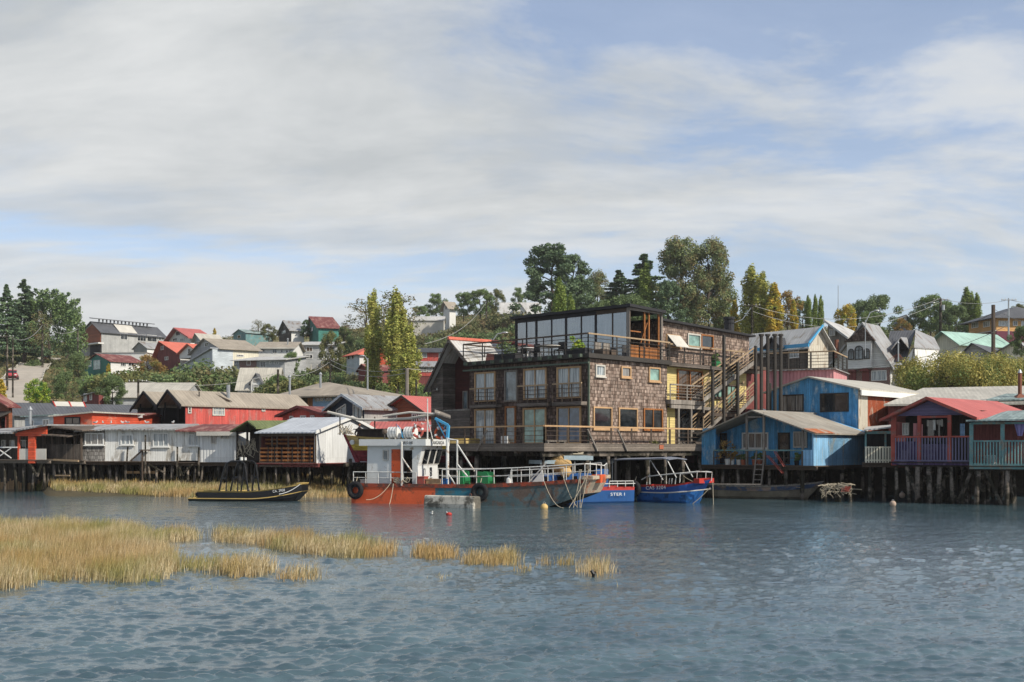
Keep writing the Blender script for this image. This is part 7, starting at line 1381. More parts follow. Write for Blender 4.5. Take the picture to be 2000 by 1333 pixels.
m = MB(fr); m.add([(x + (.0, .12, .28, .34)[k] + .1 * r_i, .8 + .03 * math.sin(k * 2.0 + r_i), zt2 + .85 - (.0, .12, .3, .7)[k] - .16 * r_i) for r_i in range(2) for k in range(4)], [(k, k + 1, 5 + k, 4 + k) for k in range(3)]); o = m.build('cloth', MT['cyan'], t); o.modifiers.new('th', 'SOLIDIFY').thickness = .015
t = thing('navigation_lamp', 'dark round lamp on the left part of the wheelhouse roof', 'lamp', fr.pt(u(751, .8), .8, zt2)); x = u(751, .8); m = MB(fr); m.tube([(x, .8, zt2), (x, .8, zt2 + .3)], .05, 8); m.build('stem', MT['rail_dark'], t); m = MB(fr); m.ball((x, .8, zt2 + .42), .15); m.build('lamp_head', MT['rail_brown'], t, True)
# deck load
for (a, b_, v0, h, l) in ((893, 903, 1.4, .75, 'green winch drum housing on the workboat deck, left of the pair'), (931, 952, 1.2, .7, 'green winch drum housing on the workboat deck, right of the pair')):
    x0, x1 = u(a, v0), u(b_, v0); t = thing('winch', l, 'winch', fr.pt(x0, v0, zg(x0) - .35)); z_ = zg(x0) - .35; m = MB(fr); m.prismv([(x0 - .1, z_), (x1 + .1, z_), (x1, z_ + h + .25), (x0 + .05, z_ + h + .3)], v0, v0 + .12); m.prismv([(x0 - .1, z_), (x1 + .1, z_), (x1, z_ + h + .25), (x0 + .05, z_ + h + .3)], v0 + .8, v0 + .92); m.build('side_plate', MT['green'], t)
    m = MB(fr); m.tube([((x0 + x1) / 2, v0 + .12, z_ + .55), ((x0 + x1) / 2, v0 + .8, z_ + .55)], .28, 12); m.build('drum', MT['green'], t)
for (p, v, w_, h, mt, l) in ((815, .1, .42, .55, 'redtrim', 'dark red locker on deck at the foot of the wheelhouse front'), (832, .2, .85, .42, 'palewood', 'pale pinkish crate on deck below the wheelhouse windows'), (856, .3, .5, .42, 'bluepaint', 'small dark blue box on deck right of the pale crate'), (704, .5, .9, .35, 'offwhite', 'white chest on the stern behind the first tyre')):
    x = u(p, v); t = thing('deck_box', l, 'box', fr.pt(x, v, zg(x) - .2)); z_ = zg(x) - .2; m = MB(fr); m.box(x, x + w_, v, v + .5, z_, z_ + h); m.build('body', MT[mt], t); m = MB(fr); m.box(x - .02, x + w_ + .02, v - .02, v + .52, z_ + h + .002, z_ + h + .05); m.build('lid', MT[mt], t)
t = thing('coiled_rope', 'tangle of pale rope hanging over the rail beside the orange door', 'rope coil', fr.pt(u(778), .1, 1.1)); m = MB(fr); rr = random.Random(4)
for i in range(14): x = u(770) + rr.random() * .9; m.tube([(x + .12 * math.sin(k + i), .0 + .03 * math.cos(k * 2 + i), zg(x) + .30 - .05 * k + .06 * math.sin(i + k * 1.5)) for k in range(6)], .025, 5)
m.build('rope', MT['rope'], t)
t = thing('white_derrick_brace', 'white triangular folded panel leaning on the workboat deck amidships', 'panel', fr.pt(u(1045, .8), .8, zg(u(1045)) - .3)); x = u(1030, .8); z_ = zg(x) - .3; m = MB(fr); m.prismv([(x, z_), (x + .95, z_), (x + .85, z_ + .95)], .8, .86); m.build('panel', MT['plasticwhite'], t); m = MB(fr); m.tube([(x - .1, .78, z_ + .1), (x + 1.1, .78, z_ + 1.35)], .03, 6); m.build('pole', MT['steelwhite'], t)
t = thing('deck_canister', 'small white conical canister on deck right of the green winch', 'canister', fr.pt(u(995, 1), 1, zg(u(995)) - .3)); x = u(995, 1.0); z_ = zg(x) - .3; m = MB(fr); m.tube([(x, 1, z_), (x, 1, z_ + .5), (x + .03, 1, z_ + .75)], .24, 10, r2=.1); m.build('body', MT['plasticwhite'], t); m = MB(fr); m.tube([(x + .03, 1, z_ + .75), (x + .04, 1, z_ + .83)], .08, 8); m.build('cap', MT['rubber'], t)
for (p, z_, l) in ((694, .72, 'black tyre hung at the left end of the orange hull'), (937, .72, 'black tyre hung amidships where the teal paint ends')): tyre(fr, u(p, -.2), -.2, z_, l, .37, .14)
tyre(fr, u(743, .5), .5, 1.25, 'small black tyre lying on deck below the wheelhouse window', .2, .08)
for i, (a, b_, s_) in enumerate(((u(1098), u(1132), .25), (u(1100) + .9, u(1100) + .9, .02), (u(1120) + .4, u(1096) + 1.2, .05), (u(1137), u(1128), .0), (L_ + .3, L_ + .1, .0), (L_ + .35, L_ - .5, .1), (u(1064), u(1112), .35), (u(770), u(775) + .1, .15), (u(764), u(735), .25))):
    ropeline(fr, (a, -.1, zg(min(a, L_)) + (.5 if i < 6 else 0)), (b_, -.35 - .1 * i, .02 if i != 8 else .25), s_, MT['rope'], ('frayed pale line looping from the bow rail into the water', 'straight pale line dropping from the bow rail', 'pale line crossing the others below the bow rail', 'pale line falling from the corner of the bow', 'pale line dangling over the scraped bow plate', 'slack line from the far bow corner back under the bow', 'long slack rope from the rail down to the water amidships', 'rope hanging over the orange hull beneath the rope tangle', 'rope slanting left across the orange hull')[i], group='lines hanging from the workboat')
t = thing('mooring_buoy', 'round ochre buoy floating under the workboat hull', 'buoy', P(1063, 992, 57.2)); x_ = P(1063, 992, 57.2); m = MB(); m.ball((x_.x, x_.y, .06), .19, n=14, m=9); m.build('float', surf('buoy_ochre', '#c2a160', var=.15), t, True); m = MB(); m.torus((x_.x, x_.y, .27), .06, .015, 'v', 10, 5); m.build('ring', MT['zinc'], t)
t = thing('mooring_float', 'long grimy white concrete float alongside the workboat', 'float', P(883, 990, 57.5)); f2 = Fr(834, 58.8, 932, 57.2); m = MB(f2); w_ = f2.w
m.prismu([(-.3, -.3), (.35, -.3), (.38, .2), (.33, .60), (-.25, .62), (-.33, .2)], 0, w_); o = m.build('body', MT['concrete'], t); bv = o.modifiers.new('bevel', 'BEVEL'); bv.width = .07; bv.segments = 3
m = MB(f2); [m.torus((k, 0, .66), .07, .02, 'v', 10, 5) for k in (.4, w_ - .4)]; m.build('lifting_ring', MT['rustpipe'], t)
# ---- blue boats behind the bow
def sharp_hull(fr, L_, B, zs0, zs1, par, m1, m2, m3, vc=None, n_=13, keel=-.35, full=.12, stern=.8):
    vc = B / 2 if vc is None else vc; st = []
    for i in range(n_):
        t = i / (n_ - 1); hb = B / 2 * (stern + (1 - stern) * min(1, t / .35)) * (1 if t < .55 else (1 - ((t - .55) / .45) ** 2.2)) ; hb = max(hb, .04); zsh = zs0 + (zs1 - zs0) * max(0, (t - .35) / .65) ** 1.8
        zk = keel + (0 if t < .8 else (t - .8) / .2 * .25); st.append((L_ * t * (1 - .0), [(hb * .45, zk), (hb * .86, .12), (hb * .97, zsh * .55), (hb, zsh - .10), (hb * 1.03, zsh)], vc))
        if t > .85: st[-1] = (L_ * t, [(hb * .3, zk), (hb * .6, .12 + .2 * (t - .85) / .15), (hb * .85, zsh * .55), (hb * .97, zsh - .10), (hb * 1.05, zsh)], vc)
    loft(fr, st, [(m1, 'hull'), (m1, 'lower_strake'), (m2, 'upper_strake'), (m3, 'gunwale')], par, rake=lambda t: -.7 * max(0, (t - .72) / .28)); deckplate(fr, st, .28, MT['oldwood'], par); return st
fr = Fr(1238, 64.4, 1362, 61.6); L_ = fr.w + .25; u = fr.u; r_ = thing('blue_launch', 'blue boat numbered CAS 3204 with red gunwale and a white rail at its bow', 'boat', fr.pt(L_ / 2, 1, 0))
st = sharp_hull(fr, L_, 2.1, .95, 1.42, r_, MT['bluepaint'], surf('deep_blue', '#1c4c98', var=.1, rough=.5), MT['redpaint'], stern=.85)
m = MB(fr); m.tube([(st[i][0], st[i][2] - st[i][1][2][0] - .02, st[i][1][2][1] + .03) for i in range(len(st))], .035, 5); m.build('rub_rail', MT['offwhite'], r_)
text(r_, fr, 'CAS 3204', u(1262, 0), -.035, zat(955, 65.2), .19, MT['whitelet'], width=1.32, tilt=.05)
zb0 = 1.35; bp = [(u(1250), .15, 1.25), (u(1262), .1, 1.45), (u(1290), .12, 1.55), (u(1325), .2, 1.66), (u(1350), .6, 1.76), (L_ + .02, 1.05, 1.72), (u(1350), 1.5, 1.76), (u(1290), 1.95, 1.55)]
m = MB(fr); m.tube(bp, .03, 6); [m.tube([(p[0], p[1], p[2]), (p[0] - .03, p[1], p[2] - .48)], .022, 5) for p in bp[1:]]; [m.tube([(u(k), .2, 1.35 + .0012 * (k - 1290)), (u(k) - .05, .2, 1.05)], .03, 5) for k in (1304, 1309, 1316)]; m.build('bow_railing', MT['steelwhite'], r_)
m = MB(fr); uc0, uc1 = u(1156), u(1303); zc = zat(897, 64.5)
m.tube([(u(1264), .25, 1.0), (u(1264), .25, zc), (u(1290), .25, zat(937, 64.5))], .035, 6); m.tube([(u(1264), .25, zc), (u(1297), .25, zc + .02), (u(1316), .25, zat(932, 64.5))], .035, 6); m.tube([(u(1264), 1.9, 1.0), (u(1264), 1.9, zc), (u(1297), 1.9, zc + .02), (u(1316), 1.9, zat(932, 64.5))], .035, 6); m.tube([(uc0 + 1.3, .25, .9), (uc0 + 1.3, .25, zc)], .03, 6); m.tube([(uc0 + 1.3, 1.9, .9), (uc0 + 1.3, 1.9, zc)], .03, 6); m.build('canopy_frame', MT['steelwhite'], r_)
m = MB(fr); X_ = [uc0 - .1, uc0 + .5, uc0 + 2, u(1264), u(1290), uc1]; Zc = [zc - .28, zc - .05, zc - .02, zc + .03, zc + .07, zc]; m.add([(x, v, z + (.07 if v == 1.05 else 0)) for x, z in zip(X_, Zc) for v in (.15, 1.05, 2.0)], [(3 * i + k, 3 * i + 3 + k, 3 * i + 4 + k, 3 * i + 1 + k) for i in range(5) for k in range(2)]); o = m.build('canopy', surf('tarp_grey', '#757b88', var=.1, rough=.7), r_); o.modifiers.new('th', 'SOLIDIFY').thickness = .05
m = MB(fr); m.box(u(1349), u(1360), .3, 1.8, 1.12, 1.38); m.build('bow_cap', MT['redpaint'], r_)
tyre(fr, u(1241), -.15, .75, 'black tyre squeezed between the two blue boats', .33, .15); t = thing('rubber_fender', 'dark drooping rubber fender below the tyre between the blue boats', 'fender', fr.pt(u(1238), -.1, 0)); m = MB(fr); m.tube([(u(1239), -.12, .8), (u(1237), -.15, .45), (u(1240), -.1, .0)], .2, 9, r2=.14); m.build('body', MT['rubber'], t); m = MB(fr); m.tube([(u(1239), -.12, .8), (u(1241), -.05, 1.2)], .02, 5); m.build('rope', MT['rope'], t)
ropeline(fr, (L_ + .1, 1.0, 1.2), (L_ + .2, .9, .0), .03, MT['rope'], 'rope hanging from the bow of the boat CAS 3204 into the water'); ropeline(fr, (L_, .9, .9), (L_ - .8, .4, .0), .05, MT['rope'], 'second rope slanting back under the bow of the boat CAS 3204')
fr = Fr(1070, 61.3, 1240, 63.0); L_ = fr.w; u = fr.u; r_ = thing('cabin_launch', 'dark blue boat with cabin and white edged roof mostly hidden behind the workboat bow', 'boat', fr.pt(L_ / 2, 1, 0))
db = surf('navy_paint', '#1d4f8c', var=.12, rough=.5); st = [(x, [(.7, -.3), (1.0, .1), (1.05, .72), (1.05, .9)], 1.1) for x in np.linspace(0, L_, 6)]; loft(fr, st, [(db, 'hull'), (db, 'topside'), (MT['redpaint'], 'gunwale')], r_); deckplate(fr, st, .15, MT['oldwood'], r_)
m = MB(fr); m.tube([(0, -.02, 1.08), (L_, -.02, 1.08)], .03, 6); m.tube([(u(1190), -.02, 1.22), (L_ - .1, -.02, 1.22)], .025, 6); [m.tube([(x, -.02, .9), (x, -.02, 1.2)], .025, 5) for x in np.linspace(u(1190), L_ - .1, 4)]; m.build('side_railing', MT['steelwhite'], r_)
m = MB(fr); m.box(u(1062), u(1160), .35, 1.8, .9, zat(925, 62.2)); cab = m.build('cabin', db, r_); m = MB(fr)
for (p, q) in ((1064, 1072), (1089, 1104), (1118, 1128), (1148, 1156)): m.box(u(p, .3), u(q, .3), .33, .348, 1.1, zat(925, 62.2) - .15)
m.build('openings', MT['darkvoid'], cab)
zr = zat(902, 62.2); m = MB(fr); m.slab([(u(1058), .2, zr + .02), (u(1100), .2, zr + .22), (u(1100), 2.0, zr + .22), (u(1058), 2.0, zr + .02)], .12) if False else m.box(u(1058), u(1105), .2, 2.0, zr - .12, zr + .08); m.slab([(u(1103), .1, zr + .32), (u(1160), .1, zr + .30), (u(1164), 2.1, zr + .36), (u(1106), 2.1, zr + .38)], .22); m.build('roof', surf('faded_roof_paint', '#8fa3ab', var=.15, rough=.5), cab)
m = MB(fr); [m.tube([(u(p), .4, .9), (u(p), .4, zr)], .035, 6) for p in (1062, 1104, 1128, 1158)]; m.build('roof_post', MT['steelwhite'], cab)
m = MB(fr); m.tube([(u(1102), .8, zr + .55), (u(1108), .8, zr + .42), (u(1150), .8, zr + .42)], .04, 5); m.tube([(u(1138), .9, zr + .6), (u(1144), .9, zr + .45), (u(1152), .9, zr + .5)], .035, 5); m.build('driftwood_rack', MT['rope'], cab)
m = MB(fr); m.box(u(1166, .5), u(1188, .5), .5, .9, .9, zat(917, 62.2)); m.build('blue_barrel_box', db, r_)
text(r_, fr, 'STER I', u(1193, 0) - .05, -.06, .42, .17, MT['whitelet'], width=.85)
t = thing('net_bundle', 'big straw coloured bundle of netting heaped on the hidden blue boat roof', 'net', fr.pt(u(1101), .6, 1.5)); c = fr.pt(u(1101), .5, zat(907, 62.2)); m = MB(); m.ball(tuple(c), .62, .5, .50, 22, 14); m.ball((c.x + .25, c.y - .2, c.z - .42), .36, .3, .3, 14, 9)
for i, v in enumerate(m.V): m.V[i] = v + Vector((math.sin(v.x * 19 + v.z * 13), math.sin(v.y * 17 + v.z * 11), math.sin(v.x * 23 + v.y * 9))) * .03
m.build('netting', MT['straw'], t, True); m = MB(); rr = random.Random(12)
for i in range(60):
    th, ph = rr.uniform(0, 6.28), rr.uniform(.2, 2.6); p = [Vector((c.x + .64 * math.sin(ph + k * .12) * math.cos(th + k * .2), c.y + .52 * math.sin(ph + k * .12) * math.sin(th + k * .2), c.z + .52 * math.cos(ph + k * .12))) for k in range(5)]; m.tube(p, .016, 4, True)
m.build('loose_cord', MT['straw'], t)
# ---- long wooden rowboat
fr = Fr(1366, 68.5, 1609, 66.5); L_ = fr.w; u = fr.u; r_ = thing('wooden_rowboat', 'long worn navy and grey wooden rowboat moored below the blue porch', 'rowboat', fr.pt(L_ / 2, .8, 0)); st = []
hw = surf('weathered_hull', '#6a6253', var=.3, rough=.85, grime=.45, scale=2); hn = surf('navy_worn', '#2c3d58', var=.2, rough=.7, col2='#5d5148', amt=.3, grime=.3, scale=2)
for i in range(15):
    t = i / 14; hb = .85 * math.sin(math.pi * (.10 + .80 * t)) ** .7; hb = hb if .06 < t < .97 else hb * .6; z1 = .80 + .14 * (2 * abs(t - .45)) ** 2 + (.12 * t ** 4); st.append((L_ * t, [(hb * .3, -.2 + .1 * abs(t - .5)), (hb * .8, .16), (hb * .95, z1 - .32), (hb, z1 - .07), (hb * 1.06, z1)], .85))
loft(fr, st, [(hw, 'hull'), (hw, 'lower_strake'), (hn, 'upper_strake'), (MT['greywood'], 'gunwale')], r_, rake=lambda t: .9 * max(0, 1 - t / .15) - .9 * max(0, (t - .85) / .15)); deckplate(fr, st, .30, MT['oldwood'], r_, 'floorboards')
for t_ in (.2, .4, .62, .8): m = MB(fr); m.box(L_ * t_ - .12, L_ * t_ + .12, .15, 1.55, .70, .74); m.build('thwart', MT['greywood'], r_)
m = MB(fr); m.box(L_ * .12, L_ * .5, -.02, .10, .86, .92); m.build('loose_plank', MT['greywood'], r_)
ropeline(fr, (-.1, .8, .9), (-1.1, 1.0, 1.35), .08, MT['rope'], 'rope joining the rowboat bow to the blue boat CAS 3204')
# ---- black and ochre skiff with arch
fr = Fr(366, 65.5, 584, 64.5); L_ = fr.w; u = fr.u; r_ = thing('black_skiff', 'black skiff with ochre edges and a tall black arch anchored before the grass bank', 'skiff', fr.pt(L_ / 2, 1, 0)); st = []
for i in range(15):
    t = i / 14; rise = max(0, (t - .55) / .45) ** 1.7; hb = 1.05 * (1 if t < .72 else 1 - .45 * ((t - .72) / .28) ** 2); z1 = .48 + .40 * rise; st.append((L_ * t, [(hb * .75, -.15 + .18 * rise), (hb * .95, .05 + .22 * rise), (hb, .12 + .42 * rise), (hb, .17 + .42 * rise)], 1.1))
loft(fr, st, [(MT['blackpaint'], 'hull'), (MT['blackpaint'], 'lower_tube'), (MT['yellowpaint'], 'ochre_band')], r_, rake=lambda t: -.9 * max(0, (t - .8) / .2))
st2 = [(u(384) + (L_ - u(384) - .02) * i / 12, None, 1.1) for i in range(13)]; st2 = [(x, [(.98 * (1 if x / L_ < .75 else 1 - .45 * ((x / L_ - .75) / .25) ** 2), .16 + .42 * max(0, (x / L_ - .55) / .45) ** 1.7), (.97 * (1 if x / L_ < .75 else 1 - .42 * ((x / L_ - .75) / .25) ** 2), .50 + .46 * max(0, (x / L_ - .5) / .5) ** 1.6), (1.02 * (1 if x / L_ < .75 else 1 - .42 * ((x / L_ - .75) / .25) ** 2), .56 + .46 * max(0, (x / L_ - .5) / .5) ** 1.6)], v) for x, _, v in st2]
loft(fr, st2, [(MT['blackpaint'], 'topside'), (MT['yellowpaint'], 'ochre_gunwale')], r_, 'topside'); deckplate(fr, st2, .3, MT['blackpaint'], r_)
m = MB(fr); m.box(L_ - .35, L_ + .02, .55, 1.65, 1.0, 1.05); m.build('bow_plate', MT['yellowpaint'], r_)
m = MB(fr); m.tube([(u(366) + .35, .5, .3), (u(366) + .5, .5, .42)], .14, 8); m.build('outboard_stub', MT['rubber'], r_)
zt_ = zat(906, 64.8)
for v in (.25, 1.95):
    m = MB(fr); A1, A2, B1, B2 = (u(424), v, .5), (u(438), v, .5), (u(467), v, .5), (u(482), v, .5)
    m.tube([A1, (u(432), v, zat(925, 65)), (u(439), v, zt_ + .0), (u(448), v, zt_ + .12), (u(468), v, zt_ + .12), (u(474), v, zt_), (u(477), v, zat(925, 65)), B2], .055, 7); m.tube([A2, (u(440), v, zt_ - .3), (u(441), v, zt_)], .05, 6); m.tube([B1, (u(472), v, zat(930, 65)), (u(474), v, zt_ - .1)], .05, 6); m.build('arch', MT['blackpaint'], r_)
    for (a, b_) in ((430, 440), (470, 478)): m = MB(fr); m.box(u(a), u(b_), v - .02, v + .02, zat(937, 65), zat(932, 65)); m.build('gusset', MT['blackpaint'], r_)
m = MB(fr); [m.tube([(x, .25, zt_ + .12), (x, 1.95, zt_ + .12)], .04, 6) for x in (u(450), u(466))]; m.box(u(446), u(468), .5, 1.7, zt_ + .14, zt_ + .18); m.build('arch_top', MT['blackpaint'], r_)
m = MB(fr); m.tube([(u(451), .6, zt_ + .18), (u(451), .6, zt_ + .75)], .02, 5); m.build('antenna', MT['white'], r_); m = MB(fr); m.tube([(u(461), .8, zt_ + .18), (u(461), .8, zt_ + .36)], .09, 10); m.tube([(u(465), 1.1, zt_ + .18), (u(465), 1.1, zt_ + .34)], .07, 10); m.build('lamps', MT['plasticwhite'], r_)
text(r_, fr, 'CA. 2958', u(532, .02), .075, .50, .15, MT['whitelet'], width=.72, tilt=.12)
ropeline(fr, (u(545), -.0, .42), (L_ - .05, .35, .98), .1, MT['whitelet'], 'white line drooping along the bow of the black skiff', r=.02)
# ---- painted wooden fishing boat hauled up on the bank
fr = Fr(652, 71.5, 905, 68.5); L_ = fr.w; u = fr.u; r_ = thing('painted_fishing_boat', 'ochre, yellow and dark red wooden fishing boat hauled out behind the white wheelhouse', 'boat', fr.pt(L_ / 2, 1.3, 1)); st = []
oc = surf('ochre_hull', '#c2a767', 'hboard', width=.22, var=.12, rough=.8, grime=.35); ye = surf('yellow_hull', '#cfb23c', 'hboard', width=.22, var=.15, rough=.8, grime=.35); dr = surf('dark_red_hull', '#93303c', 'hboard', width=.22, var=.15, rough=.8, grime=.35)
for i in range(15):
    t = i / 14; hb = 1.5 * min(1, (t / .42)) ** .62 + .03; hb *= 1 if t < .8 else 1 - .25 * ((t - .8) / .2) ** 2; z3 = zat(857, 71) + .12 * (1 - t) ** 3 * 2 ; x = L_ * t; bow = max(0, .28 - t) / .28
    st.append((x - .0, [(hb * .25, zat(904, 70) + .05 * bow), (hb * .72, zat(893, 70)), (hb * .88, zat(880, 70)), (hb * .95, zat(868, 70)), (hb, z3 - .1), (hb * 1.04, z3)], 1.55))
    k = bow; pr = st[-1][1]; 
loft(fr, st, [(dr, 'hull'), (dr, 'red_planking'), (ye, 'yellow_planking'), (oc, 'ochre_planking'), (MT['yellowpaint'], 'gunwale')], r_, rake=lambda t: .6 * max(0, 1 - t / .3))
m = MB(fr); z3 = st[0][1][-1][1]; m.add([(.72, 1.5, zat(904, 70)), (1.0, 1.5, zat(904, 70)), (.08, 1.5, z3), (-.2, 1.5, z3 + .12), (.72, 1.6, zat(904, 70)), (1.0, 1.6, zat(904, 70)), (.08, 1.6, z3), (-.2, 1.6, z3 + .12)], [(0, 1, 2, 3), (7, 6, 5, 4), (0, 3, 7, 4), (3, 2, 6, 7)]) ; m.build('stem_post', dr, r_)
deckplate(fr, st, .35, MT['oldwood'], r_); m = MB(fr); m.ball((u(674), .93, zat(864, 70.6)), .16, .03, .16, 14, 8); m.build('white_disc', MT['white'], r_)
m = MB(fr); m.box(u(690), u(760), .7, 2.3, z3 - .3, z3 + .32); m.build('deckhouse', MT['darkwood'], r_); m = MB(fr); m.box(u(683), u(764), .5, 2.5, z3 + .325, z3 + .38); m.build('deckhouse_roof', MT['rail_dark'], r_)
m = MB(fr)
for i in range(5):
    x = .6 + i * 1.7
    m.bar((x, .6, -.2), (x + .1, .9, zat(897, 70)), .16); m.bar((x, 2.6, -.2), (x - .1, 2.3, zat(897, 70)), .16); m.box(x - .1, x + .1, .3, 2.9, zat(906, 70) - .2, zat(906, 70) + .02)
m.build('cradle', MT['pilewood'], r_)
m = MB(fr); zb1 = zat(808, 69); q = [(u(640, 1.2), 1.2, zat(802, 70)), (u(700, 1.2), 1.2, zb1 - .28), (u(745, 1.2), 1.2, zat(819, 69.5)), (u(800, 1.2), 1.2, zat(816, 69)), (u(858, 1.2), 1.2, zat(806, 69))]; m.tube(q, .09, 8); m.tube([(u(748, 1.0), 1.0, zat(811, 69)), (u(800, 1.0), 1.0, zat(804, 69)), (u(850, 1.0), 1.0, zat(808, 69))], .07, 7); m.build('furled_awning', MT['offwhite'], r_)
m = MB(fr); [m.tube([(u(p, 1.3), 1.3, z3), (u(p, 1.3), 1.3, zat(812, 69.5))], .045, 6) for p in (664, 732, 850)]; m.build('awning_poles', MT['rail_brown'], r_)
m = MB(fr); m.slab([(u(849, .6), .6, zat(805, 69)), (u(880, .6), .6, zat(816, 69)), (u(880, 2.4), 2.4, zat(808, 69)), (u(849, 2.4), 2.4, zat(797, 69))], .08); m.build('board_roof', MT['greywood'], r_)
m = MB(fr); rr = random.Random(5); [m.tube([(u(640) + rr.random() * .9, 1.0 + rr.random(), z3 + .05), (u(640) + rr.random() * .9, 1.0 + rr.random(), z3 + .2 + rr.random() * .5)], .02, 4) for i in range(26)]; m.build('tangled_twigs', MT['rope'], r_)
# ---- person sitting at the rail of the hauled-out boat: one skinned body
def person(fr, x, v, z, label, facing=-1):
    t = thing('person', label, 'person', fr.pt(x, v, z)); me = bpy.data.meshes.new('body')
    J = [(0, 0, .30), (0, 0, .55), (0, -.01, .80), (0, -.02, .92), (0, -.03, 1.0), (.20, 0, .76), (.26, -.12, .50), (.12, -.30, .42), (-.20, 0, .76), (-.26, -.12, .50), (-.10, -.30, .42), (.11, -.18, .28), (.12, -.42, .24), (.12, -.44, -.10), (-.11, -.18, .28), (-.12, -.42, .24), (-.12, -.44, -.10)]
    E = [(0, 1), (1, 2), (2, 3), (3, 4), (2, 5), (5, 6), (6, 7), (2, 8), (8, 9), (9, 10), (0, 11), (11, 12), (12, 13), (0, 14), (14, 15), (15, 16)]; R_ = [.15, .15, .14, .055, .05, .07, .055, .035, .07, .055, .035, .09, .075, .05, .09, .075, .05]
    a = math.atan2(fr.ux.y, fr.ux.x); mt = Matrix.Rotation(a, 4, 'Z'); me.from_pydata([mt @ Vector(j) for j in J], E, []); me.materials.append(MT['cloth_dark']); o = bpy.data.objects.new('body', me); COL.objects.link(o); o.parent = t
    s_ = o.modifiers.new('skin', 'SKIN'); 
    for i, sv in enumerate(me.skin_vertices[0].data if me.skin_vertices else []): sv.radius = (R_[i], R_[i])
    if not me.skin_vertices:
        bpy.context.view_layer.objects.active = o; bpy.ops.mesh.customdata_skin_add() if False else None
    o.modifiers.new('sub', 'SUBSURF').levels = 1
    h = fr.pt(x, v - .03, z + 1.10); m = MB(); m.ball(tuple(h), .085, .10, .12, 12, 9); m.ball((h.x, h.y - .10, h.z - .01), .018, .03, .025, 6, 4); [m.ball((h.x + s2 * .085, h.y, h.z), .015, .02, .03, 6, 4) for s2 in (-1, 1)]; hd = m.build('head', MT['skin'], t, True)
    m = MB(); m.ball((h.x, h.y + .01, h.z + .045), .095, .11, .09, 12, 6); m.tube([(h.x, h.y - .08, h.z + .05), (h.x, h.y - .15, h.z + .045)], .05, 8); m.build('cap', MT['rail_dark'], t, True)
    m = MB(); [m.ball(tuple(fr.pt(x + s2 * .11, v - .32, z + .42)), .045, .04, .05, 8, 5) for s2 in (-1, 1)]; m.build('hands', MT['skin'], t)
    return t
person(fr, u(702, 1.5), 1.5, z3 + .0 - .42, 'person in dark clothes and cap sitting on the hauled out fishing boat')
# ================================================================ trees and shrubs
T = tree
T('fir1', 13, 215, 560, 690, 'dark fir with a sharp tip at the far left of the skyline', wide=1.0); T('fir2', 48, 225, 551, 700, 'tall broad dark fir, second tree from the left edge', wide=1.35)
T('cyp', 96, 228, 572, 695, 'big spreading green cypress right of the tall dark fir', wide=1.05); T('cyp', 130, 236, 585, 695, 'upswept green cypress at the right end of the left clump', wide=.75)
T('bare', 82, 215, 612, 692, 'thin half bare brownish tree in front of the tall firs')
T('fir2', 143, 250, 650, 692, 'small dark fir in the gap left of the long grey building')
T('brt', 74, 128, 742, 800, 'bright yellow green leafy tree standing left of the slate roof', wide=1.0); T('rnd2', 130, 150, 728, 790, 'dark green round tree under the green house'); T('rnd2', 220, 128, 735, 800, 'glossy dark round tree in front of the beige cottage', wide=1.05)
T('gold', 2, 120, 745, 805, 'yellowing tree cut by the left edge above the brown porch', wide=1.7); T('aut', 288, 185, 698, 762, 'brownish round tree right of the green house', wide=1.2); T('rnd2', 153, 197, 690, 742, 'dark bushy tree left of the green house', wide=1.0)
T('bare', 142, 135, 748, 800, 'small pale leafless tree by the red cottage'); T('gold', 212, 190, 712, 735, 'small yellow tree against the green house wall', wide=2.0)
T('bare', 505, 262, 626, 664, 'thin bare tree on the crest behind the pink and white house', wide=1.3); T('rnd3', 525, 255, 636, 668, 'low rounded tree on the crest left of the steep grey gable', wide=1.3)
T('gold', 419, 262, 643, 668, 'tiny yellow green tree on the crest left of the teal shed', wide=1.6); T('pine2', 598, 252, 628, 662, 'narrow dark tree against the teal end of the rusty roofed house')
T('pop1', 729, 150, 577, 776, 'tall narrow yellow green poplar, left of the pair', wide=1.1); T('pop2', 775, 148, 574, 780, 'tallest part of the right poplar clump, with a golden top', wide=1.2); T('pop1', 800, 140, 640, 782, 'broad lower poplar at the right of the clump', wide=1.5); T('popg', 785, 156, 612, 775, 'greener poplar at the back of the right clump', wide=1.4)
T('bare', 715, 215, 588, 680, 'dark nearly bare tree rising behind the left poplar', wide=1.6); T('bare', 765, 222, 572, 680, 'dark nearly bare tree showing between the two poplars', wide=1.7); T('rnd2', 745, 175, 715, 772, 'dark green bushy tree at the foot of the poplars')
T('rnd3', 648, 190, 655, 735, 'olive tree before the right side of the grey block house', wide=.8); T('rnd2', 672, 230, 640, 690, 'dark bushy tree right of the rusty roof on the slope'); T('rnd1', 571, 178, 690, 740, 'dark green tree between the brick and white house and the block house', wide=.8); T('rnd1', 545, 140, 735, 790, 'small green tree right of the steep dormer roof', wide=1.0)
T('euc3', 852, 292, 578, 625, 'loose open tree on the skyline left of the narrow white house', wide=1.6); T('rnd1', 905, 270, 574, 625, 'rounded green tree right of the narrow white house', wide=1.0); T('rnd1', 938, 268, 568, 622, 'widest green tree on the hilltop before the white bungalow', wide=1.3); T('rnd3', 968, 275, 570, 622, 'green tree just left of the white bungalow')
T('euc3', 1012, 275, 566, 612, 'thin pale tree behind the white bungalow roof'); T('rnd1', 820, 280, 600, 632, 'low tree on the skyline above the long pale shed', wide=1.5)
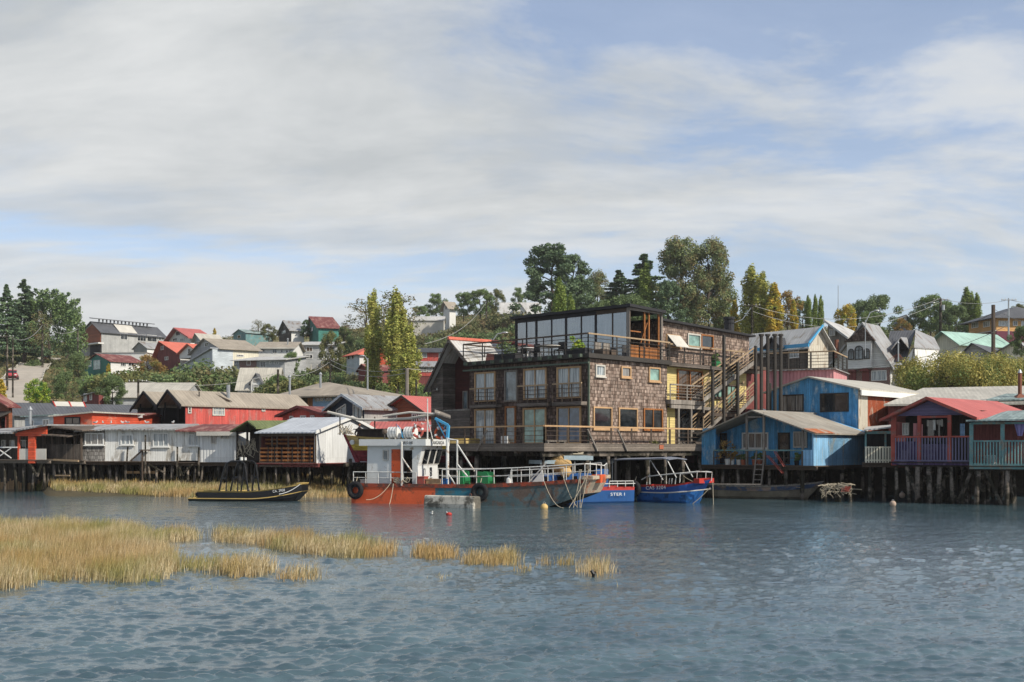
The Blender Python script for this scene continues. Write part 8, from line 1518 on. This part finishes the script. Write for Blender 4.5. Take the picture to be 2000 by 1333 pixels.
T('pine1', 1078, 200, 495, 650, 'massive dark pine, highest tree behind the glass pavilion', wide=1.35); T('pine2', 1118, 205, 512, 650, 'dark pine at the right shoulder of the massive one', wide=1.1); T('popg', 1092, 150, 548, 700, 'pale yellow green poplar in front of the massive dark pine', wide=1.25); T('popg', 1114, 152, 578, 690, 'short pale poplar beside the taller pale one', wide=1.1)
T('euc2', 1166, 235, 542, 660, 'rounded grey green tree between the dark pine and the small fir'); T('fir2', 1208, 205, 532, 660, 'dark fir with a thin ragged tip', wide=1.6); T('fir1', 1258, 200, 502, 660, 'tall dark green fir left of the eucalyptus trees', wide=1.7); T('popg', 1262, 190, 520, 640, 'dark leafy poplar beside the tall fir', wide=1.4); T('rnd2', 1225, 180, 580, 670, 'dark tree mass low behind the pavilion roof', wide=1.4); T('rnd2', 1180, 180, 590, 670, 'dark low tree behind the middle of the pavilion roof', wide=1.2)
T('euc1', 1330, 190, 478, 670, 'tall brown green eucalyptus, left of the two great ones', wide=1.0); T('euc2', 1384, 186, 486, 675, 'broad eucalyptus with drooping crown above the black chimney', wide=1.0); T('pine2', 1305, 165, 560, 680, 'dark leaning pine in front of the left eucalyptus', wide=1.0); T('euc3', 1412, 188, 560, 670, 'greener eucalyptus at the right edge of the great ones', wide=.8)
T('gold', 1435, 175, 592, 665, 'small golden poplar right of the black chimney', wide=1.3); T('pop2', 1466, 172, 526, 670, 'tall golden green poplar, first of the right hand row', wide=1.6); T('pop1', 1488, 170, 538, 668, 'golden green poplar, second of the right hand row', wide=1.7); T('gold', 1512, 168, 560, 668, 'more golden poplar, third of the right hand row', wide=1.6)
T('aut', 1538, 180, 574, 650, 'brown autumn tree between the golden and the green poplars', wide=.9); T('gold', 1550, 175, 590, 655, 'small golden poplar right of the brown tree', wide=1.2); T('popg', 1578, 185, 580, 655, 'green poplar behind the cream metal roof, left one', wide=1.1); T('popg', 1592, 187, 578, 655, 'slim green poplar behind the cream metal roof, middle one', wide=.9); T('popg', 1603, 183, 580, 655, 'slim green poplar behind the cream metal roof, right one', wide=.9); T('rnd2', 1568, 195, 590, 645, 'dark tree behind the green poplars')
T('goldr', 1655, 170, 600, 665, 'bright yellow weeping tree behind the steep chalet roofs', wide=.9); T('rnd2', 1683, 215, 590, 662, 'dark tree left of the big round one on the right skyline'); T('rnd2', 1718, 210, 580, 668, 'big round dark green tree on the right skyline', wide=1.1); T('rnd1', 1700, 190, 612, 668, 'green bush behind the tallest chalet gable')
T('rnd1', 1818, 215, 580, 660, 'round green tree right of the small dark A-frame house', wide=1.0); T('rnd1', 1842, 205, 592, 668, 'green tree right of the tall wooden pole'); T('rnd2', 1795, 220, 605, 665, 'low dark tree between the A-frame house and the round tree'); T('popg', 1888, 210, 565, 662, 'pointed green poplar group left of the tan house', wide=1.7); T('popg', 1908, 208, 575, 650, 'green poplar just behind the tan house roof', wide=1.3); T('rnd2', 1866, 200, 600, 680, 'dark green tree behind the mint roof')
T('rnd3', 1988, 230, 597, 630, 'rounded tree behind the tan house roof at the right edge', wide=1.2); T('rnd2', 1995, 122, 640, 700, 'dark green tree at the right edge below the tan house'); T('aut', 1760, 200, 625, 668, 'brownish bush under the small dark A-frame house')
T('shb', 1850, 97, 652, 775, 'large yellowish green bush right of the white chalet', wide=1.0, cat='bush'); T('shb', 1932, 98, 660, 775, 'large autumn coloured bush behind the pale cream roof', wide=1.0, cat='bush'); T('shb', 1992, 100, 672, 775, 'loose olive bush at the right edge behind the cream roof', cat='bush')
# individual shrubs on the slopes
rs = random.Random(11); KS = ['sh1', 'sh2', 'sh3', 'sh4']; WH = {}
def belt(n_, x0, x1, d0, d1, h0, h1, where, ks=KS):
    for i in range(n_):
        px = x0 + (x1 - x0) * (i + rs.random()) / n_; d = rs.uniform(d0, d1); k = rs.choice(ks); h = rs.uniform(h0, h1); b = HY + (HZ - gz(px, d)) * FPX / d; top = b - h * FPX / d
        WH[where] = 1; tree(k, px, d, top, b + 3, where, None, rs.uniform(.9, 1.4))['group'] = where
belt(30, 225, 465, 156, 174, 4.2, 6.6, 'green and brownish shrub in the hedge above the long warehouse roof'); belt(9, 541, 590, 136, 150, 2.5, 5, 'shrub right of the steep roofed white house'); belt(16, 575, 700, 150, 200, 2.5, 4.5, 'shrub on the slope below the grey block house'); belt(8, 90, 165, 150, 225, 1, 2, 'shrub beside the climbing road')
belt(60, 640, 1010, 205, 262, 3, 6.5, 'shrub on the steep dark slope under the crest', ['sh2', 'sh3', 'sh2']); belt(14, 400, 720, 240, 262, 1.4, 2.8, 'shrub along the hill crest'); belt(12, 690, 840, 150, 172, 2, 4, 'shrub around the foot of the poplars', ['sh3', 'sh4']); belt(10, 1700, 1990, 125, 160, 2, 3.6, 'shrub on the bank right of the chalet')
belt(10, 0, 165, 205, 232, 1.5, 3, 'shrub under the fir clump on the left'); belt(8, 840, 1010, 110, 140, 2, 3.5, 'shrub behind the old timber house'); belt(10, 1480, 1760, 150, 190, 2, 4, 'shrub behind the cream metal house')
# ground cover: far too much to count
n_ = 330000; px = RNG.uniform(-250, 2250, n_); d = np.sqrt(RNG.uniform(108 ** 2, 345 ** 2, n_)); x = (px - 1000) / FPX * d
patch = np.sin(x * .11 + 1.5 * np.sin(d * .05)) * np.sin(d * .09 + x * .05) + .6 * np.sin(x * .43 + d * .21) * np.sin(d * .37 - x * .19) + .35 * RNG.normal(0, 1, n_)
rd = np.array([[p[0].x, p[0].y, p[1]] for p in fine_[::3]]); far = np.ones(n_, bool)
for a, b_, wd in rd: far &= (x - a) ** 2 + (d - b_) ** 2 > (wd * .5 + 1.1) ** 2
k = (patch > -.35) & far; x, d, patch = x[k], d[k], patch[k]; nn = len(x); h = np.clip(.25 + .75 * (patch + .3), .15, 1.5) * RNG.uniform(.2, 1.0, nn)
cen = np.stack([x, d, ground(x, d) + h * .8], 1); V = cards(cen, np.tile([0, -.4, .7], (nn, 1)), .33, 77)
tag(fastmesh('undergrowth', V, 4, leafmat('leaf_undergrowth', '#4a5630', '#6f6a42', '#86744c')), 'tangled green and brown undergrowth covering the hillside', 'undergrowth', kind='stuff')

# ================================================================ poles, wires, lamps
def pole(px, d, ytop, ybase, label, r=.13, arm=0, mat='pilewood', lamp=None, name='utility_pole', taper=.75, box=False):
    x = (px - 1000) / FPX * d; zt = zat(ytop, d); zb = (zat(ybase, d) if ybase else gz(px, d)) - .3; t = thing(name, label, 'pole', (x, d, zb)); m = MB(); m.tube([(x, d, zb), (x, d, zt)], r, 8, r2=r * taper); m.build('shaft', MT[mat], t)
    for k in range(arm):
        m = MB(); z = zt - .3 - .7 * k; m.box(x - 1.0, x + 1.0, d - .16, d - .06 + .0, z, z + .12); o = m.build('crossarm', MT[mat], t); m = MB(); [m.tube([(x + s_, d - .1, z + .12), (x + s_, d - .1, z + .28)], .04, 6) for s_ in (-.9, -.45, .45, .9)]; m.build('insulators', MT['white'], o)
    if lamp: 
        dx, dz = lamp; m = MB(); m.tube([(x, d, zt - .3), (x + dx * .5, d, zt + dz * .8), (x + dx, d, zt + dz)], .05, 6); o = m.build('lamp_arm', MT['zinc'], t); m = MB(); m.ball((x + dx * 1.12, d, zt + dz), .3, .14, .09, 10, 6); m.build('lamp_head', MT['zinc'], o)
    if box: m = MB(); m.tube([(x + .3, d - .1, zt - 1.6), (x + .3, d - .1, zt - .9)], .22, 10); m.build('transformer', MT['zinc'], t)
    return (x, d, zt)
PT = {}
PT['a'] = pole(14, 165, 655, None, 'wooden pole at the left edge beside the road', .16, 1); PT['b'] = pole(83, 215, 633, None, 'tall pole at the top of the road by the upper red car', .2, 1); PT['c'] = pole(25, 150, 660, None, 'pole on the road verge left of the lower red car', .12); PT['d'] = pole(152, 225, 640, None, 'pole left of the long grey building', .16)
PT['e'] = pole(543, 130, 722, 775, 'dark leaning pole right of the steep dormer roof', .16, 0); PT['f'] = pole(645, 135, 700, 775, 'pole in the bushes above the beige pyramid roof', .14, 1); PT['g'] = pole(718, 118, 700, 772, 'slim white lamp pole before the left poplar', .1, 0, 'zinc', (-.5, .25), 'lamp_post'); PT['h'] = pole(795, 95, 720, 840, 'thick pale wooden pole rising behind the wheelhouse', .2, 0, 'greywood', taper=.7); PT['i'] = pole(813, 105, 742, 800, 'short pole right of the thick pale one', .12)
PT['j'] = pole(960, 95, 662, 710, 'street lamp peeping over the roof terrace rail', .07, 0, 'zinc', (1.0, .5), 'lamp_post'); PT['k'] = pole(1469, 140, 594, 670, 'pole with several wires before the golden poplars', .15, 1, lamp=(-2.4, -2.4)); PT['l'] = pole(1837, 150, 583, 680, 'tall wooden pole with lamp arm left of the green poplars', .2, 1, lamp=(-.9, -.6), box=True); PT['m'] = pole(1940, 118, 596, 690, 'stout dark wooden pole in front of the tan house', .2, 0, 'rail_brown', taper=.95)
PT['n'] = pole(1970, 150, 583, 660, 'thin pole with wide crossarm over the tan house', .12, 1, 'zinc'); PT['o'] = pole(1637, 200, 558, 640, 'thin radio mast behind the tilted pale roof', .07, 0, 'zinc', name='radio_mast'); PT['p'] = pole(1690, 112, 625, 690, 'street lamp leaning over the tall chalet gable', .045, 0, 'zinc', (1.0, .9), 'lamp_post'); PT['q'] = pole(950, 240, 588, 620, 'leaning pole on the hilltop above the steep slope', .18, 1); PT['r'] = pole(270, 118, 742, 790, 'pole with crossarm before the long warehouse roof', .13, 1)
PT['s'] = pole(565, 120, 735, 775, 'short white chimney like post on the pyramid roof left side', .12, 0, 'zinc') if False else None
def wire(a, b, sag, label, mat='wire', r=.03):
    a, b = Vector(a), Vector(b); m = MB(); m.tube([a.lerp(b, i / 12) - Vector((0, 0, sag * 4 * (i / 12) * (1 - i / 12))) for i in range(13)], r, 4, True); tag(m.build('overhead_wire', MT[mat]), label, 'wire', 'overhead wires')
def off(p, dz, dx=0): return (p[0] + dx, p[1], p[2] + dz)
wire(off(PT['a'], -.1), off(PT['b'], -.2), 1.5, 'wire between the left edge pole and the pole at the road top', r=.04); wire(off(PT['b'], -.2), off(PT['d'], -.3), 1.2, 'wire from the road top pole towards the long grey building', r=.04); wire(off(PT['f'], -.2), off(PT['h'], 0), .7, 'upper wire from the bush pole to the thick pale pole'); wire(off(PT['f'], -.7), off(PT['h'], -.35), .8, 'lower wire from the bush pole to the thick pale pole'); wire(off(PT['h'], 0), P(960, 700, 100), .5, 'wire from the thick pale pole towards the roof terrace')
wire(off(PT['h'], -2.6), P(640, 805, 95), .7, 'thick white cable from the thick pale pole down to the left'); wire(P(830, 672, 120), off(PT['q'], -.2), 1.5, 'long dark wire climbing the steep slope to the hilltop pole', 'wire', .04); wire(off(PT['e'], -.5), off(PT['f'], -.4), .8, 'wire between the leaning pole and the bush pole'); wire(off(PT['r'], 0), off(PT['e'], -.3), 1.0, 'wire across the hedge above the warehouse roof')
wire(off(PT['k'], -.2), off(PT['l'], 0), 2.2, 'upper long wire from the golden poplars to the tall lamp pole', r=.035); wire(off(PT['k'], -.9), off(PT['l'], -.5), 2.6, 'lower long wire from the golden poplars to the tall lamp pole', r=.035); wire(off(PT['l'], 0), off(PT['n'], -.2), .6, 'wire from the tall lamp pole to the crossarm over the tan house'); wire(off(PT['n'], -.2), P(2060, 590, 150), .3, 'wire leaving the crossarm over the tan house to the right')
wire(P(1400, 690, 110), off(PT['l'], -5.5), 2.0, 'dark wire passing before the chalet gables, upper', 'darkwire'); wire(P(1500, 720, 100), P(1960, 640, 110), 1.6, 'dark wire passing before the chalet gables, lower', 'darkwire'); wire(off(PT['m'], -.4), P(2060, 640, 115), .4, 'wire from the stout pole to the right edge'); wire(off(PT['m'], -.8), off(PT['l'], -3), .8, 'wire from the stout pole back to the tall lamp pole', 'darkwire')
# ================================================================ two cars on the road
def car(t_, side, label, col, heading=0):
    p, z, a = road_at(t_); e = Vector((math.cos(a), math.sin(a))); nrm = Vector((-e.y, e.x)); c = p - nrm * side
    class CF:
        w = 4
        def pt(s, u, v, z_): return Vector((c.x + e.x * u - nrm.x * v, c.y + e.y * u - nrm.y * v, z + z_))
    f = CF(); t = thing('parked_car', label, 'car', f.pt(0, 0, 0), 'cars on the climbing road'); paint = flat('car_' + col, col, .35, .5)
    m = MB(f); pr = [(-2.0, .3), (2.0, .3), (2.05, .6), (1.9, .85), (.95, .95), (-1.9, .98), (-2.05, .7)]; m.prismv(pr, -.82, .82); o = m.build('body', paint, t); o.modifiers.new('b', 'BEVEL').width = .08
    m = MB(f); m.prismv([(-1.75, .98), (.9, .95), (.35, 1.42), (-1.35, 1.45)], -.72, .72); o = m.build('cabin', MT['dark'], t); m = MB(f); m.prismv([(-1.4, 1.40), (.40, 1.37), (.3, 1.47), (-1.3, 1.5)], -.7, .7); m.build('roof', paint, t)
    for x in (-1.3, 1.3):
        for v in (-.8, .8): m = MB(f); m.tube([f_ for f_ in ((x, v - .1, .32), (x, v + .1, .32))], .32, 12); w_ = m.build('wheel', MT['rubber'], t); m = MB(f); m.tube([(x, v - .11, .32), (x, v + .11, .32)], .17, 10); m.build('rim', MT['zinc'], w_)
    for v in (-.6, .6): m = MB(f); m.box(-2.09, -2.04, v - .15, v + .15, .6, .75); m.build('headlight', MT['plasticwhite'], t)
    m = MB(f); m.box(-2.12, -2.06, -.7, .7, .35, .5); m.build('bumper', MT['rubber'], t)
car(.50, -1.2, 'red car going up the road, the lower and nearer one', '#a8323a'); car(.86, 1.2, 'red car at the top of the climbing road, the farther one', '#b03a42')
# ================================================================ gulls on the roofs
def gull(x, y, z, label, mdl=[]):
    if mdl: return dup(mdl[0], (x, y, z), label, None, random.uniform(0, 6.28))
    t = thing('seagull', label, 'seagull', (0, 0, 0), 'seagulls resting on roofs and water'); me = MB(); me.ball((0, 0, .16), .20, .085, .08, 12, 8); me.ball((.19, 0, .27), .055, .05, .05, 8, 6); me.tube([(.12, 0, .2), (.18, 0, .27)], .05, 6); b = me.build('body', MT['plasticwhite'], t, True)
    m = MB(); m.tube([(.24, 0, .27), (.30, 0, .255)], .014, 5, r2=.006); m.build('beak', MT['yellowpaint'], t); m = MB(); m.ball((-.05, .05, .185), .20, .045, .055, 10, 6); m.ball((-.05, -.05, .185), .20, .045, .055, 10, 6); m.build('wings', MT['zinc'], t, True)
    for s_ in (-.03, .03): m = MB(); m.tube([(.02, s_, 0), (.0, s_, .1)], .008, 4); m.build('leg', MT['orangepaint'], t)
    t.scale = (.75,) * 3; t.location = (x, y, z); mdl.append(t); return t
wf = Fr(160, 78.8, 345, 78)
for px_, l in ((186, 'gull on the left part of the grey roof of the white stilt house'), (201, 'gull on the grey roof, second from the left'), (217, 'gull on the grey roof, first of a close trio'), (240, 'gull on the grey roof, second of a close trio'), (249, 'gull on the grey roof, third of a close trio'), (287, 'gull alone on the grey roof below the twin dark gables'), (338, 'gull at the seam of the grey and the red roof')):
    uu = wf.u(px_, 3.5); p = wf.pt(uu, 3.5, 0); gull(p.x, p.y, zat(829, 82) + .02, l)
for px_, d_, y, l in ((839, 83.6, 833, 'gull on the faded red roof, leftmost'), (811, 84.5, 831, 'gull on the faded red roof left of the mast'), (826, 85.2, 829, 'gull on the faded red roof close to the mast'), (857, 84.8, 831, 'gull on the faded red roof by the blue crane')):
    x_ = (px_ - 1000) / FPX * d_; gull(x_, d_, zat(y, d_) - .1, l)
q = P(843, 1006, 52); gull(q.x, 51.8, -.06, 'gull swimming alone in front of the white float')
t = thing('marker_float', 'small red float drifting right of the swimming gull', 'float', (P(877, 1006, 51.5).x, 51.5, 0)); m = MB(); c = (P(877, 1006, 51.5).x, 51.5, .04); m.ball(c, .14, .14, .09, 12, 7); m.build('body', MT['redpaint'], t, True); m = MB(); m.tube([c, (c[0] - .12, c[1], .16)], .015, 5); m.build('stick', MT['white'], t)
t = thing('old_stump', 'dark stub of driftwood at the right end of the grass tufts', 'driftwood', (P(1159, 1128, 26.6).x, 26.6, 0)); c = P(1159, 1128, 26.6); m = MB(); m.tube([(c.x - .03, c.y, -.2), (c.x, c.y, .08), (c.x - .05, c.y, .16)], .06, 7, r2=.04); m.build('stub', MT['blackpaint'], t); m = MB(); m.tube([(c.x, c.y, .08), (c.x + .06, c.y, .13)], .03, 6, r2=.015); m.build('branch', MT['blackpaint'], t)
for (px_, y, d_, l) in ((1762, 968, 65, 'round pale buoy under the purple house, farther one'), (1744, 988, 59.5, 'round pale buoy under the purple house, nearer one')):
    c = P(px_, y, d_); t = thing('net_buoy', l, 'buoy', (c.x, d_, 0)); m = MB(); m.ball((c.x, d_, .12 if d_ < 62 else .35), .17, n=12, m=8); m.build('float', surf('dirty_buoy', '#a58f7c', var=.2), t, True); m = MB(); m.torus((c.x, d_, .30 if d_ < 62 else .53), .05, .012, 'v', 8, 5); m.build('ring', MT['zinc'], t)
# ================================================================ unseen slab added behind the stilt houses to darken the space beneath
m = MB(); L1 = [(P(870, 0, 73).x, 73), (P(1500, 0, 75.5).x, 75.5), (P(1520, 0, 84).x, 84), (P(1690, 0, 79).x, 79), (P(1745, 0, 71).x, 71), (P(2400, 0, 68).x, 68), (P(2400, 0, 98).x, 98), (P(-700, 0, 98).x, 98), (P(-700, 0, 87).x, 87), (P(700, 0, 84).x, 84), (P(840, 0, 84).x, 84)]
m.prismz(L1, 2.55, 2.85); tag(m.build('shade_platform', MT['oldwood']), kind='structure')
m = MB(); sw = [(P(p, 0, d_).x, d_) for p, d_ in ((-700, 88), (470, 86), (760, 85), (1000, 84.5), (1500, 84), (1760, 79), (2400, 76))]  # dark backing added where only shade shows under the decks
for a, b_ in zip(sw[:-1], sw[1:]): m.add([(a[0], a[1], -2), (b_[0], b_[1], -2), (b_[0], b_[1], 2.55), (a[0], a[1], 2.55), (a[0], a[1] + .4, -2), (b_[0], b_[1] + .4, -2), (b_[0], b_[1] + .4, 2.55), (a[0], a[1] + .4, 2.55)], [(0, 1, 2, 3), (7, 6, 5, 4), (3, 2, 6, 7)])
tag(m.build('dark_backing', surf('dark_backing', '#4a443c', var=.3, rough=.95, grime=.5)), kind='structure')

# ================================================================ thin haze volume added to lift the far darks and mute colour
hz = MB(); hz.box(-420, 420, -6, 760, -3.2, 75); ho = hz.build('haze', None or bpy.data.materials.new('haze_air')); tag(ho, kind='stuff')
hm_ = bpy.data.materials['haze_air']; hm_.use_nodes = True; n = NT(hm_.node_tree)
n('ShaderNodeOutputMaterial', {'Volume': n('ShaderNodeVolumePrincipled', {'Color': (.90, .89, .88, 1), 'Density': .0002, 'Anisotropy': .3}).outputs[0]})
SC.cycles.volume_bounces = 0
for k, o in MODEL.items():
    if k not in USED: print('UNUSED MODEL', k)
